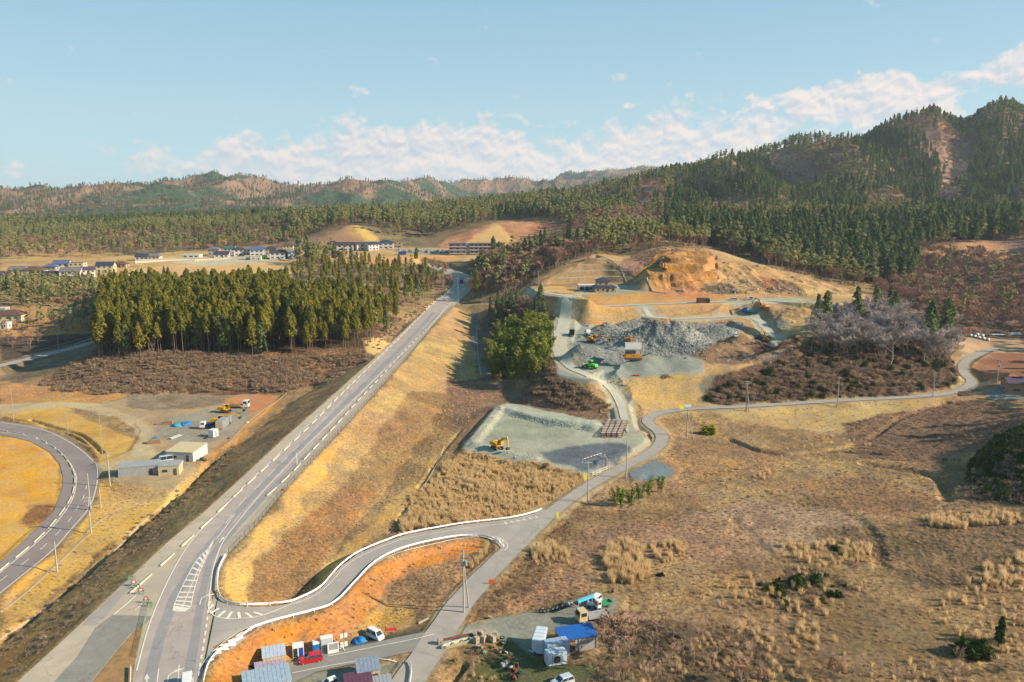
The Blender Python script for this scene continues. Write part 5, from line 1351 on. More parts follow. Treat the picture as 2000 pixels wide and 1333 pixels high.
GZ = [([(905,885),(1060,912),(1140,930),(1135,955),(1040,990),(960,1022),(800,1040),(765,1055),(800,990),(860,920)], (150, 260), .55, (.35, .85), (0, 0, 2, 1)),
 ([(1170,1085),(1215,1060),(1260,1075),(1270,1130),(1190,1150),(1170,1120)], (120, 180), .75, (.5, 1.1), (0, 0, 2)),
 ([(1040,1075),(1080,1060),(1120,1085),(1100,1110),(1050,1112)], (120, 190), .85, (.6, 1), (0, 0, 2)),
 ([(1270,1070),(1330,1065),(1345,1095),(1290,1110)], (120, 180), .9, (.6, 1), (0, 3)),
 ([(910,1125),(960,1065),(985,1085),(940,1120)], (120, 190), .9, (.7, 1), (0, 0, 2)),
 ([(1520,1070),(1600,1060),(1700,1070),(1720,1100),(1640,1110),(1560,1100)], (120, 190), .95, (.4, 1.1), (3, 1, 2, 2)),
 ([(1350,1160),(1440,1130),(1580,1110),(1700,1140),(1680,1180),(1600,1210),(1500,1190),(1400,1190)], (110, 180), 1.25, (.4, 1.1), (1, 3, 2, 2, 2)),
 ([(1800,1210),(1880,1150),(1990,1120),(2010,1260),(1900,1260),(1850,1240)], (110, 180), .95, (.4, 1.1), (1, 3, 0, 2, 2, 2)),
 ([(1790,1010),(1900,1000),(1990,1010),(1990,1030),(1820,1035)], (140, 210), .9, (.6, 1.0), (0, 3)),
 ([(1920,1110),(2000,1090),(2010,1140),(1930,1150)], (120, 190), .85, (.6, 1), (0, 0, 2)),
 ([(1380,930),(1500,890),(1600,850),(1700,870),(1540,930),(1420,960)], (170, 280), 2.0, (.45, .9), (3, 2, 2, 2)),
 ([(1250,1310),(1450,1200),(1560,1200),(1700,1300),(1600,1345),(1250,1345)], (100, 150), 1.5, (.5, .9), (2, 3)),
 ([(1700,1300),(1860,1290),(2010,1230),(2010,1345),(1700,1345)], (100, 150), 1.2, (.5, 1.0), (3, 2, 2, 2, 1)),
 ([(80,745),(300,700),(700,700),(560,772),(100,765)], (280, 430), 3.2, (.7, 1.3), (2,)),
]
for i, (poly, yr, sp, (lo, hi), vs) in enumerate(GZ):
    q = spots(poly, yr, sp, 2, 700+i); f_ = fbm(q[:, 0]/7, q[:, 1]/7, 3, 55)
    tall += [(a[0], a[1], a[2], a[3]*(1+.5*g_), a[4], a[5]) for a, g_ in zip(mk(q, lo, hi, vs), f_) if g_ > -.2 or r0.random() < (.75 if i == 0 else .4)]
print('tall', len(tall))
scatter('reeds', tall, [(o,) for o in TF_], 'tall dry reeds and pampas grass standing in the fallow fields', 'reeds')
LZ = [([(420,1300),(520,1230),(660,1182),(728,1112),(850,1062),(965,1062),(860,1100),(760,1150),(680,1240),(560,1290)], (100, 200), 1.5, (.2, .45), (2, 3, 1)),
 ([(100,1200),(330,990),(450,880),(470,890),(350,1000),(150,1200),(0,1333),(0,1290)], (110, 300), 1.4, (.25, .5), (2,)),
 ([(1000,1200),(1100,1000),(1330,1000),(1700,960),(2010,980),(2010,1345),(1250,1345),(1180,1180)], (100, 210), 1.25, (.35, .8), (2,)),
 ([(1300,800),(1880,780),(2010,800),(2010,1000),(1300,1000)], (190, 330), 2.3, (.35, .7), (2,)),
 ([(480,1180),(480,1115),(600,1000),(700,930),(760,960),(640,1100),(580,1180)], (120, 270), 1.6, (.25, .45), (2, 3)),
 ([(760,1150),(860,1100),(970,1075),(900,1170),(820,1210)], (110, 190), 1.1, (.35, .65), (2,)),
 ([(680,1240),(752,1182),(820,1190),(760,1240)], (110, 190), 1.2, (.25, .5), (3, 2)),
 ([(150,1040),(200,930),(350,950),(230,1050),(0,1260),(0,1170)], (118, 260), 1.6, (.25, .5), (3, 2)),
 ([(930,1290),(1000,1262),(960,1345),(900,1345)], (100, 150), 1.0, (.3, .6), (2, 3)),
 ([(700,900),(920,740),(960,740),(900,860),(760,1030)], (150, 330), 2.2, (.3, .6), (2, 3)),
]
for i, (poly, yr, sp, (lo, hi), vs) in enumerate(LZ): low += mk(spots(poly, yr, sp, 1, 800+i), lo, hi, vs)
print('low', len(low))
scatter('dry_grass', low, [(o,) for o in TF_], 'short dry grass covering the fields', 'grass')
# ================================================================ BUILDING BLOCKS FOR OBJECTS
class MB:
    def __init__(s): s.v, s.f = [], []
    def add(s, V, Fc):
        o = len(s.v); s.v += [tuple(p) for p in V]; s.f += [tuple(i+o for i in f) for f in Fc]; return s
    def box(s, cx, cy, z0, lx, ly, lz, rz=0, tx=1., ty=1., ox=0.):
        """box standing on z0; tx, ty shrink the top, ox shifts it"""
        c, n = math.cos(rz), math.sin(rz); V = []
        for k, (sx, sy) in ((0, (1, 1)), (lz, (tx, ty))):
            for a, b in ((-1, -1), (1, -1), (1, 1), (-1, 1)):
                x, y = a*lx/2*sx+(ox if k else 0), b*ly/2*sy
                V.append((cx+x*c-y*n, cy+x*n+y*c, z0+k))
        return s.add(V, [(0, 3, 2, 1), (4, 5, 6, 7), (0, 1, 5, 4), (1, 2, 6, 5), (2, 3, 7, 6), (3, 0, 4, 7)])
    def prism(s, prof, y0, y1, inset=0.):
        """side profile [(x, z)] extruded across y (counter-clockwise seen from -y)"""
        n = len(prof)
        V = [(x, y0, z) for x, z in prof]+[(x, y1, z) for x, z in prof]
        F_ = [tuple(range(n)), tuple(range(2*n-1, n-1, -1))]
        for i in range(n): j = (i+1) % n; F_.append((i, i+n, j+n, j))
        return s.add(V, F_)
    def prismx(s, prof, x0, x1):
        n = len(prof)
        V = [(x0, y, z) for y, z in prof]+[(x1, y, z) for y, z in prof]
        F_ = [tuple(range(n-1, -1, -1)), tuple(range(n, 2*n))]
        for i in range(n): j = (i+1) % n; F_.append((i, j, j+n, i+n))
        return s.add(V, F_)
    def tube(s, pts, r, sides=8):
        rr = r if hasattr(r, '__len__') else [r]*len(pts)
        V, Fc = tube(pts, rr, sides); n = len(pts)
        Fc = list(Fc)+[tuple(range(sides-1, -1, -1)), tuple(range((n-1)*sides, n*sides))]
        return s.add([tuple(v) for v in V], Fc)
    def cyl(s, cx, cy, z0, r, h, sides=12): return s.tube([(cx, cy, z0), (cx, cy, z0+h)], r, sides)
    def wheel(s, cx, cy, cz, r, w, sides=16): return s.tube([(cx, cy-w/2, cz), (cx, cy+w/2, cz)], r, sides)
    def ico(s, c, r, seed=0, squash=1., sub=2, rough=.25):
        bm = bmesh.new(); bmesh.ops.create_icosphere(bm, subdivisions=sub, radius=1)
        rr = random.Random(seed); ph = [rr.uniform(0, 6) for _ in range(4)]
        V = []
        for v in bm.verts:
            p = v.co; k = 1+rough*(math.sin(p.x*3+ph[0])*math.cos(p.y*2.7+ph[1])+.6*math.sin(p.z*5+p.x*4+ph[2]))
            V.append((c[0]+p.x*r*k, c[1]+p.y*r*k, c[2]+p.z*r*k*squash))
        F_ = [tuple(v.index for v in f.verts) for f in bm.faces]; bm.free()
        return s.add(V, F_)
    def build(s, name, m, parent=None, bevel=0., smooth_=False, fix=True):
        me = bpy.data.meshes.new(name); me.from_pydata(s.v, [], s.f)
        bm = bmesh.new(); bm.from_mesh(me)
        if fix: bmesh.ops.recalc_face_normals(bm, faces=bm.faces)
        if bevel: bmesh.ops.bevel(bm, geom=[e for e in bm.edges if len(e.link_faces) == 2 and e.calc_face_angle(0) > .5], offset=bevel, segments=2, affect='EDGES', clamp_overlap=True)
        if smooth_:
            for f in bm.faces: f.smooth = True
        bm.to_mesh(me); bm.free()
        return link(name, me, m, parent)
def paint_(name, r, g, b, rough=.35, k=.8, **kw): return mat(name, A(r, g, b, k), rough, vary=.06, scale=1.2, **kw)
P_WHITE = paint_('paint_white', 232,230,224, .35, clear=.3); P_RED = paint_('paint_red', 200,20,34, .3, clear=.5); P_SILVER = paint_('paint_silver', 190,196,204, .35, clear=.3)
P_YEL = mat('machine_yellow', A(236,170,30,.8), .5, vary=.14, scale=1.5); P_ORG = mat('machine_orange', A(226,150,40,.8), .5, vary=.18, scale=1.5)
P_BLUE = paint_('paint_blue', 40,76,170); P_BLUED = paint_('paint_dark_blue', 32,40,96); P_GREEN = paint_('paint_green', 90,214,60); P_DKG = paint_('paint_dark_green', 44,64,52)
P_BLACK = mat('black_rubber', (.02,.02,.022), .8, vary=.1); P_STEEL = mat('dark_steel', (.09,.085,.08), .6, .3, vary=.15); P_GLASS = mat('dark_glass', (.02,.03,.04), .08, vary=.05, spec=.8)
P_GALV = mat('galvanised_steel', A(200,200,198), .45, .3, vary=.1); P_RIM = mat('rim_metal', A(196,194,190), .4, .4); P_LAMP = mat('lamp_glass', A(240,240,235,.85), .15); P_TAIL = mat('tail_lamp_red', A(190,30,30), .3)
P_GREY = mat('painted_grey', A(178,178,176), .55, vary=.08); P_DGREY = mat('painted_dark_grey', A(92,94,98), .55, vary=.12); P_PLATE = mat('number_plate', A(240,236,220,.8), .5); P_PLATEY = mat('number_plate_yellow', A(240,200,50,.8), .5)
P_TARP = mat('blue_tarpaulin', A(30,140,214), .55, vary=.15, scale=2, bump=.5); P_TARPC = mat('cyan_tarpaulin', A(70,180,196), .55, vary=.15, scale=2, bump=.5)
P_WOOD = mat('weathered_wood', A(190,150,106), .85, vary=.2, scale=3); P_POLE = mat('concrete_pole', A(196,188,176), .85, vary=.08)
P_RUST = mat('rusty_steel', A(150,84,56), .85, vary=.25, scale=2); P_ORANGE = mat('safety_orange', A(240,110,40,.8), .5); P_PINK = mat('faded_pink_plastic', A(220,130,140,.8), .6)
P_LIME = mat('safety_yellow', A(246,240,20,.85), .5, vary=.02); P_GRN = mat('safety_green', A(96,160,120,.6), .5); P_REDW = mat('warning_red', A(210,50,60,.8), .5)
def head(pa, pb):
    a, b = G(*pa), G(*pb); return math.atan2(b.y-a.y, b.x-a.x)
def wheels(root, xs, half, r, w, n='wheel'):
    for x in xs:
        for sy in (-1, 1):
            o = MB().wheel(0, 0, 0, r, w).build(n, P_BLACK, root, .02); o.location = (x, sy*half, r)
            rm = MB().wheel(0, sy*w*.30, 0, r*.58, w*.5, 10).build('rim', P_RIM, o)
def car(name, loc, rz, label, body=P_WHITE, L=3.9, Wd=1.6, Hh=1.5, style='hatch', cat='car', plate=P_PLATE, parts=True, group=None):
    e = empty(name, loc, rz, label, cat, group)
    h, c = L/2, .0
    if style == 'van':   prof = [(-h, .3), (h-.05, .28), (h, .62), (h-.12, .95), (h-.35, 1.02), (-h+.05, 1.02)]; g = (-h+.12, h-.95, -h+.03, h-.42)
    elif style == 'hatch': prof = [(-h, .3), (h-.03, .27), (h, .58), (h-.25, .86), (h-.95, .98), (-h+.05, .98)]; g = (-h+.35, h-1.75, -h+.08, h-1.0)
    else: prof = [(-h, .3), (h, .27), (h, .6), (h-.25, .8), (h-1.05, .95), (-h+.75, .97), (-h, .9)]; g = (-h+1.0, h-1.9, -h+.5, h-1.1)
    zb = prof[4][1]; zt = Hh-.06
    MB().prism(prof, -Wd/2, Wd/2).build('body', body, e, .06)
    xt0, xt1, xb0, xb1 = g
    m = MB(); w0, w1 = Wd/2-.04, Wd/2-.2
    m.add([(xb0, -w0, zb-.02), (xb1, -w0, zb-.02), (xb1, w0, zb-.02), (xb0, w0, zb-.02), (xt0, -w1, zt), (xt1, -w1, zt), (xt1, w1, zt), (xt0, w1, zt)], [(0, 3, 2, 1), (4, 5, 6, 7), (0, 1, 5, 4), (1, 2, 6, 5), (2, 3, 7, 6), (3, 0, 4, 7)])
    gl = m.build('window', P_GLASS, e)
    MB().box((xt0+xt1)/2, 0, zt-.03, (xt1-xt0)+.14, 2*w1+.12, .1, 0, .92, .9).build('roof', body, e, .03)
    pl = MB()
    for t0, t1 in ((0, 0), (1, 1), (.48, .45)):
        for sy in (-1, 1):
            pl.tube([(xb0+(xb1-xb0)*t0, sy*(w0+.01), zb), (xt0+(xt1-xt0)*t1, sy*(w1+.01), zt)], .05, 4)
    pl.build('pillar', body, e)
    wheels(e, (-h+.65, h-.68), Wd/2-.1, .29, .2)
    if parts:
        for sy in (-1, 1):
            MB().box(h-.12, sy*(Wd/2-.26), .58, .2, .3, .17).build('headlight', P_LAMP, e, .03)
            MB().box(-h+.03, sy*(Wd/2-.12), .72, .1, .14, .28).build('tail_light', P_TAIL, e, .02)
        MB().box(h+.005, 0, .38, .03, .36, .17).build('number_plate', plate, e)
        MB().box(h-.02, 0, .27, .12, Wd*.9, .16).build('bumper', body, e, .03)
    return e
def truck(name, loc, rz, label, cabm=P_WHITE, bedm=P_GREY, L=7.5, kind='flat', Wd=2.3, Hc=2.6, cat='truck', load=None):
    e = empty(name, loc, rz, label, cat)
    h = L/2; cl = min(2.0, L*.27); r = .48 if L > 5 else .28; z0 = r*1.15
    MB().box(-.2, 0, z0, L-.4, Wd*.4, .25).build('chassis', P_STEEL, e)
    zc = z0+.05
    MB().prism([(h-cl, zc), (h, zc), (h+.03, zc+(Hc-zc)*.5), (h-.18, Hc), (h-cl, Hc)], -Wd/2+.05, Wd/2-.05).build('cab', cabm, e, .06)
    gz = zc+(Hc-zc)*.52
    MB().add([(h+.05, -Wd/2+.2, gz), (h+.05, Wd/2-.2, gz), (h-.13, Wd/2-.25, Hc-.18), (h-.13, -Wd/2+.25, Hc-.18)], [(0, 1, 2, 3)]).build('windscreen', P_GLASS, e)
    for sy in (-1, 1):
        MB().box(h-cl*.55, sy*(Wd/2-.045), gz, cl*.62, .04, (Hc-gz)*.72).build('window', P_GLASS, e)
        MB().box(h+.01, sy*(Wd/2-.35), zc+.12, .08, .35, .2).build('headlight', P_LAMP, e)
        MB().box(h+.02, sy*(Wd/2+.08), gz, .06, .14, .35).build('mirror', P_BLACK, e)
    x0, x1 = -h, h-cl-.15; bl = x1-x0; bc = (x0+x1)/2; bz = z0+.28
    if kind == 'dump':
        m = MB(); T = .08; bh = 1.1 if L > 5 else .5
        m.box(bc, 0, bz, bl, Wd, T)
        for sy in (-1, 1): m.box(bc, sy*(Wd/2-T/2), bz+T, bl, T, bh)
        m.box(x1-T/2, 0, bz+T, T, Wd-2*T, bh+.3); m.box(x0+T/2, 0, bz+T, T, Wd-2*T, bh*.9)
        for i in range(5):
            for sy in (-1, 1): m.box(x0+.4+i*(bl-.8)/4, sy*(Wd/2+.03), bz+.1, .12, .08, bh)
        m.build('dump_bed', bedm, e, .015)
        MB().box(x0-.02, 0, z0-.05, .06, Wd*.8, .22).build('tail_light_bar', P_TAIL, e)
    elif kind == 'box':
        m = MB().box(bc, 0, bz, bl, Wd, 2.1); m.build('cargo_box', bedm, e, .03)
    else:
        m = MB().box(bc, 0, bz, bl, Wd, .1)
        lo = .35
        for sy in (-1, 1): m.box(bc, sy*(Wd/2-.03), bz+.1, bl, .05, lo)
        m.box(x0+.03, 0, bz+.1, .05, Wd-.1, lo); m.box(x1-.03, 0, bz+.1, .08, Wd-.1, lo*1.8)
        m.build('cargo_bed', bedm, e, .01)
    ws = (-h+.8, h-.85) if L < 6 else (-h+.9, -h+2.1, h-1.1)
    wheels(e, ws, Wd/2-.22, r, .26)
    return e
def excavator(loc, rz, label, m=P_YEL, slew=0, boom=(50, -65, -30), sc=1., cat='excavator', cw=None):
    """rz: heading of the tracks; slew: turn of the upper body; boom: angles of boom, stick, bucket above the horizon"""
    e = empty('excavator', loc, rz, label, cat); e.scale = (sc,)*3
    for sy in (-1, 1):
        prof = [(-1.75, .1), (1.75, .1), (2.1, .45), (1.75, .85), (-1.75, .85), (-2.1, .45)]
        t = MB().prism(prof, sy*1.15-.28, sy*1.15+.28).build('track', P_STEEL, e, .06)
        w_ = MB()
        for k in range(6): w_.wheel(-1.5+k*.6, sy*1.15, .42, .2, .62, 8)
        w_.build('track_rollers', P_BLACK, t)
    MB().box(0, 0, .4, 1.6, 1.9, .55).build('undercarriage', P_STEEL, e, .03)
    u = MB().cyl(0, 0, .95, .75, .16, 16).build('slew_ring', P_STEEL, e); 
    R_ = math.radians(slew); c, s_ = math.cos(R_), math.sin(R_)
    def put(mb, name, mm, par=e, bev=.05):
        mb.v = [(x*c-y*s_, x*s_+y*c, z) for x, y, z in mb.v]; return mb.build(name, mm, par, bev)
    put(MB().box(-.55, 0, 1.1, 3.3, 2.5, .3).box(-.9, -.72, 1.4, 2.2, 1.05, .8).box(-.9, .2, 1.4, 2.2, .75, .72), 'body', m)
    put(MB().prism([(-2.3, 1.15), (-1.6, 1.1), (-1.6, 2.15), (-2.1, 2.15), (-2.5, 1.9), (-2.5, 1.4)], -1.28, 1.28), 'counterweight', cw or m)
    cab = put(MB().prism([(-.25, 1.4), (1.25, 1.4), (1.35, 1.9), (1.1, 2.95), (-.25, 2.95)], .35, 1.25), 'cab', m, bev=.05)
    put(MB().prism([(-.1, 2.0), (1.22, 2.0), (1.05, 2.8), (-.1, 2.8)], .33, 1.27), 'window', P_GLASS, cab, 0)
    put(MB().add([(1.36, .42, 1.75), (1.36, 1.18, 1.75), (1.14, 1.18, 2.85), (1.14, .42, 2.85)], [(0, 1, 2, 3)]), 'windscreen', P_GLASS, cab, 0)
    put(MB().cyl(-1.5, -.8, 2.2, .07, .45, 8), 'exhaust', P_BLACK, bev=0)
    a1, a2, a3 = (math.radians(q) for q in boom)
    p0 = Vector((.9, -.15, 1.5)); mid = p0+Vector((math.cos(a1+.25), 0, math.sin(a1+.25)))*2.6; p1 = mid+Vector((math.cos(a1-.45), 0, math.sin(a1-.45)))*2.7
    p2 = p1+Vector((math.cos(a2), 0, math.sin(a2)))*2.6; p3 = p2+Vector((math.cos(a3), 0, math.sin(a3)))*.5
    def beam(pts, hs, w, name, mm):
        mb = MB(); n = len(pts); V = []
        for i, p in enumerate(pts):
            t = (pts[min(i+1, n-1)]-pts[max(i-1, 0)]).normalized(); nn = Vector((-t.z, 0, t.x))
            for sg, sy in ((-1, -1), (-1, 1), (1, 1), (1, -1)): q = p+nn*sg*hs[i]/2; V.append((q.x, q.y+sy*w/2, q.z))
        F_ = [(0, 1, 2, 3), tuple(4*(n-1)+k for k in (3, 2, 1, 0))]
        for i in range(n-1):
            for k in range(4): F_.append((4*i+k, 4*i+(k+1) % 4, 4*i+4+(k+1) % 4, 4*i+4+k))
        mb.add(V, F_); return put(mb, name, mm, bev=.02)
    beam([p0, mid, p1], [.45, .72, .34], .42, 'boom', m); beam([p1-(p2-p1)*.22, p1, p2], [.2, .48, .24], .3, 'stick', m)
    put(MB().tube([tuple(p0+Vector((.3, 0, .0))), tuple(p0.lerp(mid, .8)+Vector((.12, 0, -.1)))], .09, 6).tube([tuple(mid+Vector((0, 0, .42))), tuple(p1-(p2-p1)*.2)], .08, 6), 'hydraulic_cylinder', P_RIM, bev=0)
    d = (p3-p2).normalized(); nn = Vector((-d.z, 0, d.x)); B = MB()
    prof = [p2+nn*.35, p2+d*.55+nn*.45, p2+d*1.0+nn*.1, p2+d*.95-nn*.55, p2+d*.3-nn*.45]
    B.prism([(q.x, q.z) for q in prof], p2.y-.55, p2.y+.55); put(B, 'bucket', P_STEEL, bev=.03)
    return e
def loader(loc, rz, label, m=P_GREEN):
    e = empty('wheel_loader', loc, rz, label, 'wheel loader')
    MB().prism([(-3.3, .9), (-.3, .9), (-.3, 1.9), (-1.1, 2.15), (-3.2, 2.0), (-3.5, 1.5)], -.95, .95).build('rear_body', m, e, .08)
    MB().box(1.0, 0, .8, 2.3, 1.1, .7).build('front_frame', m, e, .05)
    cb = MB().box(-.55, 0, 1.9, 1.3, 1.5, 1.5, 0, .85, .88).build('cab', m, e, .06)
    MB().box(-.55, 0, 2.2, 1.34, 1.54, .85, 0, .9, .92).build('window', P_GLASS, cb); MB().box(-.55, 0, 3.38, 1.5, 1.6, .12).build('cab_roof', m, cb, .03)
    for x in (-2.1, 1.35):
        for sy in (-1, 1):
            o = MB().wheel(0, 0, 0, .82, .62, 18).build('wheel', P_BLACK, e, .06); o.location = (x, sy*1.05, .82); MB().wheel(0, sy*.22, 0, .42, .3, 12).build('rim', m, o)
            MB().box(x, sy*1.05, 1.7, 1.3, .6, .08).build('mudguard', m, e)
    for sy in (-1, 1): MB().tube([(.6, sy*.5, 1.7), (1.9, sy*.5, 1.5), (2.9, sy*.5, .75)], [.16, .2, .14], 6).build('lift_arm', m, e)
    MB().prism([(2.8, .2), (4.2, .12), (4.2, .25), (3.1, .45), (3.0, 1.25), (3.5, 1.55), (3.4, 1.65), (2.8, 1.3)], -1.45, 1.45).build('bucket', mat('worn_bucket', A(196,176,140), .6, .3, vary=.2), e, .02)
    MB().cyl(-2.4, .4, 2.0, .08, .8).build('exhaust', P_BLACK, e)
    return e
# ---- buildings
def corrugated(name, r, g, b, k=.7): return mat(name, A(r, g, b, k), .55, vary=.1, scale=.8)
W_WHITE = mat('wall_white', A(228,222,212), .8, vary=.05); W_CREAM = mat('wall_cream', A(224,204,160), .8, vary=.06); W_TAN = mat('wall_tan', A(196,164,132), .8, vary=.08); W_GREY = mat('wall_grey', A(186,180,174), .8, vary=.06); W_DARK = mat('wall_dark', A(84,74,70), .8, vary=.1); W_BLUE = mat('wall_light_blue', A(170,196,206), .8, vary=.05)
R_NAVY = mat('roof_navy', A(58,68,92), .6, vary=.12); R_DARK = mat('roof_dark', A(70,66,70), .65, vary=.12); R_BROWN = mat('roof_brown', A(116,84,72), .7, vary=.12); R_BLUE = mat('roof_blue_grey', A(96,112,146), .6, vary=.1); R_PURP = mat('roof_purple', A(96,74,96), .6, vary=.1); R_GREEN = mat('roof_green', A(74,116,96), .6, vary=.1); R_GREY = mat('roof_grey', A(128,124,124), .65, vary=.1)
P_WIN = mat('window_pane', (.03,.04,.055), .12, vary=.05, spec=.7)
def house(name, loc, rz, label, Wm, D, Hw, wall, roof, kind='gable', storeys=2, pitch=.5, windows=3, door=True, cat='house', group=None, eave=.55, front=-1):
    e = empty(name, loc, rz, label, cat, group)
    MB().box(0, 0, -1.2, Wm+.1, D+.1, 1.25).build('foundation', M_CONC, e)
    hr = D/2*pitch
    if kind == 'gable':
        MB().prismx([(-D/2, 0), (D/2, 0), (D/2, Hw), (0, Hw+hr), (-D/2, Hw)], -Wm/2, Wm/2).build('wall', wall, e)
        m = MB(); t = .16; ex = eave*.7
        for sy in (-1, 1):
            y0, z0, y1, z1 = 0, Hw+hr, sy*(D/2+eave), Hw-eave*pitch
            pr = [(y0, z0+.03), (y1, z1+.03), (y1, z1+t+.03), (y0, z0+t+.03)]
            m.prismx(pr if sy > 0 else pr[::-1], -Wm/2-ex, Wm/2+ex)
        m.build('roof', roof, e)
        MB().box(0, 0, Hw+hr+t-.02, Wm+2*ex+.05, .3, .14).build('ridge', roof, e)
    elif kind == 'hip':
        MB().box(0, 0, 0, Wm, D, Hw).build('wall', wall, e)
        a, b = Wm/2+eave, D/2+eave; rl = max(.2, Wm/2-D/2*.9)
        V = [(-a, -b, Hw), (a, -b, Hw), (a, b, Hw), (-a, b, Hw), (-rl, 0, Hw+hr+.3), (rl, 0, Hw+hr+.3), (-a, -b, Hw-.14), (a, -b, Hw-.14), (a, b, Hw-.14), (-a, b, Hw-.14)]
        MB().add(V, [(0, 1, 5, 4), (1, 2, 5), (2, 3, 4, 5), (3, 0, 4), (0, 6, 7, 1), (1, 7, 8, 2), (2, 8, 9, 3), (3, 9, 6, 0), (9, 8, 7, 6)]).build('roof', roof, e)
    elif kind == 'shed':
        MB().prismx([(-D/2, 0), (D/2, 0), (D/2, Hw+D*.12), (-D/2, Hw)], -Wm/2, Wm/2).build('wall', wall, e)
        MB().prismx([(-D/2-eave, Hw+.03-eave*.12), (D/2+eave, Hw+D*.12+eave*.12+.03), (D/2+eave, Hw+D*.12+eave*.12+.13), (-D/2-eave, Hw+.13-eave*.12)], -Wm/2-eave*.5, Wm/2+eave*.5).build('roof', roof, e)
    else:
        MB().box(0, 0, 0, Wm, D, Hw).build('wall', wall, e)
        MB().box(0, 0, Hw+.002, Wm+.3, D+.3, .25).build('roof', roof, e, .03)
    for st in range(storeys):
        z = .9+st*(Hw/storeys)
        for k in range(windows):
            x = -Wm/2+Wm*(k+.6)/(windows+.2)
            ww = Wm/windows*.42
            fr_ = MB().box(x, front*(D/2+.02), z-.06, ww+.16, .07, 1.22).build('window', W_WHITE if wall is not W_WHITE else P_GREY, e)
            MB().box(x, front*(D/2+.05), z, ww, .05, 1.1).build('pane', P_WIN, fr_)
        for sx in (-1, 1):
            fr_ = MB().box(sx*(Wm/2+.02), 0, z-.05, .07, D*.22+.1, 1.0).build('window', W_WHITE if wall is not W_WHITE else P_GREY, e)
            MB().box(sx*(Wm/2+.05), 0, z, .05, D*.22, .9).build('pane', P_WIN, fr_)
    if door: MB().box(Wm*.08, front*(D/2+.03), 0, .95, .08, 2.0).build('door', R_BROWN, e)
    return e
def cabin(name, loc, rz, label, Lx, Ly, Hh, wall, roof, ribs=True, cat='shed', slope=.06, door=True, win=True, over=.12):
    """prefabricated box with a low mono-pitch roof"""
    e = empty(name, loc, rz, label, cat)
    b = MB().prismx([(-Ly/2, 0), (Ly/2, 0), (Ly/2, Hh+Ly*slope), (-Ly/2, Hh)], -Lx/2, Lx/2).build('wall', wall, e)
    r = MB().prismx([(-Ly/2-over, Hh+.02), (Ly/2+over, Hh+Ly*slope+.02+over*slope), (Ly/2+over, Hh+Ly*slope+.12), (-Ly/2-over, Hh+.12)], -Lx/2-over, Lx/2+over).build('roof', roof, e)
    if ribs:
        m = MB(); n = int(Lx/.6)
        for i in range(1, n): m.box(-Lx/2+Lx*i/n, -Ly/2-.02, .05, .06, .04, Hh-.1)
        m.build('rib', wall, e); m = MB()
        for i in range(1, n): m.prismx([(-Ly/2-over, Hh+.125), (Ly/2+over, Hh+Ly*slope+.125), (Ly/2+over, Hh+Ly*slope+.15), (-Ly/2-over, Hh+.15)], -Lx/2+Lx*i/n-.02, -Lx/2+Lx*i/n+.02)
        m.build('rib', roof, r)
    if door: MB().box(Lx*.3, -Ly/2-.04, .05, .85, .06, 1.9).build('door', P_DGREY, e)
    if win:
        f = MB().box(-Lx*.18, -Ly/2-.035, .95, 1.5, .05, .85).build('window', P_GREY, e); MB().box(-Lx*.18, -Ly/2-.06, 1.0, 1.36, .04, .74).build('pane', P_WIN, f)
    return e
# ---- poles
def utility_pole(px, py, top, label, strut=None, arms=2, transformer=False, h=None, hd=0.3, group=None):
    g = G(px, py); d = g.y*CP-(g.z-CH)*SP
    hh = h or (py-top)/F*math.hypot(g.y, g.z-CH)*1.02/math.cos(math.atan2(CH-g.z, g.y))*1.0
    e = empty('utility_pole', g, hd, label, 'utility pole', group)
    MB().tube([(0, 0, -.3), (0, 0, hh)], [.2, .12], 10).build('pole', P_POLE, e)
    for k in range(arms):
        a = MB().box(0, 0, hh-.5-k*.8, 1.8, .1, .1).build('cross_arm', P_GALV, e)
        m = MB()
        for x in (-.8, -.3, .3, .8): m.cyl(x, 0, hh-.4-k*.8, .06, .22, 6)
        m.build('insulators', W_WHITE, a)
    if transformer: MB().cyl(.45, 0, hh-3.2, .3, .9, 12).build('transformer', P_GREY, e, .04); MB().box(-.3, 0, hh-2.6, .5, .35, .7).build('switch_box', P_GREY, e)
    if strut:
        b = G(*strut); dx = (b-g); c, s_ = math.cos(-hd), math.sin(-hd)
        MB().tube([(dx.x*c-dx.y*s_, dx.x*s_+dx.y*c, dx.z-.3), (0, 0, hh*.86)], [.16, .11], 8).build('strut', P_POLE, e)
    e['top'] = hh
    return e, g+Vector((0, 0, hh))
def light_pole(px, py, top, label, arm=1.2, hd=0., group=None, h=None, mat_=None, cat='street lamp', double=False):
    g = G(px, py); hh = h or (py-top)/F*math.hypot(g.y, g.z-CH)/math.cos(math.atan2(CH-g.z, g.y))
    e = empty('street_lamp', g, hd, label, cat, group)
    MB().tube([(0, 0, -.3), (0, 0, hh*.96)], [.11, .07], 8).build('pole', mat_ or P_GALV, e)
    MB().tube([(0, 0, hh*.95), (arm*.5, 0, hh), (arm, 0, hh)], [.05, .045, .04], 6).build('arm', P_GALV, e)
    MB().box(arm+.25, 0, hh-.08, .7, .25, .13).build('lamp', P_GREY, e, .03)
    return e
# ================================================================ THINGS
def along(pts, zf, step, off=0.):
    ln = catmull(W(pts, zf), 1.); L = [0]
    for a, b in zip(ln, ln[1:]): L.append(L[-1]+(Vector((b.x, b.y))-Vector((a.x, a.y))).length)
    xs = [p.x for p in ln]; ys = [p.y for p in ln]; out = []; s = off
    while s < L[-1]-.3:
        x, y = np.interp(s, L, xs), np.interp(s, L, ys); x2, y2 = np.interp(s+.5, L, xs), np.interp(s+.5, L, ys)
        out.append((float(x), float(y), float(H(x, y)), math.atan2(y2-y, x2-x))); s += step
    return out
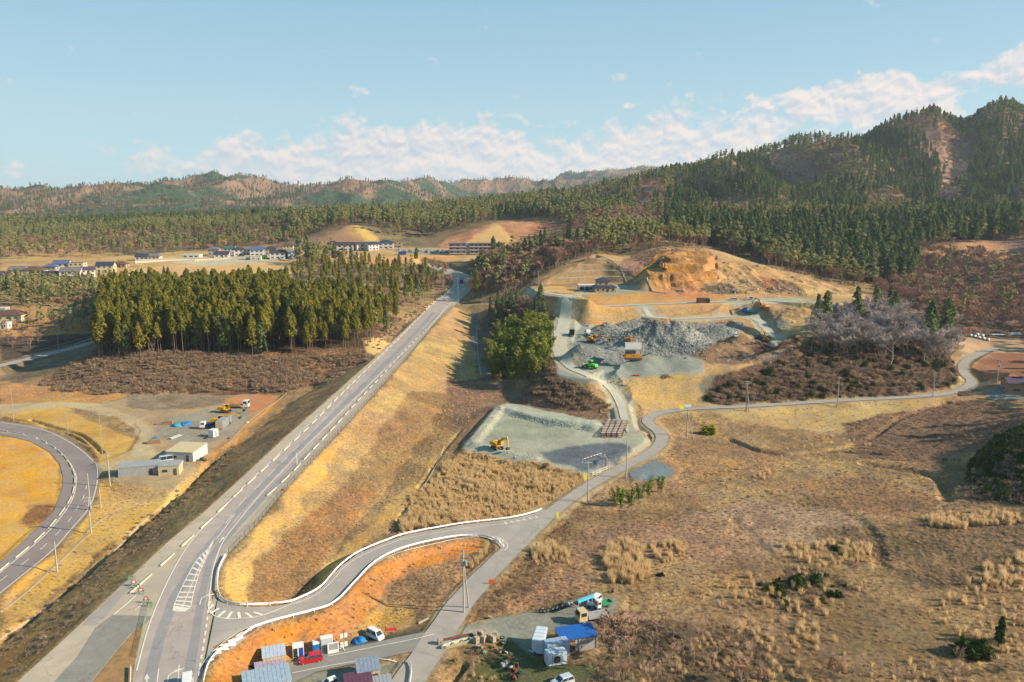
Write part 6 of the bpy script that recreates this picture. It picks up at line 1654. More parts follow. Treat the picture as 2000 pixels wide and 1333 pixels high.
# kerb blocks
kb = MB().box(0, 0, -.1, 5.6, .30, .34, 0, .99, .75).build('kerb_block', mat('kerb_concrete', A(222,206,178,.72), .8, vary=.1, scale=.8), None, .03)
def blocks(pts, zf, label, group, step=8.8, off=2.):
    for i, (x, y, z, a) in enumerate(along(pts, zf, step, off)):
        o = kb.copy(); COL.objects.link(o); o.location = (x, y, z+.12); o.rotation_euler = (0, 0, a); tag(o, label, 'kerb block', group)
blocks([(270,1147),(301,1119),(337,1086),(371,1054),(401,1026),(454,975),(557,879),(606,832),(706,732),(784,657),(838,600),(862,578)], zm, 'low white concrete kerb block on the left side of the main road', 'kerb blocks left of the main road')
blocks([(524,968),(575,920),(610,881),(660,827),(700,783),(748,732),(790,686),(829,648),(868,606)], zm, 'low white concrete kerb block on the right side of the main road', 'kerb blocks right of the main road')
blocks([(0,842),(57,852),(98,870),(125,892),(141,917),(146,940),(139,972),(118,1005),(90,1038),(56,1070),(0,1116)], zh, 'low white concrete kerb block along the inner side of the curved highway', 'kerb blocks of the curved highway', 8.2, 1.)
x, y, z, a = along([(270,1147),(301,1119)], zm, 50, 0)[0]; kb.location = (x, y, z+.12); kb.rotation_euler = (0, 0, a); kb.dimensions; tag(kb, 'low white concrete kerb block nearest the barricades', 'kerb block', 'kerb blocks left of the main road')
# guard rails
def guardrail(pts, zf, label, step=4., beam=P_WHITE, hgt=.75):
    st = along(pts, zf, step); g0 = st[0]
    e = empty('guardrail', g0[:3], 0, label, 'guardrail')
    for i, (x, y, z, a) in enumerate(st):
        p = MB().cyl(0, 0, -.4, .07, hgt+.42, 6).build('post', beam, e); p.location = (x-g0[0], y-g0[1], z-g0[2])
    fine = along(pts, zf, 1.2); m = MB(); prof = [(0, 0), (.05, .04), (.0, .1), (.07, .16), (.0, .24), (.05, .3), (0, .36)]
    V, Fc = [], []; n = len(prof)
    for i, (x, y, z, a) in enumerate(fine):
        nx, ny = -math.sin(a), math.cos(a)
        for d, h in prof: V.append((x-g0[0]+nx*d, y-g0[1]+ny*d, z-g0[2]+hgt-.36+h))
        for d, h in prof: V.append((x-g0[0]+nx*(d-.05), y-g0[1]+ny*(d-.05), z-g0[2]+hgt-.36+h))
        if i:
            b0, b1 = (i-1)*2*n, i*2*n
            for k in range(n-1): Fc += [(b0+k, b1+k, b1+k+1, b0+k+1), (b0+n+k, b0+n+k+1, b1+n+k+1, b1+n+k)]
            Fc += [(b0+n-1, b1+n-1, b1+2*n-1, b0+2*n-1), (b0, b0+n, b1+n, b1)]
    m.add(V, Fc); m.build('rail', beam, e)
    return e
W_RAIL = paint_('rail_white', 240,236,236, .4, .85)
def zmix(x, y): return np.asarray(H(x, y))
guardrail([(441,1088),(429,1112),(425,1140),(428,1163),(441,1179),(480,1186),(520,1187),(560,1181),(600,1166),(628,1149),(650,1124),(667,1106),(700,1082),(760,1057),(800,1044),(900,1026),(1000,1014),(1045,1003),(1061,996)], zmix, 'white guardrail round the upper outer side of the ramp', beam=W_RAIL)
guardrail([(398,1335),(408,1300),(432,1274),(480,1240),(520,1221),(600,1200),(640,1188),(665,1171),(690,1144),(725,1107),(760,1085),(800,1070),(850,1058),(900,1050),(940,1050),(965,1057),(984,1072)], zmix, 'white guardrail above the orange slope on the lower side of the ramp', beam=W_RAIL)
guardrail([(255,1340),(256,1305)], zmix, 'short white guardrail at the bottom edge beside the old road', beam=W_RAIL)
guardrail([(800,1345),(804,1310),(798,1294)], zmix, 'short white railing at the corner of the lower yard', beam=W_RAIL)
guardrail([(60,690),(120,675),(185,657)], zmix, 'thin guardrail along the far highway left of the cedar plantation', step=6, beam=P_GREY)
# mesh fence along the right edge
def meshfence(pts, zf, label, hgt=1.3, step=3., m=P_DGREY, name='mesh_fence', maxposts=100):
    st = along(pts, zf, step); g0 = st[0]; e = empty(name, g0[:3], 0, label, 'fence')
    for x, y, z, a in st[:maxposts]:
        p = MB().cyl(0, 0, -.3, .045, hgt+.3, 5).build('post', m, e); p.location = (x-g0[0], y-g0[1], z-g0[2])
    q = MB(); L = [(x-g0[0], y-g0[1], z-g0[2]) for x, y, z, a in along(pts, zf, 1.5)]
    for k in range(6): q.tube([(x, y, z+.12+k*(hgt-.15)/5) for x, y, z in L], .018 if k not in (0, 5) else .03, 3)
    q.build('mesh_panel', m, e, fix=False)
    return e
meshfence([(447,1082),(495,1032),(550,966),(600,912),(660,848)], zmix, 'dark wire fence along the near part of the right shoulder of the main road', step=2.6)
meshfence([(660,848),(694,812),(745,755),(794,701),(850,634),(885,599)], zmix, 'dark wire fence along the far part of the right shoulder of the main road', step=4.)
meshfence([(293,1180),(284,1215),(270,1280),(262,1300)], zmix, 'thin green-grey fence between the main road and the old road', step=2.5, m=mat('fence_green', A(150,164,140), .6), hgt=.9)
meshfence([(1882,766),(1925,752),(1975,745)], zmix, 'grey railing along the bridge beside the brown workshop', step=2.5, m=P_GALV)
meshfence([(1893,775),(1930,768),(1960,757)], zmix, 'grey railing of the workshop forecourt', step=2.5, m=P_GALV)
# barricades
def barricade(px, py, rz, label, disc=True):
    e = empty('barricade', G(px, py), rz, label, 'barricade', 'barricades closing the old road')
    m = MB()
    for sx in (-.45, .45): m.tube([(sx, -.3, 0), (sx*.8, 0, 1.15)], .05, 5).tube([(sx, .3, 0), (sx*.8, 0, 1.15)], .05, 5)
    m.build('frame', P_GRN, e); MB().box(0, 0, .72, 1.15, .07, .18).build('board', P_GRN, e)
    if disc:
        d = MB().tube([(0, -.09, 1.0), (0, -.03, 1.0)], .4, 16).build('sign_disc', P_REDW, e); MB().tube([(0, -.105, 1.0), (0, -.092, 1.0)], .24, 16).build('sign_face', P_WHITE, d)
for i, (a, b, dsc, lab) in enumerate(((255,1135,0,'green barricade at the top end of the row, without a disc'),(262,1146,1,'green barricade with red disc, second from the top of the row'),(268,1151,0,'plain green barricade in the middle of the row'),(276,1162,1,'green barricade with red disc, third disc from the bottom fence'),(286,1179,1,'green barricade with red disc at the lower end of the row'),(292,1186,0,'plain green barricade joining the thin fence'))): barricade(a, b, .5-i*.1, lab, dsc)
def cone(px, py, label, group='traffic cones on the gravel pad'):
    e = empty('traffic_cone', G(px, py), 0, label, 'traffic cone', group)
    MB().box(0, 0, 0, .5, .5, .06).build('base', P_REDW, e); MB().tube([(0, 0, .05), (0, 0, .85)], [.2, .04], 10).build('cone', P_ORANGE, e); MB().tube([(0, 0, .4), (0, 0, .58)], [.135, .095], 10).build('band', P_WHITE, e)
for a, b, lab in ((978,800,'cone at the upper corner of the gravel bund'),(962,817,'cone on the left bund, second from its upper corner'),(950,833,'cone halfway down the left bund'),(1006,895,'cone on the lower edge right of the lone excavator'),(1042,904,'rightmost cone on the lower edge of the gravel pad'),(1164,855,'cone at the left of the stacked frames'),(1182,856,'cone in front of the stacked frames'),(1172,848,'cone behind the left corner of the stacked frames')): cone(a, b, lab)
# lamps and utility poles
light_pole(27,822,757,'leftmost tall lamp pole behind the curved highway',1.5,2.8); light_pole(133,850,778,'tall lamp pole with yellow lamp head above the yard lane',1.2,2.5); light_pole(200,888,812,'tall lamp pole at the mouth of the yard lane',1.5,2.9)
light_pole(580,908,885,'slim lamp pole on the right kerb of the main road',.6,1.,mat_=P_WHITE)
light_pole(846,592,552,'pale lamp pole left of the main road where it starts to bend',1.4,0); light_pole(866,571,538,'grey lamp pole inside the road bend, just past the pale one',1.4,0); light_pole(895,595,543,'blue-white lamp pole on the right shoulder by the driveway',.8,3.,mat_=paint_('pole_blue', 120,160,190)); light_pole(877,535,510,'tall lamp pole at the far end of the road bend',1.2,0); light_pole(882,538,520,'short lamp pole beside the tall one at the far end of the bend',.9,0)
light_pole(115,687,652,'lamp pole beside the far highway left of the plantation',1.4,0)
utility_pole(215,950,888,'utility pole with crossarms beside the grey prefab hut',arms=2,hd=.1); utility_pole(178,1042,976,'utility pole with two crossarms right of the curved highway',arms=2,hd=.2,transformer=True); utility_pole(177,997,930,'bare pole on the highway verge above the crossarm pole',arms=0)
utility_pole(197,993,957,'short bare pole on the grass right of the curved highway',arms=0); utility_pole(112,1118,1064,'lone short pole at the lower verge of the curved highway',arms=0)
utility_pole(906,1198,1090,'tall utility pole with transformer beside the village road',strut=(916,1188),arms=2,transformer=True,hd=.0)
utility_pole(1148,985,907,'utility pole beside the lime sign at the gravel pad entrance',arms=1,hd=.3); utility_pole(1223,935,865,'utility pole on the bend near the low green bamboo',arms=1,hd=.3)
utility_pole(1341,858,800,'utility pole with leaning strut under the white sign board',strut=(1355,860),arms=1,hd=.2); utility_pole(1457,804,746,'utility pole with leaning strut left of the knoll',strut=(1463,805),arms=2,hd=.2)
utility_pole(1635,795,738,'plain utility pole below the knoll, middle of the village road',arms=1,hd=.1); utility_pole(1822,776,729,'utility pole with crossarm at the right end of the knoll',arms=2,hd=.1); utility_pole(1947,748,703,'utility pole with transformer by the brown paddy',arms=1,transformer=True,hd=.1)
light_pole(1052,560,527,'concrete pole with a lamp at the left of the house terrace',.6,3.1,mat_=P_POLE); utility_pole(1132,560,530,'thin pole behind the white garage',arms=0)
for i, (a, b, t) in enumerate(((838,505,476),(857,505,485),(738,500,478),(700,500,480),(730,508,488),(760,498,482),(790,480,467),(801,478,466),(834,480,469),(583,525,498),(565,500,478),(460,500,480))): light_pole(a, b, t, 'thin grey pole standing in the village below the terraced cut slopes', .6, 0, 'thin poles of the far village')
# sign panels
def signpost(px, py, w, h, z, mm, label, name='road_sign', n=1):
    e = empty(name, G(px, py), 0.05, label, 'sign'); MB().cyl(0, 0, -.3, .05, z+h+.3, 6).build('post', P_GALV, e)
    for k in range(n): MB().box(k*(w+.06), -.08, z, w, .05, h).build('panel', mm, e, .005)
    return e
signpost(1143,946,.55,1.7,1.2,P_LIME,'tall lime yellow panel beside the pole at the gravel pad entrance'); signpost(1089,1016,.5,1.6,.5,P_LIME,'lime yellow panel on the verge where the ramp joins the village road')
signpost(1329,802,.7,1.5,.5,P_LIME,'pair of lime yellow panels beside the white board on the village road',n=2); signpost(1343,800,2.6,1.1,.9,P_WHITE,'small white board beside the lime yellow panels')
signpost(552,966,.6,.6,.9,P_REDW,'red round-cornered warning sign where the wire fence begins'); signpost(960,1142,1.2,.9,.2,P_ORANGE,'orange panel lying against the verge of the village road')
# swing gate of the pad
e = empty('swing_gate', G(1156,932), head((1156,932),(1196,914)), 'white barred gate leaning at the gravel pad entrance', 'gate')
MB().tube([(0, 0, 1.1), (8.5, 0, 1.1)], .05, 5).tube([(0, 0, .5), (8.5, 0, .5)], .05, 5).build('rail', P_WHITE, e)
for k in range(6): MB().tube([(k*1.7, 0, 0), (k*1.7, 0, 1.15)], .05, 5).build('post', P_GRN, e).location = (0, 0, 0)
def xtape(a, b, label):
    A_, B_ = G(*a), G(*b); e = empty('barrier_pole', A_, 0, label, 'barrier'); d = B_-A_; n = 12
    MB().cyl(0, 0, 0, .05, 1.1, 5).build('post', P_WHITE, e); MB().cyl(d.x, d.y, d.z, .05, 1.1, 5).build('post', P_WHITE, e)
    for j, mm in enumerate((P_REDW, P_WHITE)):
        q = MB()
        for k in range(j, n, 2): q.tube([tuple(d*(k/n)+Vector((0, 0, 1.05))), tuple(d*((k+1)/n)+Vector((0, 0, 1.05)))], .09, 5)
        q.build('striped_bar', mm, e)
xtape((1138,904),(1174,892), 'red and white striped bar across the dark gravel'); xtape((1181,893),(1190,915), 'short leaning striped bar near the gate')
# ------------------------------------------------ vehicles
car('red_car', G(607,1293), head((625,1291),(589,1298)), 'red hatchback on the yard lane below the orange slope', P_RED, 3.9, 1.68, 1.55, 'hatch')
car('white_car', G(733,1247), head((724,1243),(744,1250)), 'white minicar parked alone on the grass below the orange slope', P_WHITE, 3.4, 1.48, 1.75, 'van', plate=P_PLATEY)
car('white_car', G(641,1344), head((641,1344),(620,1352)), 'white car cut by the bottom edge beside the dark roofed shed', P_WHITE, 3.4, 1.48, 1.5, 'hatch')
car('white_van', G(366,1348), head((366,1348),(366,1380)), 'white van roof entering at the bottom of the main road', P_WHITE, 4.2, 1.7, 1.9, 'van')
car('silver_car', G(1098,1338), head((1116,1332),(1080,1348)), 'pale silver car on the grass at the bottom edge', P_SILVER, 3.9, 1.65, 1.5, 'hatch')
car('white_car', G(1161,1180), head((1172,1172),(1150,1188)), 'white minicar at the back of the scrap yard', P_WHITE, 3.4, 1.5, 1.65, 'van')
truck('pickup_truck', G(1178,1186), head((1192,1183),(1166,1190)), 'small white pickup with green covered bed beside the white minicar', P_WHITE, mat('green_sheet', A(70,160,110), .6, vary=.1), 3.5, 'flat', 1.5, 1.75, 'pickup truck')
truck('crane_truck', G(1158,1212), head((1185,1204),(1134,1214)), 'pale flatbed truck behind the blue roofed shed', W_CREAM, P_GREY, 6.5, 'flat', 2.1, 2.6, 'truck')
car('white_car', G(905,559.5), head((905,559),(899,575)), 'white car following the dark truck on the road bend', P_WHITE, 4.2, 1.7, 1.5, 'hatch')
truck('truck', G(901.5,553.5), head((900,560),(902,545)), 'dark covered truck driving away round the far road bend', P_BLACK, P_BLUED, 8.0, 'box', 2.5, 3.2)
truck('truck', G(786,498), head((797,498),(775,498)), 'blue truck parked on the village street under the car park', P_BLUE, P_BLUE, 7, 'box', 2.2, 2.6)
truck('dump_truck', G(1117,656), head((1114,668),(1119,650)), 'dark green dump truck with empty bed on the quarry road', P_DKG, P_DKG, 6.8, 'dump', 2.4, 2.7, 'dump truck')
truck('truck', G(1152,657), head((1170,660),(1148,655)), 'white flatbed truck behind the orange excavator in the quarry', P_WHITE, P_GREY, 7.5, 'flat', 2.3, 2.7)
loader(G(1152,720), head((1166,722),(1136,716)), 'bright green wheel loader on the quarry floor')
excavator(G(972,877), head((965,872),(985,880)), 'yellow excavator standing alone on the gravel pad', P_YEL, 12, (42, -80, -110), 1.0)
excavator(G(1158,669), head((1146,668),(1172,668)), 'orange excavator between gravel heaps with its boom to the right', P_ORG, 0, (22, -12, -110), 1.15)
excavator(G(1297,527), head((1305,527),(1288,527)), 'small orange excavator in the top cut of the quarry', P_ORG, 20, (60, -60, -100), .85)
excavator(G(1490,604), head((1495,604),(1470,605)), 'orange excavator loading the light blue truck on the upper bench', P_ORG, 0, (50, -40, -110), 1.05)
excavator(G(1496,669), head((1500,669),(1480,669)), 'bright yellow excavator loading the dark blue truck', P_YEL, 0, (62, -35, -100), 1.15)
truck('dump_truck', G(1466,613), head((1486,611),(1455,613)), 'dump truck with blue cab and light blue bed on the upper bench', P_BLUE, P_TARPC, 7.6, 'dump', 2.4, 2.9, 'dump truck')
truck('dump_truck', G(1483,665), head((1495,668),(1472,663)), 'dark blue dump truck under the yellow excavator', P_BLUED, P_BLUED, 7.4, 'dump', 2.4, 2.9, 'dump truck')
car('white_car', G(1431,587), head((1440,587),(1420,587)), 'white estate car parked on the upper bench of the quarry', P_WHITE, 4.5, 1.7, 1.5, 'hatch')
car('white_van', G(1467,586), head((1467,590),(1466,580)), 'white van facing the camera on the upper bench', P_WHITE, 4.2, 1.75, 2.0, 'van')
car('white_car', G(1437,658), head((1430,655),(1444,658)), 'white car half hidden behind the brown earth heap', P_WHITE, 3.8, 1.6, 1.6, 'van')
excavator(G(427,829), head((420,829),(440,829)), 'yellow excavator in the left yard beside the long container', P_YEL, 0, (35, -20, -90), 1.0)
excavator(G(440,806), head((432,806),(452,806)), 'yellow excavator with lowered arm behind the other one in the left yard', P_YEL, -10, (25, -30, -100), 1.0)
truck('truck', G(411,837), head((425,837),(398,838)), 'white cab truck with dark blue bed in the left yard', P_WHITE, P_BLUED, 6.6, 'flat', 2.1, 2.5)
truck('crane_truck', G(462,797), head((444,797),(480,797)), 'long flatbed truck with white cab at the far end of the left yard', P_WHITE, P_GREY, 9.5, 'flat', 2.4, 3.0)
car('silver_van', G(322,903), head((336,900),(310,904)), 'silver van between the grey hut and the office cabin', P_SILVER, 4.7, 1.75, 2.0, 'van')
# tractor by the driveway
e = empty('tractor', G(1005,580), .4, 'small blue tractor beside the driveway above the bamboo grove', 'tractor')
MB().box(.8, 0, .7, 1.8, .8, .7).build('bonnet', P_BLUE, e, .06); MB().box(-.5, 0, .6, 1.3, 1.0, .5).build('body', P_BLUE, e, .05); MB().box(-.4, 0, 1.1, 1.2, 1.2, 1.2, 0, .9, .9).build('cab', P_GLASS, e, .04); MB().box(-.4, 0, 2.3, 1.3, 1.3, .1).build('roof', P_BLACK, e)
wheels(e, (-.6,), .75, .7, .35); wheels(e, (1.4,), .6, .42, .25)
# crusher
e = empty('rock_crusher', G(1236,703), 0.02, 'yellow mobile rock crusher under a white sheet metal screen', 'crusher')
for sy in (-1, 1): MB().prism([(-3.2, .1), (3.2, .1), (3.6, .5), (3.2, .95), (-3.2, .95), (-3.6, .5)], sy*1.3-.25, sy*1.3+.25).build('track', P_STEEL, e, .05)
MB().box(0, 0, .9, 7.5, 2.4, .5).box(-1.8, 0, 1.4, 2.8, 2.3, 1.3).box(1.7, 0, 1.4, 2.6, 2.0, .9).build('chassis', P_ORG, e, .05)
MB().box(-1.0, 0, 2.7, 3.4, 2.6, 1.1, 0, 1.25, 1.2).build('hopper', P_STEEL, e, .03)
MB().prism([(2.5, .7), (7.2, 2.6), (7.2, 2.9), (2.5, 1.1)], -.45, .45).build('conveyor', P_STEEL, e, .02); MB().prism([(-3, 1.2), (-5.8, 2.3), (-5.8, 2.6), (-3, 1.6)], -.4, .4).build('conveyor', P_ORG, e, .02)
for x in (-3.1, 3.1): MB().cyl(x, -.3, 0, .09, 4.4, 6).build('support_post', P_STEEL, e)
MB().box(0, -.35, 4.3, 6.6, .12, 2.7).build('screen_panel', P_WHITE, e, .01); MB().box(0, 1.5, 6.6, 6.4, 3.4, .1).build('screen_roof', P_GREY, e)
MB().cyl(1.2, .6, 2.3, .1, .9, 8).build('exhaust', P_BLACK, e)
e = excavator(G(1229,671), -1.6, 'yellow excavator seen from behind above the crusher', P_ORG, 0, (30, -40, -100), 1.1)
# screen plant table / small drums
for a, b, mm, lab in ((1131,661,P_GRN,'small green box beside the quarry road'),(1168,667,P_BLUE,'blue drum pair beside the orange excavator')):
    e = empty('equipment_box', G(a, b), .1, lab, 'box'); MB().box(0, 0, 0, 1.4, .9, 1.0).build('body', mm, e, .04); MB().box(0, 0, 1.0, 1.2, .7, .12).build('lid', mm, e, .02)
e = empty('site_office', G(1372,592), 0, 'small rust-brown site hut on the upper bench of the quarry', 'hut'); MB().box(0, 0, 0, 6, 2.6, 2.5).build('wall', P_RUST, e, .03); MB().box(0, 0, 2.5, 6.3, 2.9, .15).build('roof', R_BROWN, e)
for x in (-1.8, .6): f = MB().box(x, -1.32, .9, 1.2, .05, .9).build('window', P_GREY, e); MB().box(x, -1.35, .98, 1.0, .04, .75).build('pane', P_WIN, f)
e = empty('portable_toilet', G(1383,592), 0, 'dark green portable toilet beside the rust-brown hut', 'portable toilet'); MB().box(0, 0, 0, 1.6, 1.6, 2.2, 0, .96, .96).build('cabin', P_DKG, e, .05); MB().box(0, 0, 2.2, 1.5, 1.5, .2, 0, .7, .7).build('roof', P_GRN, e)
e = empty('stone_statue', G(1456,588), 0, 'small grey machine post between the estate car and the van', 'machine'); MB().box(0, 0, 0, 1.2, 1.0, .8).box(0, 0, .8, .5, .5, 1.6).build('body', P_GREY, e, .04)
e.name = 'generator'
e = empty('drum', G(1243,735), 0, 'red drum lying at the foot of the smooth gravel cone', 'drum'); MB().tube([(-1.2, 0, .35), (1.2, 0, .35)], .35, 10).build('barrel', P_REDW, e); MB().box(0, 0, 0, .9, .5, .2).build('chock', P_WOOD, e)
# stacked frames (pallet-like) and timber
e0 = None
for i in range(4):
    for j in range(9):
        a, b = 1178+i*10.5+j*1.5, 854-j*3.2
        e = empty('steel_pallet', G(a, b), .06, 'pale steel pallet in the big block at the right end of the gravel pad', 'pallet', 'pallet block on the gravel pad') if e0 is None else copy_tree(e0, loc=G(a, b))
        if e0 is None:
            m = MB()
            for x in (-.68, .68):
                for y in (-.6, .6): m.box(x, y, 0, .1, .1, 1.5)
            for z in (.1, .75, 1.45):
                for y in (-.6, .6): m.box(0, y, z, 1.36, .08, .08)
                for x in (-.68, .68): m.box(x, 0, z, .08, 1.2, .08)
            m.build('frame', P_RUST, e)
            m = MB()
            for z in (.2, .85, 1.54):
                for k in range(5): m.box(0, -.5+k*.25, z, 1.42, .15, .05)
            m.build('deck_boards', mat('pale_boards', A(224,212,190), .8, vary=.12), e)
            bpy.context.view_layer.update(); e0 = e; reg_kids(e0)
def logs(px, py, rz, n, L, label, name='timber_pile', mm=P_WOOD, r=.22):
    g = G(px, py); rr = random.Random(px)
    for k in range(n):
        row = 0 if k < n*.6 else 1; i = k if row == 0 else k-int(n*.6)
        o = MB().tube([(-L/2*rr.uniform(.85, 1), 0, 0), (L/2*rr.uniform(.85, 1), 0, 0)], [r, r*.85], 8).build('log', mm); off = (i-n*.3)*r*2.1
        o.location = (g.x-math.sin(rz)*off, g.y+math.cos(rz)*off, float(H(g.x-math.sin(rz)*off, g.y+math.cos(rz)*off))+r+row*r*1.7); o.rotation_euler = (0, 0, rz+rr.uniform(-.06, .06)); tag(o, label, 'log', label)
logs(1180,805,.1,8,3.6,'cut log in the small pile at the foot of the quarry road')
for i in range(8): pass
logs(341,855,1.2,9,5.,'grey steel pipe in the row lying in the left yard', mm=P_GALV, r=.16)
# ------------------------------------------------ left yard buildings
def yawed(px, py, qx, qy): return head((px, py), (qx, qy))
cabin('prefab_hut', G(274,925), yawed(240,938,308,932), 'long grey ribbed prefab hut beside the utility pole', 10.6, 4.6, 2.7, P_GREY, P_GREY, win=False)
cabin('prefab_hut', G(334,924), yawed(314,932,352,930), 'smaller pale prefab hut right of the long grey one', 5.6, 4.4, 2.7, W_CREAM, P_GREY)
cabin('office_cabin', G(366,893), yawed(334,903,378,905), 'pale flat roofed office cabin behind the two prefab huts', 8.6, 8.5, 2.8, W_WHITE, W_CREAM, ribs=False)
e = empty('shipping_container', G(437,832), head((424,842),(451,820)), 'long grey ribbed shipping container in the left yard', 'container'); MB().box(0, 0, .1, 9.5, 2.5, 2.6).build('body', P_GREY, e, .03)
m = MB(); [m.box(-4.6+i*.4, sy*1.27, .2, .14, .06, 2.4) for i in range(24) for sy in (-1, 1)]; m.build('rib', P_GREY, e); MB().box(-4.78, 0, .3, .06, 2.2, 2.2).build('door', W_CREAM, e)
e = empty('shipping_container', G(417,853), head((411,856),(424,851)), 'short white container in front of the long grey one', 'container'); MB().box(0, 0, .1, 2.4, 2.1, 2.4).build('body', P_WHITE, e, .03); m = MB(); [m.box(-1+i*.4, -1.07, .2, .12, .05, 2.2) for i in range(6)]; m.build('rib', P_WHITE, e); MB().box(0, -1.1, .3, .8, .05, 1.9).build('door', P_GREY, e)
JUNK = [P_STEEL, P_RUST, P_GREY, P_BLUED, P_WOOD, P_BLACK, P_DGREY, P_WHITE]
def heap(px, py, r, mm, label, name='covered_heap', sq=.6, cat='heap', seed=1, n=3):
    g = G(px, py); e = empty(name, g, 0, label, cat); rr = random.Random(seed)
    if name == 'covered_heap':
        m = MB()
        for k in range(n): m.ico((rr.uniform(-.5, .5)*r*(k > 0), rr.uniform(-.4, .4)*r*(k > 0), .1), r*(1 if k == 0 else rr.uniform(.5, .8)), seed+k, sq, 3, .14)
        m.build('sheet', mm, e, 0, True)
        for i in range(4):
            a = i*1.57+.4; MB().box(math.cos(a)*r*1.08, math.sin(a)*r*.95, 0, .35, .25, .18, a).build('weight', P_GREY, e, .03)
    else:
        for k in range(7):
            q = MB(); x, y = rr.gauss(0, .42)*r, rr.gauss(0, .36)*r; z = max(0, .35*r*(1-math.hypot(x, y)/r)*rr.random())
            if k % 3 == 2: a = rr.uniform(0, 3.1); l = r*rr.uniform(.5, .9); q.tube([(x-math.cos(a)*l, y-math.sin(a)*l, z+.1), (x+math.cos(a)*l, y+math.sin(a)*l, z+rr.uniform(.1, .7)*r)], .08+.05*rr.random(), 8)
            elif k % 3 == 1: q.ico((x, y, z+.2), r*rr.uniform(.28, .45), seed+k, .75, 2, .18)
            else: q.box(x, y, z, r*rr.uniform(.4, .9), r*rr.uniform(.3, .7), r*rr.uniform(.3, .8), rr.uniform(0, 3), rr.uniform(.7, 1), rr.uniform(.7, 1))
            q.build('piece', mm if k < 4 else rr.choice(JUNK), e, .02 if k % 3 == 0 else 0, k % 3 == 1)
    return e
heap(364,830,1.7,P_TARP,'bright blue sheeted heap at the right of the tarpaulin row in the left yard', seed=3); heap(345,832,2.0,P_TARPC,'pale cyan sheeted heap in the middle of the left yard', sq=.4, seed=5); heap(304,858,1.2,P_TARP,'small blue sheet over material above the planks', sq=.5, seed=8)
e = empty('timber_stack', G(302,866), .2, 'stack of yellow boards beside the yard lane', 'timber stack')
for k in range(4): MB().box(0, 0, k*.32, 4.2-.2*k, 1.8, .26, .03*k).build('board_layer', P_WOOD, e)
e = empty('timber_stack', G(330,829), .1, 'brown timber frames left of the cyan heap', 'timber stack'); MB().box(0, 0, 0, 2.6, 1.2, 1.3).build('frame', P_WOOD, e, .03); MB().box(-2.8, 0, 0, 3, 1.6, .5).build('board_layer', P_WOOD, e)
heap(403,857,.7,P_DKG,'small dark green machine left of the short white container', name='compressor', cat='machine', seed=12)
# brown workshop and house on the terrace
house('workshop', G(1992,766), -.15, 'tan workshop with dark gable roof cut by the right edge', 12, 6.5, 4.2, W_TAN, R_PURP, storeys=1, windows=2, cat='workshop')
hx = G(1180,570)
house('house', hx, .08, 'two storey house with navy hip roof on the quarry terrace', 12.0, 8.5, 3.0, W_TAN, R_NAVY, 'hip', 1, .32, 4)
e = empty('upper_storey', hx+Vector((-.8, .8, 3.7)), .08, None, None)
bpy.context.view_layer.update()
hroot = [o for o in bpy.data.objects if o.get('label') == 'two storey house with navy hip roof on the quarry terrace'][0]
bpy.data.objects.remove(e)
MB().box(-.6, .6, 3.1, 7.6, 5.6, 3.3).build('upper_wall', W_TAN, hroot); a, b = 4.5, 3.5; zz = 6.4
MB().add([(-a-.6, -b+.6, zz), (a-.6, -b+.6, zz), (a-.6, b+.6, zz), (-a-.6, b+.6, zz), (-1.4, .6, zz+1.7), (.2, .6, zz+1.7), (-a-.6, -b+.6, zz-.14), (a-.6, -b+.6, zz-.14), (a-.6, b+.6, zz-.14), (-a-.6, b+.6, zz-.14)], [(0, 1, 5, 4), (1, 2, 5), (2, 3, 4, 5), (3, 0, 4), (0, 6, 7, 1), (1, 7, 8, 2), (2, 8, 9, 3), (3, 9, 6, 0), (9, 8, 7, 6)]).build('upper_roof', R_NAVY, hroot)
for x in (-2.6, .9): f = MB().box(x, -2.24, 4.3, 1.5, .06, 1.2).build('window', W_WHITE, hroot); MB().box(x, -2.28, 4.38, 1.3, .05, 1.02).build('pane', P_WIN, f)
e = cabin('garage', G(1145,567), .08, 'white garage with three dark doors left of the navy roofed house', 9.6, 5., 3.0, W_WHITE, W_WHITE, ribs=False, cat='garage', door=False, win=False)
for k in range(3): MB().box(-2.9+k*2.9, -2.54, .1, 2.5, .05, 2.4).build('shutter', P_DGREY, e)
# ------------------------------------------------ front yard things
def box_hut(px, py, ang_, L, Wd, Hh, wall, roof, label, cat='shed', name='shed', win=True, over=.12, slope=.05): return cabin(name, G(px, py), ang_, label, L, Wd, Hh, wall, roof, True, cat, slope, win, win, over)
an = head((560,1310),(690,1283))
box_hut(536,1300, an-.05, 3.6, 3.2, 2.5, W_CREAM, P_SILVER, 'cream site hut with pale metal roof under the orange slope')
box_hut(528,1318, an, 4.6, 1.6, 2.0, W_GREY, mat('roof_lilac', A(206,188,204), .5, .1), 'low lean-to with lilac roof in front of the cream hut', win=False)
box_hut(522,1350, an, 7.0, 4.5, 2.4, P_SILVER, mat('roof_pale_blue', A(196,214,224), .45, .2), 'wide shed with pale blue metal roof cut by the bottom edge', win=False)
box_hut(719,1328, an-.1, 3.6, 3.4, 2.5, W_CREAM, mat('roof_grey_blue', A(170,180,196), .5, .2), 'small shed with blue-grey ribbed roof in the lower yard', slope=.1)
box_hut(700,1350, an-.1, 4.2, 3.0, 2.2, W_GREY, mat('roof_maroon', A(120,76,96), .6, .1), 'shed with maroon roof at the bottom edge', win=False)
box_hut(742,1352, an-.1, 3.6, 2.4, 1.9, W_GREY, P_GREY, 'low shed with grey ribbed roof at the bottom edge right of the maroon one', win=False)
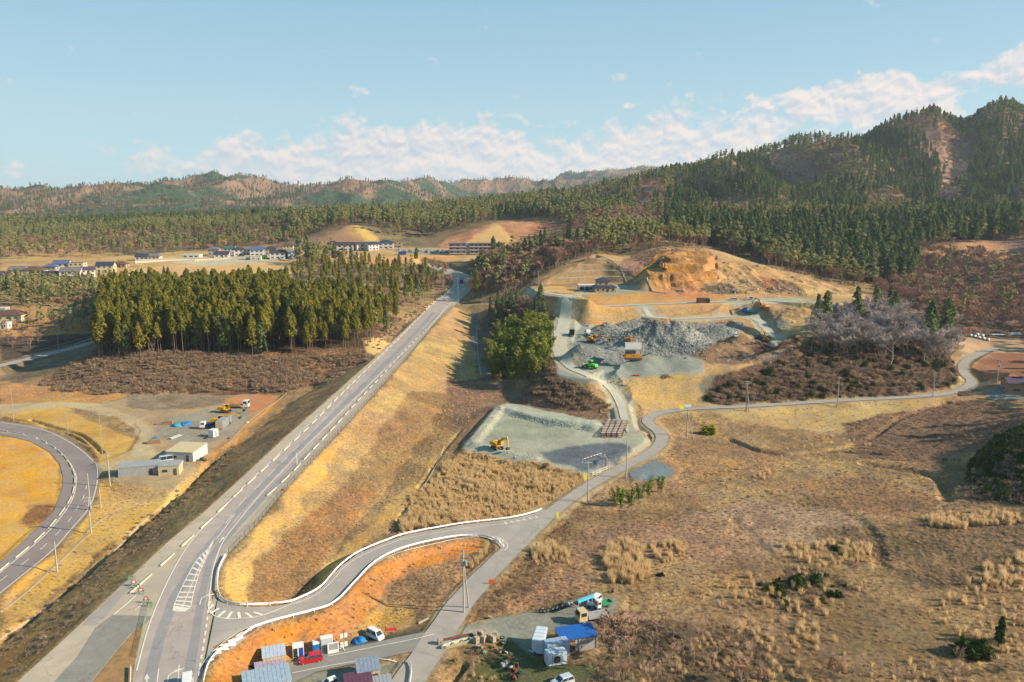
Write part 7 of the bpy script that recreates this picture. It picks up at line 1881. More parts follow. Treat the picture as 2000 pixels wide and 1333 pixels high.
def toilet(px, py, mm, label, dark=False):
    e = empty('portable_toilet', G(px, py), an-.02, label, 'portable toilet'); MB().box(0, 0, .1, .95, 1.1, 2.15).build('cabin', P_WHITE, e, .04); MB().box(0, -.56, .2, .7, .05, 1.6).build('door', mm, e, .01); MB().box(0, 0, 2.25, 1.0, 1.15, .15, 0, .85, .85).build('roof', P_WHITE, e, .02); return e
toilet(577,1283,P_BLACK,'portable toilet with a black door, leftmost of the row'); toilet(588,1281,P_BLUE,'portable toilet with a royal blue door beside the black doored one')
e = empty('portable_toilet', G(617,1277), an, 'light blue portable toilet with white top behind the red car', 'portable toilet'); MB().box(0, 0, .1, 1.1, 1.1, 1.9).build('cabin', mat('toilet_blue', A(50,150,210), .4, vary=.05), e, .04); MB().box(0, 0, 2.0, 1.15, 1.15, .35, 0, .85, .85).build('roof', P_WHITE, e, .04); MB().box(0, -.57, .2, .7, .04, 1.6).build('door', P_TARP, e)
e = empty('locker', G(639,1275), an, 'tall white metal locker leaning among the row', 'locker'); MB().box(0, .3, .1, 2.1, .9, 2.9, 0, 1, .8).build('body', P_WHITE, e, .02); MB().box(0, -.18, .3, 1.9, .05, 1.3).build('panel', P_GREY, e); MB().box(0, -.2, 1.75, 1.9, .05, 1.0).build('panel', P_SILVER, e)
e = empty('window_frame_panel', G(651,1277), an, 'white door panel with an empty window leaning in front of the locker', 'door panel'); MB().box(-.85, 0, 0, .2, .12, 2.1).box(.85, 0, 0, .2, .12, 2.1).box(0, 0, 0, 1.6, .12, .7).box(0, 0, 1.9, 1.6, .12, .2).build('frame', P_WHITE, e, .01); MB().box(0, .03, .7, 1.5, .04, 1.2).build('pane', P_GREY, e)
heap(666,1270,.75,W_WHITE,'pale plastic sacks piled right of the white door panel', name='sack_pile', seed=22)
for k, (a, b) in enumerate(((668,1265),(676,1263))):
    e = empty('door_panel', G(a, b), an, ('left' if k == 0 else 'right')+' one of two slim white shelving panels standing upright', 'door panel'); MB().box(-.3, 0, 0, .08, .1, 2.6).box(.3, 0, 0, .08, .1, 2.6).build('frame', P_WOOD, e); MB().box(0, -.02, .05, .54, .06, .95).box(0, -.02, 1.75, .54, .06, .85).build('panel', P_WHITE, e)
heap(702,1256,1.15,P_TARP,'bright blue tarpaulin heap between the shelving panels and white minicar', sq=.9, seed=31)
heap(601,1280,.6,P_RUST,'rusty scrap between the blue toilets', name='scrap_heap', seed=33); heap(498,1305,.8,P_BLUED,'dark blue junk left of the cream hut', name='scrap_heap', seed=35)
e = empty('metal_sheet', G(764,1230), .2, 'faded red metal sheet lying in the grass right of the minicar', 'metal sheet'); MB().box(0, 0, .02, 2.0, .9, .07).build('sheet', P_REDW, e); MB().box(0, 0, .09, 1.8, .1, .05).build('rib', P_REDW, e)
e = empty('concrete_beam', G(827,1214), head((816,1220),(838,1208)), 'pale concrete beam lying on the verge of the village road', 'concrete beam'); MB().box(0, 0, 0, 2.6, .3, .3).build('beam', M_CONC, e, .02)
# container boxes with the round badge
ct = head((1040,1262),(1075,1258))
def cbox(px, py, rz, L, Wd, Hh, mm, label):
    e = empty('cargo_box', G(px, py), rz, label, 'cargo box'); MB().box(0, 0, .25, L, Wd, Hh).build('body', mm, e, .08)
    m = MB(); [m.box(-L/2+L*i/4, 0, .3, .05, Wd+.03, Hh-.02) for i in range(1, 4)]; m.build('seam', P_GREY, e)
    for x in (-L*.35, L*.35): MB().box(x, 0, 0, .3, Wd*.8, .27).build('skid', P_STEEL, e)
    return e
M_BOX = mat('box_pale_blue', A(206,216,226,.75), .5, vary=.06)
cbox(1054,1266, ct+1.15, 4.6, 2.0, 2.6, M_BOX, 'tall pale ribbed cargo box, leftmost of the three'); cbox(1086,1282, ct+.1, 4.2, 2.0, 2.7, mat('box_grey_blue', A(160,176,196,.75), .5, vary=.06), 'grey-blue cargo box in the middle, behind the badged one')
e = cbox(1085,1297, ct+.05, 3.5, 1.9, 2.2, M_BOX, 'white cargo box trailer with a round black badge')
bd = MB().tube([(-.05, -.955, 1.35), (-.05, -1.0, 1.35)], .62, 28).build('badge', mat('badge_black', (.015,.015,.03), .5), e)
def text(s_, size, m, parent, loc, rot=(math.pi/2, 0, 0), name='lettering'):
    cu = bpy.data.curves.new(name, 'FONT'); cu.body = s_; cu.size = size; cu.align_x = 'CENTER'; cu.align_y = 'CENTER'; cu.extrude = .008
    tmp = bpy.data.objects.new(name, cu); me = bpy.data.meshes.new_from_object(tmp); bpy.data.objects.remove(tmp)
    o = link(name, me, m, parent); o.location = loc; o.rotation_euler = rot; return o
text('CURRY', .36, mat('badge_red', A(170,30,40,.8), .5), bd, (-.02, -1.01, 1.34)); text('CURRY', .36, mat('badge_orange', A(240,150,30,.8), .5), bd, (-.05, -1.025, 1.42))
m = MB(); [m.box(-.27+k*.09, -1.01, 1.02+.01*(k % 2), .06, .01, .08) for k in range(6)]; m.build('badge_small_marks', P_WHITE, bd)
e = empty('open_shed', G(1125,1262), ct+.04, 'open shed with a bright blue metal roof beside the cargo boxes', 'shed')
MB().prismx([(-1.9, 2.5), (1.9, 2.9), (1.9, 3.0), (-1.9, 2.6)], -3.4, 3.4).build('roof', mat('roof_bright_blue', A(36,100,176,.75), .5, .1, vary=.06), e); m = MB(); [m.box(x, y, 0, .12, .12, 2.55) for x in (-3.2, 0, 3.2) for y in (-1.7, 1.7)]; m.build('post', P_GALV, e); MB().box(1.2, -1.6, 0, 3.8, .08, 2.4).build('wall', W_GREY, e)
e = empty('blue_board', G(1143,1196), head((1120,1203),(1158,1188)), 'long sky blue board raised behind the pale truck', 'board'); MB().box(0, 0, 2.5, 4.0, .5, .5).build('board', mat('sky_blue_board', A(90,190,226,.8), .5), e, .03); m = MB(); [m.box(x, 0, 0, .12, .12, 2.5) for x in (-1.7, 1.7)]; m.build('post', P_GALV, e)
# boat on the verge
e = empty('rowing_boat', G(892,1262), head((872,1266),(922,1250)), 'old cream and turquoise boat lying on the verge of the junction', 'boat')
hull = []; rows = [(-2.9, .05, .35), (-2.2, .45, .1), (0, .62, .05), (1.8, .6, .1), (2.6, .5, .15)]
V = []; Fc = []
for i, (x, w_, kz) in enumerate(rows):
    V += [(x, -w_, .75), (x, -w_*.6, kz+.1), (x, 0, kz), (x, w_*.6, kz+.1), (x, w_, .75)]
    if i: Fc += [(5*i-5+k, 5*i+k, 5*i+k+1, 5*i-4+k) for k in range(4)]
Fc.append((20, 21, 22, 23, 24)); m = MB().add(V, Fc); o = m.build('hull', W_CREAM, e, fix=False); md = o.modifiers.new('thick', 'SOLIDIFY'); md.thickness = .08
q = MB(); [q.tube([(x, s*w_, .78) for x, w_, k_ in rows], .06, 5) for s in (-1, 1)]; q.build('gunwale', P_TARPC, e); MB().box(-.6, 0, .55, .3, 1.05, .06).box(1.2, 0, .55, .3, 1.05, .06).build('thwart', P_WOOD, e)
def plank(px, py, rz, L, w_, mm, label, z=.02, name='plank'):
    e = empty(name, G(px, py), rz, label, 'board'); MB().box(0, 0, z, L, w_, .08).build('board', mm, e); MB().box(0, 0, z+.08, .1, w_, .06).build('batten', mm, e)
plank(895,1247, head((872,1252),(925,1240)), 5.6, .7, mat('board_red_brown', A(150,90,76), .8, vary=.2), 'long red-brown board lying behind the boat', .25)
CB = None
for i, (a, b) in enumerate(((860,1260),(931,1256),(944,1254),(951,1249),(957,1250),(963,1254),(938,1244),(966,1246))):
    lab = 'concrete block with a hole standing alone at the road corner' if i == 0 else 'grey concrete block in the cluster at the right end of the boat'
    if CB is None:
        CB = empty('concrete_block', G(a, b), .3, lab, 'concrete block', 'concrete blocks by the boat'); MB().box(0, 0, 0, .9, .8, 1.2).build('block', M_CONC, CB, .04); MB().tube([(0, -.405, .7), (0, -.42, .7)], .12, 10).build('hole', P_BLACK, CB)
        bpy.context.view_layer.update(); reg_kids(CB)
    else: copy_tree(CB, loc=G(a, b), rz=.3+i*.4, label=lab)
TY = None
for i, (a, b) in enumerate(((1057,1198),(1064,1198),(1071,1196),(1080,1194),(1088,1192),(1098,1189),(1102,1187),(1107,1186),(982,1256),(983,1260),(981,1252))):
    lab = 'old black tyre standing in the row along the scrap yard edge' if i < 8 else 'black tyre in the small stack on the grass'
    up = i < 8
    if TY is None:
        TY = empty('tyre', G(a, b), 0, lab, 'tyre', 'tyres of the scrap yard'); bm = bmesh.new()
        V = []; Fc = []; n, k = 20, 8
        for u in range(n):
            for v in range(k):
                t, s_ = 2*math.pi*u/n, 2*math.pi*v/k; R_ = .36+.14*math.cos(s_); V.append((R_*math.cos(t), .12*math.sin(s_), R_*math.sin(t)))
                Fc.append((u*k+v, ((u+1) % n)*k+v, ((u+1) % n)*k+(v+1) % k, u*k+(v+1) % k))
        bm.free(); MB().add(V, Fc).build('tread', P_BLACK, TY, 0, True); MB().tube([(0, -.07, 0), (0, .07, 0)], .22, 12).build('rim', P_RIM, TY)
        TY.location.z += .46; bpy.context.view_layer.update(); reg_kids(TY)
    else:
        c = copy_tree(TY, loc=G(a, b), rz=.1*i, label=lab); c.location.z += .46 if up else .14
        if not up: c.rotation_euler = (math.pi/2, 0, 0); c.location.z += (i-8)*.24; c['group'] = 'stacked tyres on the grass'
for a, b, r_, mm, lab, s_ in ((1060,1193,.55,P_PINK,'faded pink bin lying on top of the tyre row',41),(1130,1178,.75,P_PINK,'pink and white sack at the far end of the tyre row',42),(1112,1183,.8,P_SILVER,'pale round tank behind the tyre row',43),(1096,1184,.7,P_BLACK,'black plastic bags behind the tyres',44),(938,1268,1.0,P_BLACK,'black bin bags heaped under the concrete blocks',45),(943,1276,.5,P_GREEN,'green crate in front of the bin bags',46),(1045,1276,.8,P_BLUE,'blue sheet bundle in front of the leftmost cargo box',47),(1049,1281,.45,mat('magenta_plastic', A(190,50,130,.8), .5),'magenta bucket beside the blue bundle',48),(1056,1275,.8,P_BLACK,'dark sacks between the cargo boxes',49),(964,1266,.55,P_WOOD,'broken wooden crate right of the bin bags',50),(977,1274,.9,P_WOOD,'heap of pale broken boards on the grass',51),(995,1287,.6,P_ORANGE,'orange barrow body on the scrap line',52),(989,1298,.9,P_GALV,'pile of metal scrap pointing down the slope',53),(998,1310,1.0,P_RUST,'rusty machine parts in the middle of the scrap line',54),(1004,1323,1.0,P_BLACK,'dark machine parts at the lower end of the scrap line',55),(1193,1157,.7,P_BLACK,'black oil drums behind the pickup',56),(1160,1192,.7,P_BLUED,'blue scrap beside the pickup bed',57),(1150,1187,.6,P_DKG,'dark green sheet beside the white minicar',58),(958,1208,.5,M_CONC,'rubble pieces on the verge of the scrap yard',59),(232,925,.9,P_BLUED,'dark blue clutter left of the long prefab hut',60),(356,905,1.0,P_GREY,'grey sheet bundle in front of the office cabin',61),(395,900,1.1,P_DGREY,'dark clutter right of the office cabin',62),(484,826,.6,P_WHITE,'white box beside the field drain',63),(447,857,.5,P_REDW,'red pump beside the field drain',64)):
    heap(a, b, r_, mm, lab, name='scrap_heap' if 'heap' in lab or 'pile' in lab else 'clutter', seed=s_, n=4, cat='clutter')
# bare bush trees in the front
for i, (a, b, s, lab) in enumerate(((1237,1330,1.05,'tall leafless tree leaning over the blue roofed shed'),(1200,1290,.5,'low leafless tree right of the cargo boxes'),(1180,1262,.45,'leafless bush tree touching the blue roof'),(1450,1340,.45,'leafless sapling at the bottom edge, left of centre of the fallow field'),(1620,1340,.4,'leafless sapling at the bottom edge right of the mown patch'),(925,1300,.28,'bare bush on the grass below the boat'),(1660,1128,.3,'small dark leafless tree behind the golden tufts'))):
    g = G(a, b); K_BARE.place(i % 4, g.x, g.y, g.z, s, i*1.1, lab, None)
g = G(1383,848); o = one('round_bush', *shrub(77, 2.2, 2.8, 420, .5), leafmat('bush_olive', A(160,160,50), A(190,184,70), A(130,140,50)), g, 0, 1.1, 'round olive green bush beside the strutted pole', 'bush')
g = G(1951,1258); T, L = cedar(66, 5.2, .05, .75, 320, .5); e = empty('column_shrub', g, 0, 'slim dark green column shaped shrub near the right edge', 'shrub'); link('trunk', mesh_from('trunk', [(T[0], T[1], 0)], [M_BARK]), None, e); link('crown', mesh_from('crown', [(L[0], L[1], 0)], [M_BUSH]), None, e)
for a, b, s_, lab in ((1900,1278,2.2,'dark evergreen bush at the edge of the mown patch'),(1633,1075,.9,'small dark bush between golden tufts'),(1290,1125,.6,'small green bush in the reddish field'),(1558,1145,1.6,'wide dull green bush in the lower right field'),(1520,1150,1.3,'olive bush left of the wide green one'),(1630,1165,1.0,'green bramble below the leafless tree')):
    one('bush', *shrub(int(a), 1.2, 1.1, 260, .34), M_BUSH, G(a, b), .5, s_, lab, 'bush')
# boulders that the rubble is made of
BO = []
for k, (a, b) in enumerate(((1262,690),(1300,668),(1340,700))):
    o = MB().ico((0, 0, .2), .55, 90+k, .75, 2, .35).build('boulder', mat('rock_grey', A(190,184,170), .9, vary=.3, scale=1.2, col2=A(128,126,122), bump=.4)); o.location = G(a, b); BO.append(tag(o, ('large blocky boulder at the left foot of the rock bank', 'pale angular boulder halfway up the rock bank', 'grey boulder at the right foot of the rock bank')[k], 'boulder'))
for me_ in [o.data for o in BO]:
    for p in me_.polygons: p.use_smooth = False
PX, PY = project(GX, GY, HZ)
def rocks(poly, yr, sp, lo, hi, seed): return [(p[0], p[1], p[2]+.1, r0.uniform(lo, hi)*r0.uniform(.6, 1), r0.uniform(0, 6.28), r0.randrange(3)) for p in spots(poly, yr, sp, 2, seed)]
FREE[:] = True
rub = rocks([(1195,640),(1240,622),(1300,630),(1370,628),(1450,628),(1462,645),(1400,668),(1370,692),(1310,702),(1260,695),(1225,675)], (300, 430), .55, .2, .75, 901)+rocks([(1150,662),(1180,632),(1220,640),(1235,668),(1180,674)], (300, 420), .9, .35, 1.0, 902)
rub += rocks([(1110,702),(1112,672),(1150,662),(1240,690),(1215,716),(1130,720)], (290, 400), 1.0, .2, .6, 903)+rocks([(1340,690),(1400,700),(1500,690),(1560,680),(1500,712),(1400,712)], (280, 400), 1.8, .3, .9, 904)
rub += rocks([(1000,806),(1060,818),(1120,832),(1165,838),(1150,845),(1050,830),(1000,816)], (240, 320), .9, .25, .6, 905)+rocks([(925,862),(1000,884),(1050,893),(1040,900),(925,870)], (220, 290), .9, .25, .55, 906)+rocks([(1200,735),(1240,745),(1225,755),(1190,745)], (270, 330), .9, .3, .8, 907)
rub += rocks([(1500,640),(1690,600),(1700,640),(1560,660)], (340, 460), 3.0, .3, .9, 908)+rocks([(1420,540),(1560,560),(1600,580),(1380,575)], (420, 520), 2.6, .4, 1.3, 909)
scatter('rubble', rub, [(o,) for o in BO], 'quarried grey rock fragments covering the banks', 'rubble')
# ================================================================ VILLAGE
VIL = [ # px, base py, width px, roof, wall, shape, storeys, turn, extra words
 (12,551,26,R_PURP,W_TAN,'gable',2,.1,'tan house with purple roof at the left edge'),(38,541,30,R_GREY,W_WHITE,'gable',2,.1,'white house with grey roof, second in the left cluster'),(31,551,13,R_DARK,W_CREAM,'gable',1,1.5,'little cream shed below the grey roofed house'),
 (69,542,40,R_BROWN,W_CREAM,'hip',2,.1,'long cream house with brown hip roof'),(52,549,12,R_DARK,W_CREAM,'gable',1,1.5,'little cream shed below the brown roofed house'),(101,535,24,R_BLUE,W_GREY,'hip',2,.1,'grey house with blue hip roof behind the dark one'),
 (102,544,36,R_DARK,W_DARK,'gable',1,.1,'low dark walled house with dark roof'),(123,528,29,R_BLUE,W_WHITE,'gable',2,.15,'tall white house with blue-grey roof on the upper row'),(141,544,38,R_GREY,W_WHITE,'gable',2,.2,'broad white house with grey roof in the left cluster'),
 (153,527,27,R_GREY,W_CREAM,'flat',2,.1,'cream flat roofed house on the upper row'),(173,541,25,R_PURP,W_WHITE,'gable',2,.5,'white house with purple roof turned to the right'),(208,532,32,R_NAVY,W_CREAM,'gable',2,.2,'large cream house with navy roof right of the left cluster'),
 (236,523,26,R_BROWN,W_TAN,'hip',1,.1,'low tan house with brown roof left of the white wall'),(279,508,24,R_NAVY,W_WHITE,'gable',1,.2,'white house with navy roof above the white wall'),(303,507,22,R_GREY,W_WHITE,'hip',1,.1,'small grey roofed house above the white wall'),(376,504,33,W_WHITE,W_WHITE,'flat',1,.05,'long flat white building behind the white wall'),
 (419,499,21,R_GREY,W_GREY,'hip',2,.1,'grey house at the left end of the middle cluster'),(434,503,27,R_DARK,W_WHITE,'gable',1,.2,'low white house with dark roof in front of the grey one'),(450,497,21,R_GREEN,W_WHITE,'gable',2,.1,'white house with green roof in the middle cluster'),
 (467,500,18,R_DARK,W_WHITE,'gable',2,.3,'white house with dark roof beside the green roofed one'),(484,499,18,R_GREY,W_WHITE,'hip',2,.1,'white house with grey hip roof in the middle cluster'),(503,500,26,R_BLUE,W_WHITE,'gable',2,.2,'big white house with blue-grey roof, centre of the middle cluster'),
 (530,498,21,R_DARK,W_GREY,'hip',2,.1,'grey house with dark hip roof in the middle cluster'),(543,506,29,R_DARK,W_WHITE,'gable',2,.2,'white house with black roof and carport, front of the middle cluster'),(564,491,20,R_BROWN,W_CREAM,'hip',2,.1,'yellowish house with brown roof at the back of the middle cluster'),
 (571,505,22,R_GREY,W_BLUE,'gable',2,.6,'light blue house at the right end of the middle cluster'),(580,490,13,R_BLUE,W_WHITE,'gable',2,.1,'white house with blue roof behind the light blue house'),
 (650,487,21,R_DARK,W_GREY,'hip',2,.1,'grey house with black roof, leftmost below the cut slope'),(675,490,32,R_DARK,W_WHITE,'gable',2,.1,'long white house with black solar roof below the cut slope'),(703,489,21,R_DARK,W_WHITE,'gable',2,.7,'white gabled house below the cut slope, left of the twin'),
 (726,489,23,R_NAVY,W_WHITE,'gable',2,.7,'white gabled house with navy roof below the cut slope'),(754,486,30,R_NAVY,W_WHITE,'hip',2,.1,'white house with dark tiled hip roof, right of the gabled pair'),(777,484,17,R_GREY,W_TAN,'flat',2,.1,'beige flat house at the right end of the row'),
 (692,505,14,R_GREY,W_CREAM,'gable',1,1.2,'small cream barn in the field below the row'),
 (24,624,46,R_BROWN,W_CREAM,'hip',1,.12,'long yellow building with low brown roof at the left edge'),(8,641,22,W_WHITE,W_WHITE,'flat',1,.1,'small white building at the left edge beside the pole'),(6,612,18,W_WHITE,W_GREY,'flat',1,.1,'grey flat roofed block at the left edge behind the yellow building'),
]
for px_, py_, wpx, roof, wall, shape, st, turn, lab in VIL:
    g = G(px_, py_, ymin=380); Wm = wpx/F*g.y; D = min(9., max(5., Wm*.75))
    house('house' if st == 2 or Wm > 8 else 'shed', g, turn, lab, Wm, D, 5.6 if st == 2 else 3.0, wall, roof, shape if shape != 'flat' else 'flat', st, .5, 3 if Wm > 9 else 2, cat='house' if Wm > 8 else 'shed')
# apartment block
g = G(930,496, ymin=600); u = g.y/F
e = empty('apartment_block', g, .04, 'long grey three storey apartment block below the right cut slope', 'apartment block')
for k, (x0, x1) in enumerate(((-52, -19), (-13, 55))):
    xa, xb = x0*u, x1*u; MB().box((xa+xb)/2, 0, -1, xb-xa, 11, 10.4).build('wall', mat('wall_apartment', A(186,170,168), .8, vary=.06), e)
    for s_ in range(3):
        MB().box((xa+xb)/2, -6.0, s_*3.1+.1, xb-xa-.6, 1.2, 1.1).build('balcony', mat('balcony_pale', A(204,186,180), .8, vary=.06), e)
        n = int((xb-xa)/4)
        for i in range(n): MB().box(xa+2.2+(xb-xa-4)*i/max(1, n-1), -5.52, s_*3.1+1.2, 2.2, .08, 1.5).build('window', P_WIN, e)
    MB().box((xa+xb)/2, -.4, 9.42, xb-xa+.8, 12.6, .35).build('roof', R_GREY, e)
MB().box(-16*u, -1, -1, 3.5, 8, 11).build('stair_tower', W_GREY, e)
# long white wall of the burial ground
A0, A1 = G(264,515, ymin=500), G(440,503, ymin=500); d = A1-A0; L = d.length
e = empty('boundary_wall', A0, math.atan2(d.y, d.x), 'long white panelled wall below the pine wood left of the village', 'wall')
MB().box(L/2, 0, -1.5, L, .3, 3.6).build('wall', W_WHITE, e); m = MB(); [m.box(L*i/40, -.2, -1.5, .5, .12, 3.9) for i in range(41)]; m.build('pilaster', W_CREAM, e); MB().box(L/2, 6, 2.5, L*.9, 10, .2).build('coping', W_CREAM, e)
A0, A1 = G(382,510, ymin=500), G(452,505, ymin=500); d = A1-A0; L = d.length
e = empty('boundary_wall', A0, math.atan2(d.y, d.x), 'lower pale striped wall in front of the long white one', 'wall'); MB().box(L/2, 0, -1.5, L, .3, 2.8).build('wall', W_CREAM, e); m = MB(); [m.box(L*i/16, -.2, -1.5, .5, .12, 3.0) for i in range(17)]; m.build('pilaster', W_WHITE, e)
for a, b, w_, lab in ((500,508,9,'white site cabin in the village lot'),(487,507,8,'beige site cabin left of the white one'),(512,506,8,'green sheeted stack right of the site cabins')):
    cabin('site_cabin', G(a, b, ymin=500), .1, lab, w_, 4, 3, P_GREEN if 'green' in lab else W_WHITE, W_CREAM, False, 'cabin')
# cars in the village car park
CP_ = None; cols = [P_WHITE, P_SILVER, P_WHITE, P_DGREY, P_WHITE, P_BLUE]
rr = random.Random(4); protos = []
for k, c_ in enumerate(cols[:6]):
    pass
for i in range(26):
    a = 776+i*4.05+rr.uniform(-.6, .6); b = 492.5+rr.uniform(-2.2, 1.6)
    g = G(a, b, ymin=600)
    if i < 4:
        c = car('parked_car', g, 1.5+rr.uniform(-.1, .1), 'small parked car in the village car park left of the apartment block', (P_WHITE, P_SILVER, P_WHITE, P_DGREY)[i], 4.1, 1.7, 1.6, 'van' if i % 2 else 'hatch', parts=False, group='cars in the village car park')
        protos.append(c)
        if i == 3:
            bpy.context.view_layer.update(); [reg_kids(p) for p in protos]
    else: copy_tree(protos[rr.choice((0, 0, 1, 2, 2, 3))], loc=g, rz=1.5+rr.uniform(-.15, .15))
# stone boxes by the bend on the right
for i, (a, b) in enumerate(((1895,658),(1903,660),(1911,662),(1920,664),(1929,666),(1908,656),(1918,658))):
    e = empty('stone_sack', G(a, b, ymin=280), .3, 'white bulk sack in the row at the bend above the brown paddy', 'bulk sack', 'white bulk sacks at the bend'); MB().box(0, 0, 0, 1.7, 1.5, 1.3, 0, .92, .92).build('sack', W_WHITE, e, .15, True); MB().box(0, 0, 1.25, .5, .5, .2).build('tie', P_GREY, e)
g1 = G(1960,655, ymin=280); e = empty('covered_rows', g1, .05, 'long pale sheeted rows behind the bulk sacks', 'sheeting'); [MB().box(k*1.5, k*2.0, 0, 18, 1.6, .6, 0, .98, .7).build('sheet', P_SILVER, e, .05) for k in range(3)]
e = empty('footbridge', G(1888,772), .1, 'small rusty steel footbridge over the ditch', 'bridge'); MB().box(0, 0, .1, 6, 2.2, .3).build('deck', P_RUST, e); MB().box(0, -1.05, .4, 6, .08, .9).box(0, 1.05, .4, 6, .08, .9).build('parapet', P_STEEL, e)
# pale drains along the benches of the terraced slope
def drain(name, pts, w, label=None, ym=430):
    ln = catmull([G(a, b, ymin=ym) for a, b in pts], 2.)
    vs, fs = [], []
    for i, p in enumerate(ln):
        t = ln[min(i+1, len(ln)-1)]-ln[max(i-1, 0)]; t.z = 0; t.normalize(); nr = Vector((-t.y, t.x, 0))*w/2
        for q in (p+nr, p-nr): vs.append((q.x, q.y, float(H(q.x, q.y))+(.12 if w < .6 else .4)))
        for q in (p-nr, p+nr): vs.append((q.x, q.y, float(H(q.x, q.y))-.3))
        if i:
            b0, b1 = 4*i-4, 4*i
            for k in range(4): fs.append((b0+k, b1+k, b1+(k+1) % 4, b0+(k+1) % 4))
    me = bpy.data.meshes.new(name); me.from_pydata(vs, [], fs); bm = bmesh.new(); bm.from_mesh(me); bmesh.ops.recalc_face_normals(bm, faces=bm.faces); bm.to_mesh(me); bm.free()
    return tag(link(name, me, M_CONC), kind='structure')
def bench_line(level, px0, px1, y0=470, y1=556):
    """a level line where the slope passes a height, left to right"""
    a0, a1 = (px0-CX)/F, (px1-CX)/F; out = []
    for j in np.nonzero((np.tan(AZ) > a0) & (np.tan(AZ) < a1))[0][::4]:
        rows = np.nonzero((GY[:, j] > y0) & (GY[:, j] < y1) & (HZ[:, j] >= level))[0]
        if len(rows) and HZ[rows[0]-1, j] < level: out.append(Vector((GX[rows[0], j], GY[rows[0], j], level)))
    return out
for k, (x0, x1) in enumerate(((1050,1262),(1062,1240),(1090,1218),(1120,1195))):
    ln = bench_line(28.3+3.6*k+3.3, x0, x1); ln = [p for i, p in enumerate(ln) if i == 0 or (p-ln[i-1]).length < 9]
    if len(ln) < 4: print('no bench', k); continue
    ys = np.convolve([p.y for p in ln], np.ones(5)/5, 'same'); ys[:2] = [p.y for p in ln[:2]]; ys[-2:] = [p.y for p in ln[-2:]]
    m = MB(); V = []; Fc = []
    for i, p in enumerate(ln):
        V += [(p.x, ys[i]-.3, p.z-.6), (p.x, ys[i]-.3, p.z+.30), (p.x, ys[i]+1.3, p.z+.35), (p.x, ys[i]+1.3, p.z-.6)]
        if i: Fc += [(4*i-4+q, 4*i+q, 4*i+(q+1) % 4, 4*i-4+(q+1) % 4) for q in range(4)]
    tag(m.add(V, Fc).build('drain_path', M_CONC), kind='structure')
for pts, w_ in ([[(1168,503),(1215,530),(1270,560),(1300,574)],.7],): drain('drain_path', pts, w_)
for pts, w_, ym in ([[(755,1045),(800,990),(840,930),(868,872)],.3,120],[[(930,640),(934,700),(940,735)],.4,280],[[(896,722),(912,742)],.4,250],[[(0,1197),(60,1150),(130,1085),(172,1045),(165,1045),(185,1025),(210,1008)],.5,110],[[(445,868),(500,812),(560,768)],.25,200],[[(0,1252),(110,1175),(170,1125),(290,1010),(340,975)],.2,110]): drain('drain_path', pts, w_, ym=ym)
# ================================================================ LIGHT, SKY, AIR, CAMERA
SUN_EL, SUN_AZ = 28.0, 102.0      # azimuth clockwise from the view direction
sun = bpy.data.lights.new('sun', 'SUN'); sun.energy = 5.0; sun.angle = math.radians(.6); sun.color = (1, .87, .69)
so = bpy.data.objects.new('sun', sun); COL.objects.link(so)
sd = Vector((math.sin(math.radians(SUN_AZ))*math.cos(math.radians(SUN_EL)), math.cos(math.radians(SUN_AZ))*math.cos(math.radians(SUN_EL)), math.sin(math.radians(SUN_EL))))
so.rotation_euler = sd.to_track_quat('Z', 'Y').to_euler(); so.location = (200, 0, 300)
w = bpy.data.worlds.new('World'); scene.world = w; w.use_nodes = True
nt = w.node_tree; nt.nodes.clear()
wo = N(nt, 'ShaderNodeOutputWorld'); bg = N(nt, 'ShaderNodeBackground'); nt.links.new(bg.outputs[0], wo.inputs[0])
sky = N(nt, 'ShaderNodeTexSky', sky_type='NISHITA'); sky.sun_disc = False
sky.sun_elevation = math.radians(SUN_EL); sky.sun_rotation = math.radians(SUN_AZ)
sky.air_density = 1.0; sky.dust_density = 1.2; sky.ozone_density = 1.4; sky.altitude = 50
tc = N(nt, 'ShaderNodeTexCoord'); sx = N(nt, 'ShaderNodeSeparateXYZ'); nt.links.new(tc.outputs['Generated'], sx.inputs[0])
def M2(op, a, b=None, c=None):
    n = N(nt, 'ShaderNodeMath', operation=op)
    for i, v in enumerate((a, b, c)):
        if v is None: continue
        if isinstance(v, (int, float)): n.inputs[i].default_value = v
        else: nt.links.new(v, n.inputs[i])
    return n.outputs[0]
az = M2('MULTIPLY', M2('ARCTAN2', sx.outputs[0], sx.outputs[1]), 57.2958)
el = M2('MULTIPLY', M2('ARCSINE', sx.outputs[2]), 57.2958)
cv = N(nt, 'ShaderNodeCombineXYZ'); nt.links.new(M2('MULTIPLY', az, .25), cv.inputs[0]); nt.links.new(M2('MULTIPLY', el, .33), cv.inputs[1])
cv.inputs[2].default_value = 3.7
def ntex(scale, detail, vec, rough=.58, dist=0):
    n = N(nt, 'ShaderNodeTexNoise'); n.inputs['Scale'].default_value = scale; n.inputs['Detail'].default_value = detail
    n.inputs['Roughness'].default_value = rough; n.inputs['Distortion'].default_value = dist
    nt.links.new(vec, n.inputs['Vector']); return n.outputs['Fac']
cl = ntex(1.5, 9, cv.outputs[0], .6, .2)
cvs = N(nt, 'ShaderNodeVectorMath', operation='ADD'); nt.links.new(cv.outputs[0], cvs.inputs[0]); cvs.inputs[1].default_value = (.035, .10, 0)
cl2 = ntex(1.5, 9, cvs.outputs[0], .6, .2)
def gauss(a0, sa, e0, se, k):
    da = M2('DIVIDE', M2('SUBTRACT', az, a0), sa); de = M2('DIVIDE', M2('SUBTRACT', el, e0), se)
    r = M2('ADD', M2('MULTIPLY', da, da), M2('MULTIPLY', de, de))
    return M2('MULTIPLY', M2('EXPONENT', M2('MULTIPLY', r, -1.)), k)
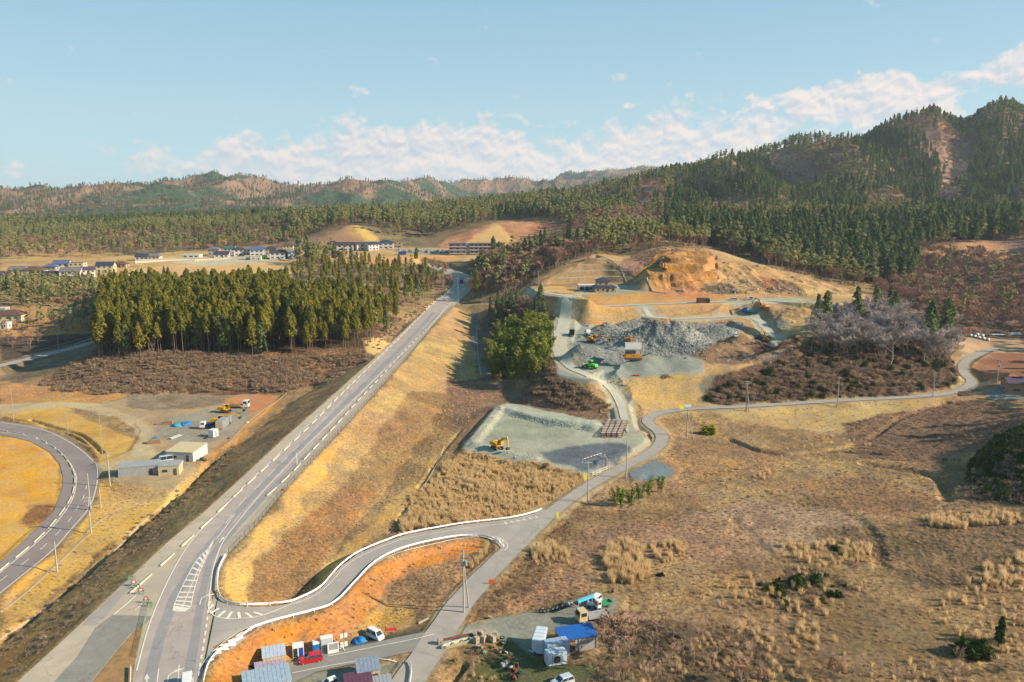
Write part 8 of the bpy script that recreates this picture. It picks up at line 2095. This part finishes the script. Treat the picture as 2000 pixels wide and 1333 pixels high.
cov = gauss(-8, 17, 2.4, 2.7, .40)
cov = M2('ADD', cov, gauss(-3, 6.5, 4.6, 1.5, .12))
cov = M2('ADD', cov, gauss(14, 9, 3.8, 3.0, .30))
cov = M2('ADD', cov, gauss(24, 4.6, 6.7, 1.3, .50))
cov = M2('ADD', cov, gauss(33, 3.4, 7.6, 1.2, .42))
cov = M2('ADD', cov, gauss(60, 14, 7, 5, .12))
cov = M2('ADD', cov, gauss(-70, 30, 5, 4, .2))
dens = M2('SUBTRACT', M2('ADD', cl, cov), .66)
mask = M2('MULTIPLY', M2('SMOOTH_MIN', M2('MAXIMUM', M2('MULTIPLY', dens, 8.), 0.), 1., .35), .86)
lit = M2('MINIMUM', M2('MAXIMUM', M2('ADD', M2('MULTIPLY', M2('SUBTRACT', cl, cl2), 6.5), .55), 0.), 1.)
cc = mixc(nt, lit, (3.1, 3.3, 3.7), (5.1, 4.4, 4.0))
tint = N(nt, 'ShaderNodeVectorMath', operation='MULTIPLY'); nt.links.new(sky.outputs[0], tint.inputs[0]); tint.inputs[1].default_value = (1.0, 1.1, 1.0)
grad = mixc(nt, M2('MINIMUM', M2('MAXIMUM', M2('DIVIDE', el, 24.), 0.), 1.), (2.7, 3.75, 4.1), (.72, 1.95, 3.2))
below = mixc(nt, M2('GREATER_THAN', el, -2.), (1.5, 1.3, 1.1), grad)
SKYC = mixc(nt, mask, mixc(nt, .88, tint.outputs[0], below), cc)
nt.links.new(SKYC, bg.inputs[0]); bg.inputs[1].default_value = .1
# haze: one box of pale air round everything
if HAZE:
    hz = bpy.data.meshes.new('haze'); bm = bmesh.new(); bmesh.ops.create_cube(bm, size=1)
    bmesh.ops.transform(bm, matrix=Matrix.LocRotScale(Vector((0, 3400, 240)), None, Vector((17000, 8200, 500))), verts=bm.verts)
    bm.to_mesh(hz); bm.free()
    zlo = float(HZ.min())-1.5; zhi = float(HZ.max())+40
    for v in hz.vertices: v.co.z = zlo if v.co.z < 100 else zhi
    m, nt2, out = nodes_of('thin_air'); pv = N(nt2, 'ShaderNodeVolumePrincipled')
    pv.inputs['Color'].default_value = (.80, .90, 1, 1); pv.inputs['Density'].default_value = 0.62e-4; pv.inputs['Anisotropy'].default_value = .2
    nt2.links.new(pv.outputs[0], out.inputs['Volume'])
    tag(link('haze', hz, m), kind='stuff')
cam = bpy.data.cameras.new('camera'); co = bpy.data.objects.new('camera', cam); COL.objects.link(co)
co.location = (0, 0, CH); co.rotation_euler = (math.pi/2-PITCH, 0, 0)
cam.sensor_width = 36; cam.lens = F*36/2000; cam.clip_start = 1; cam.clip_end = 20000
scene.camera = co
scene.view_settings.view_transform = 'Standard'; scene.view_settings.look = 'None'; scene.view_settings.gamma = 1; scene.view_settings.exposure = EXPOSURE
scene.render.engine = 'CYCLES'
scene.cycles.max_bounces = 6; scene.cycles.diffuse_bounces = 2; scene.cycles.glossy_bounces = 2; scene.cycles.transmission_bounces = 2; scene.cycles.volume_bounces = 0
scene.cycles.transparent_max_bounces = 6
scene.cycles.use_denoising = True
scene.cycles.use_adaptive_sampling = True; scene.cycles.adaptive_threshold = .02
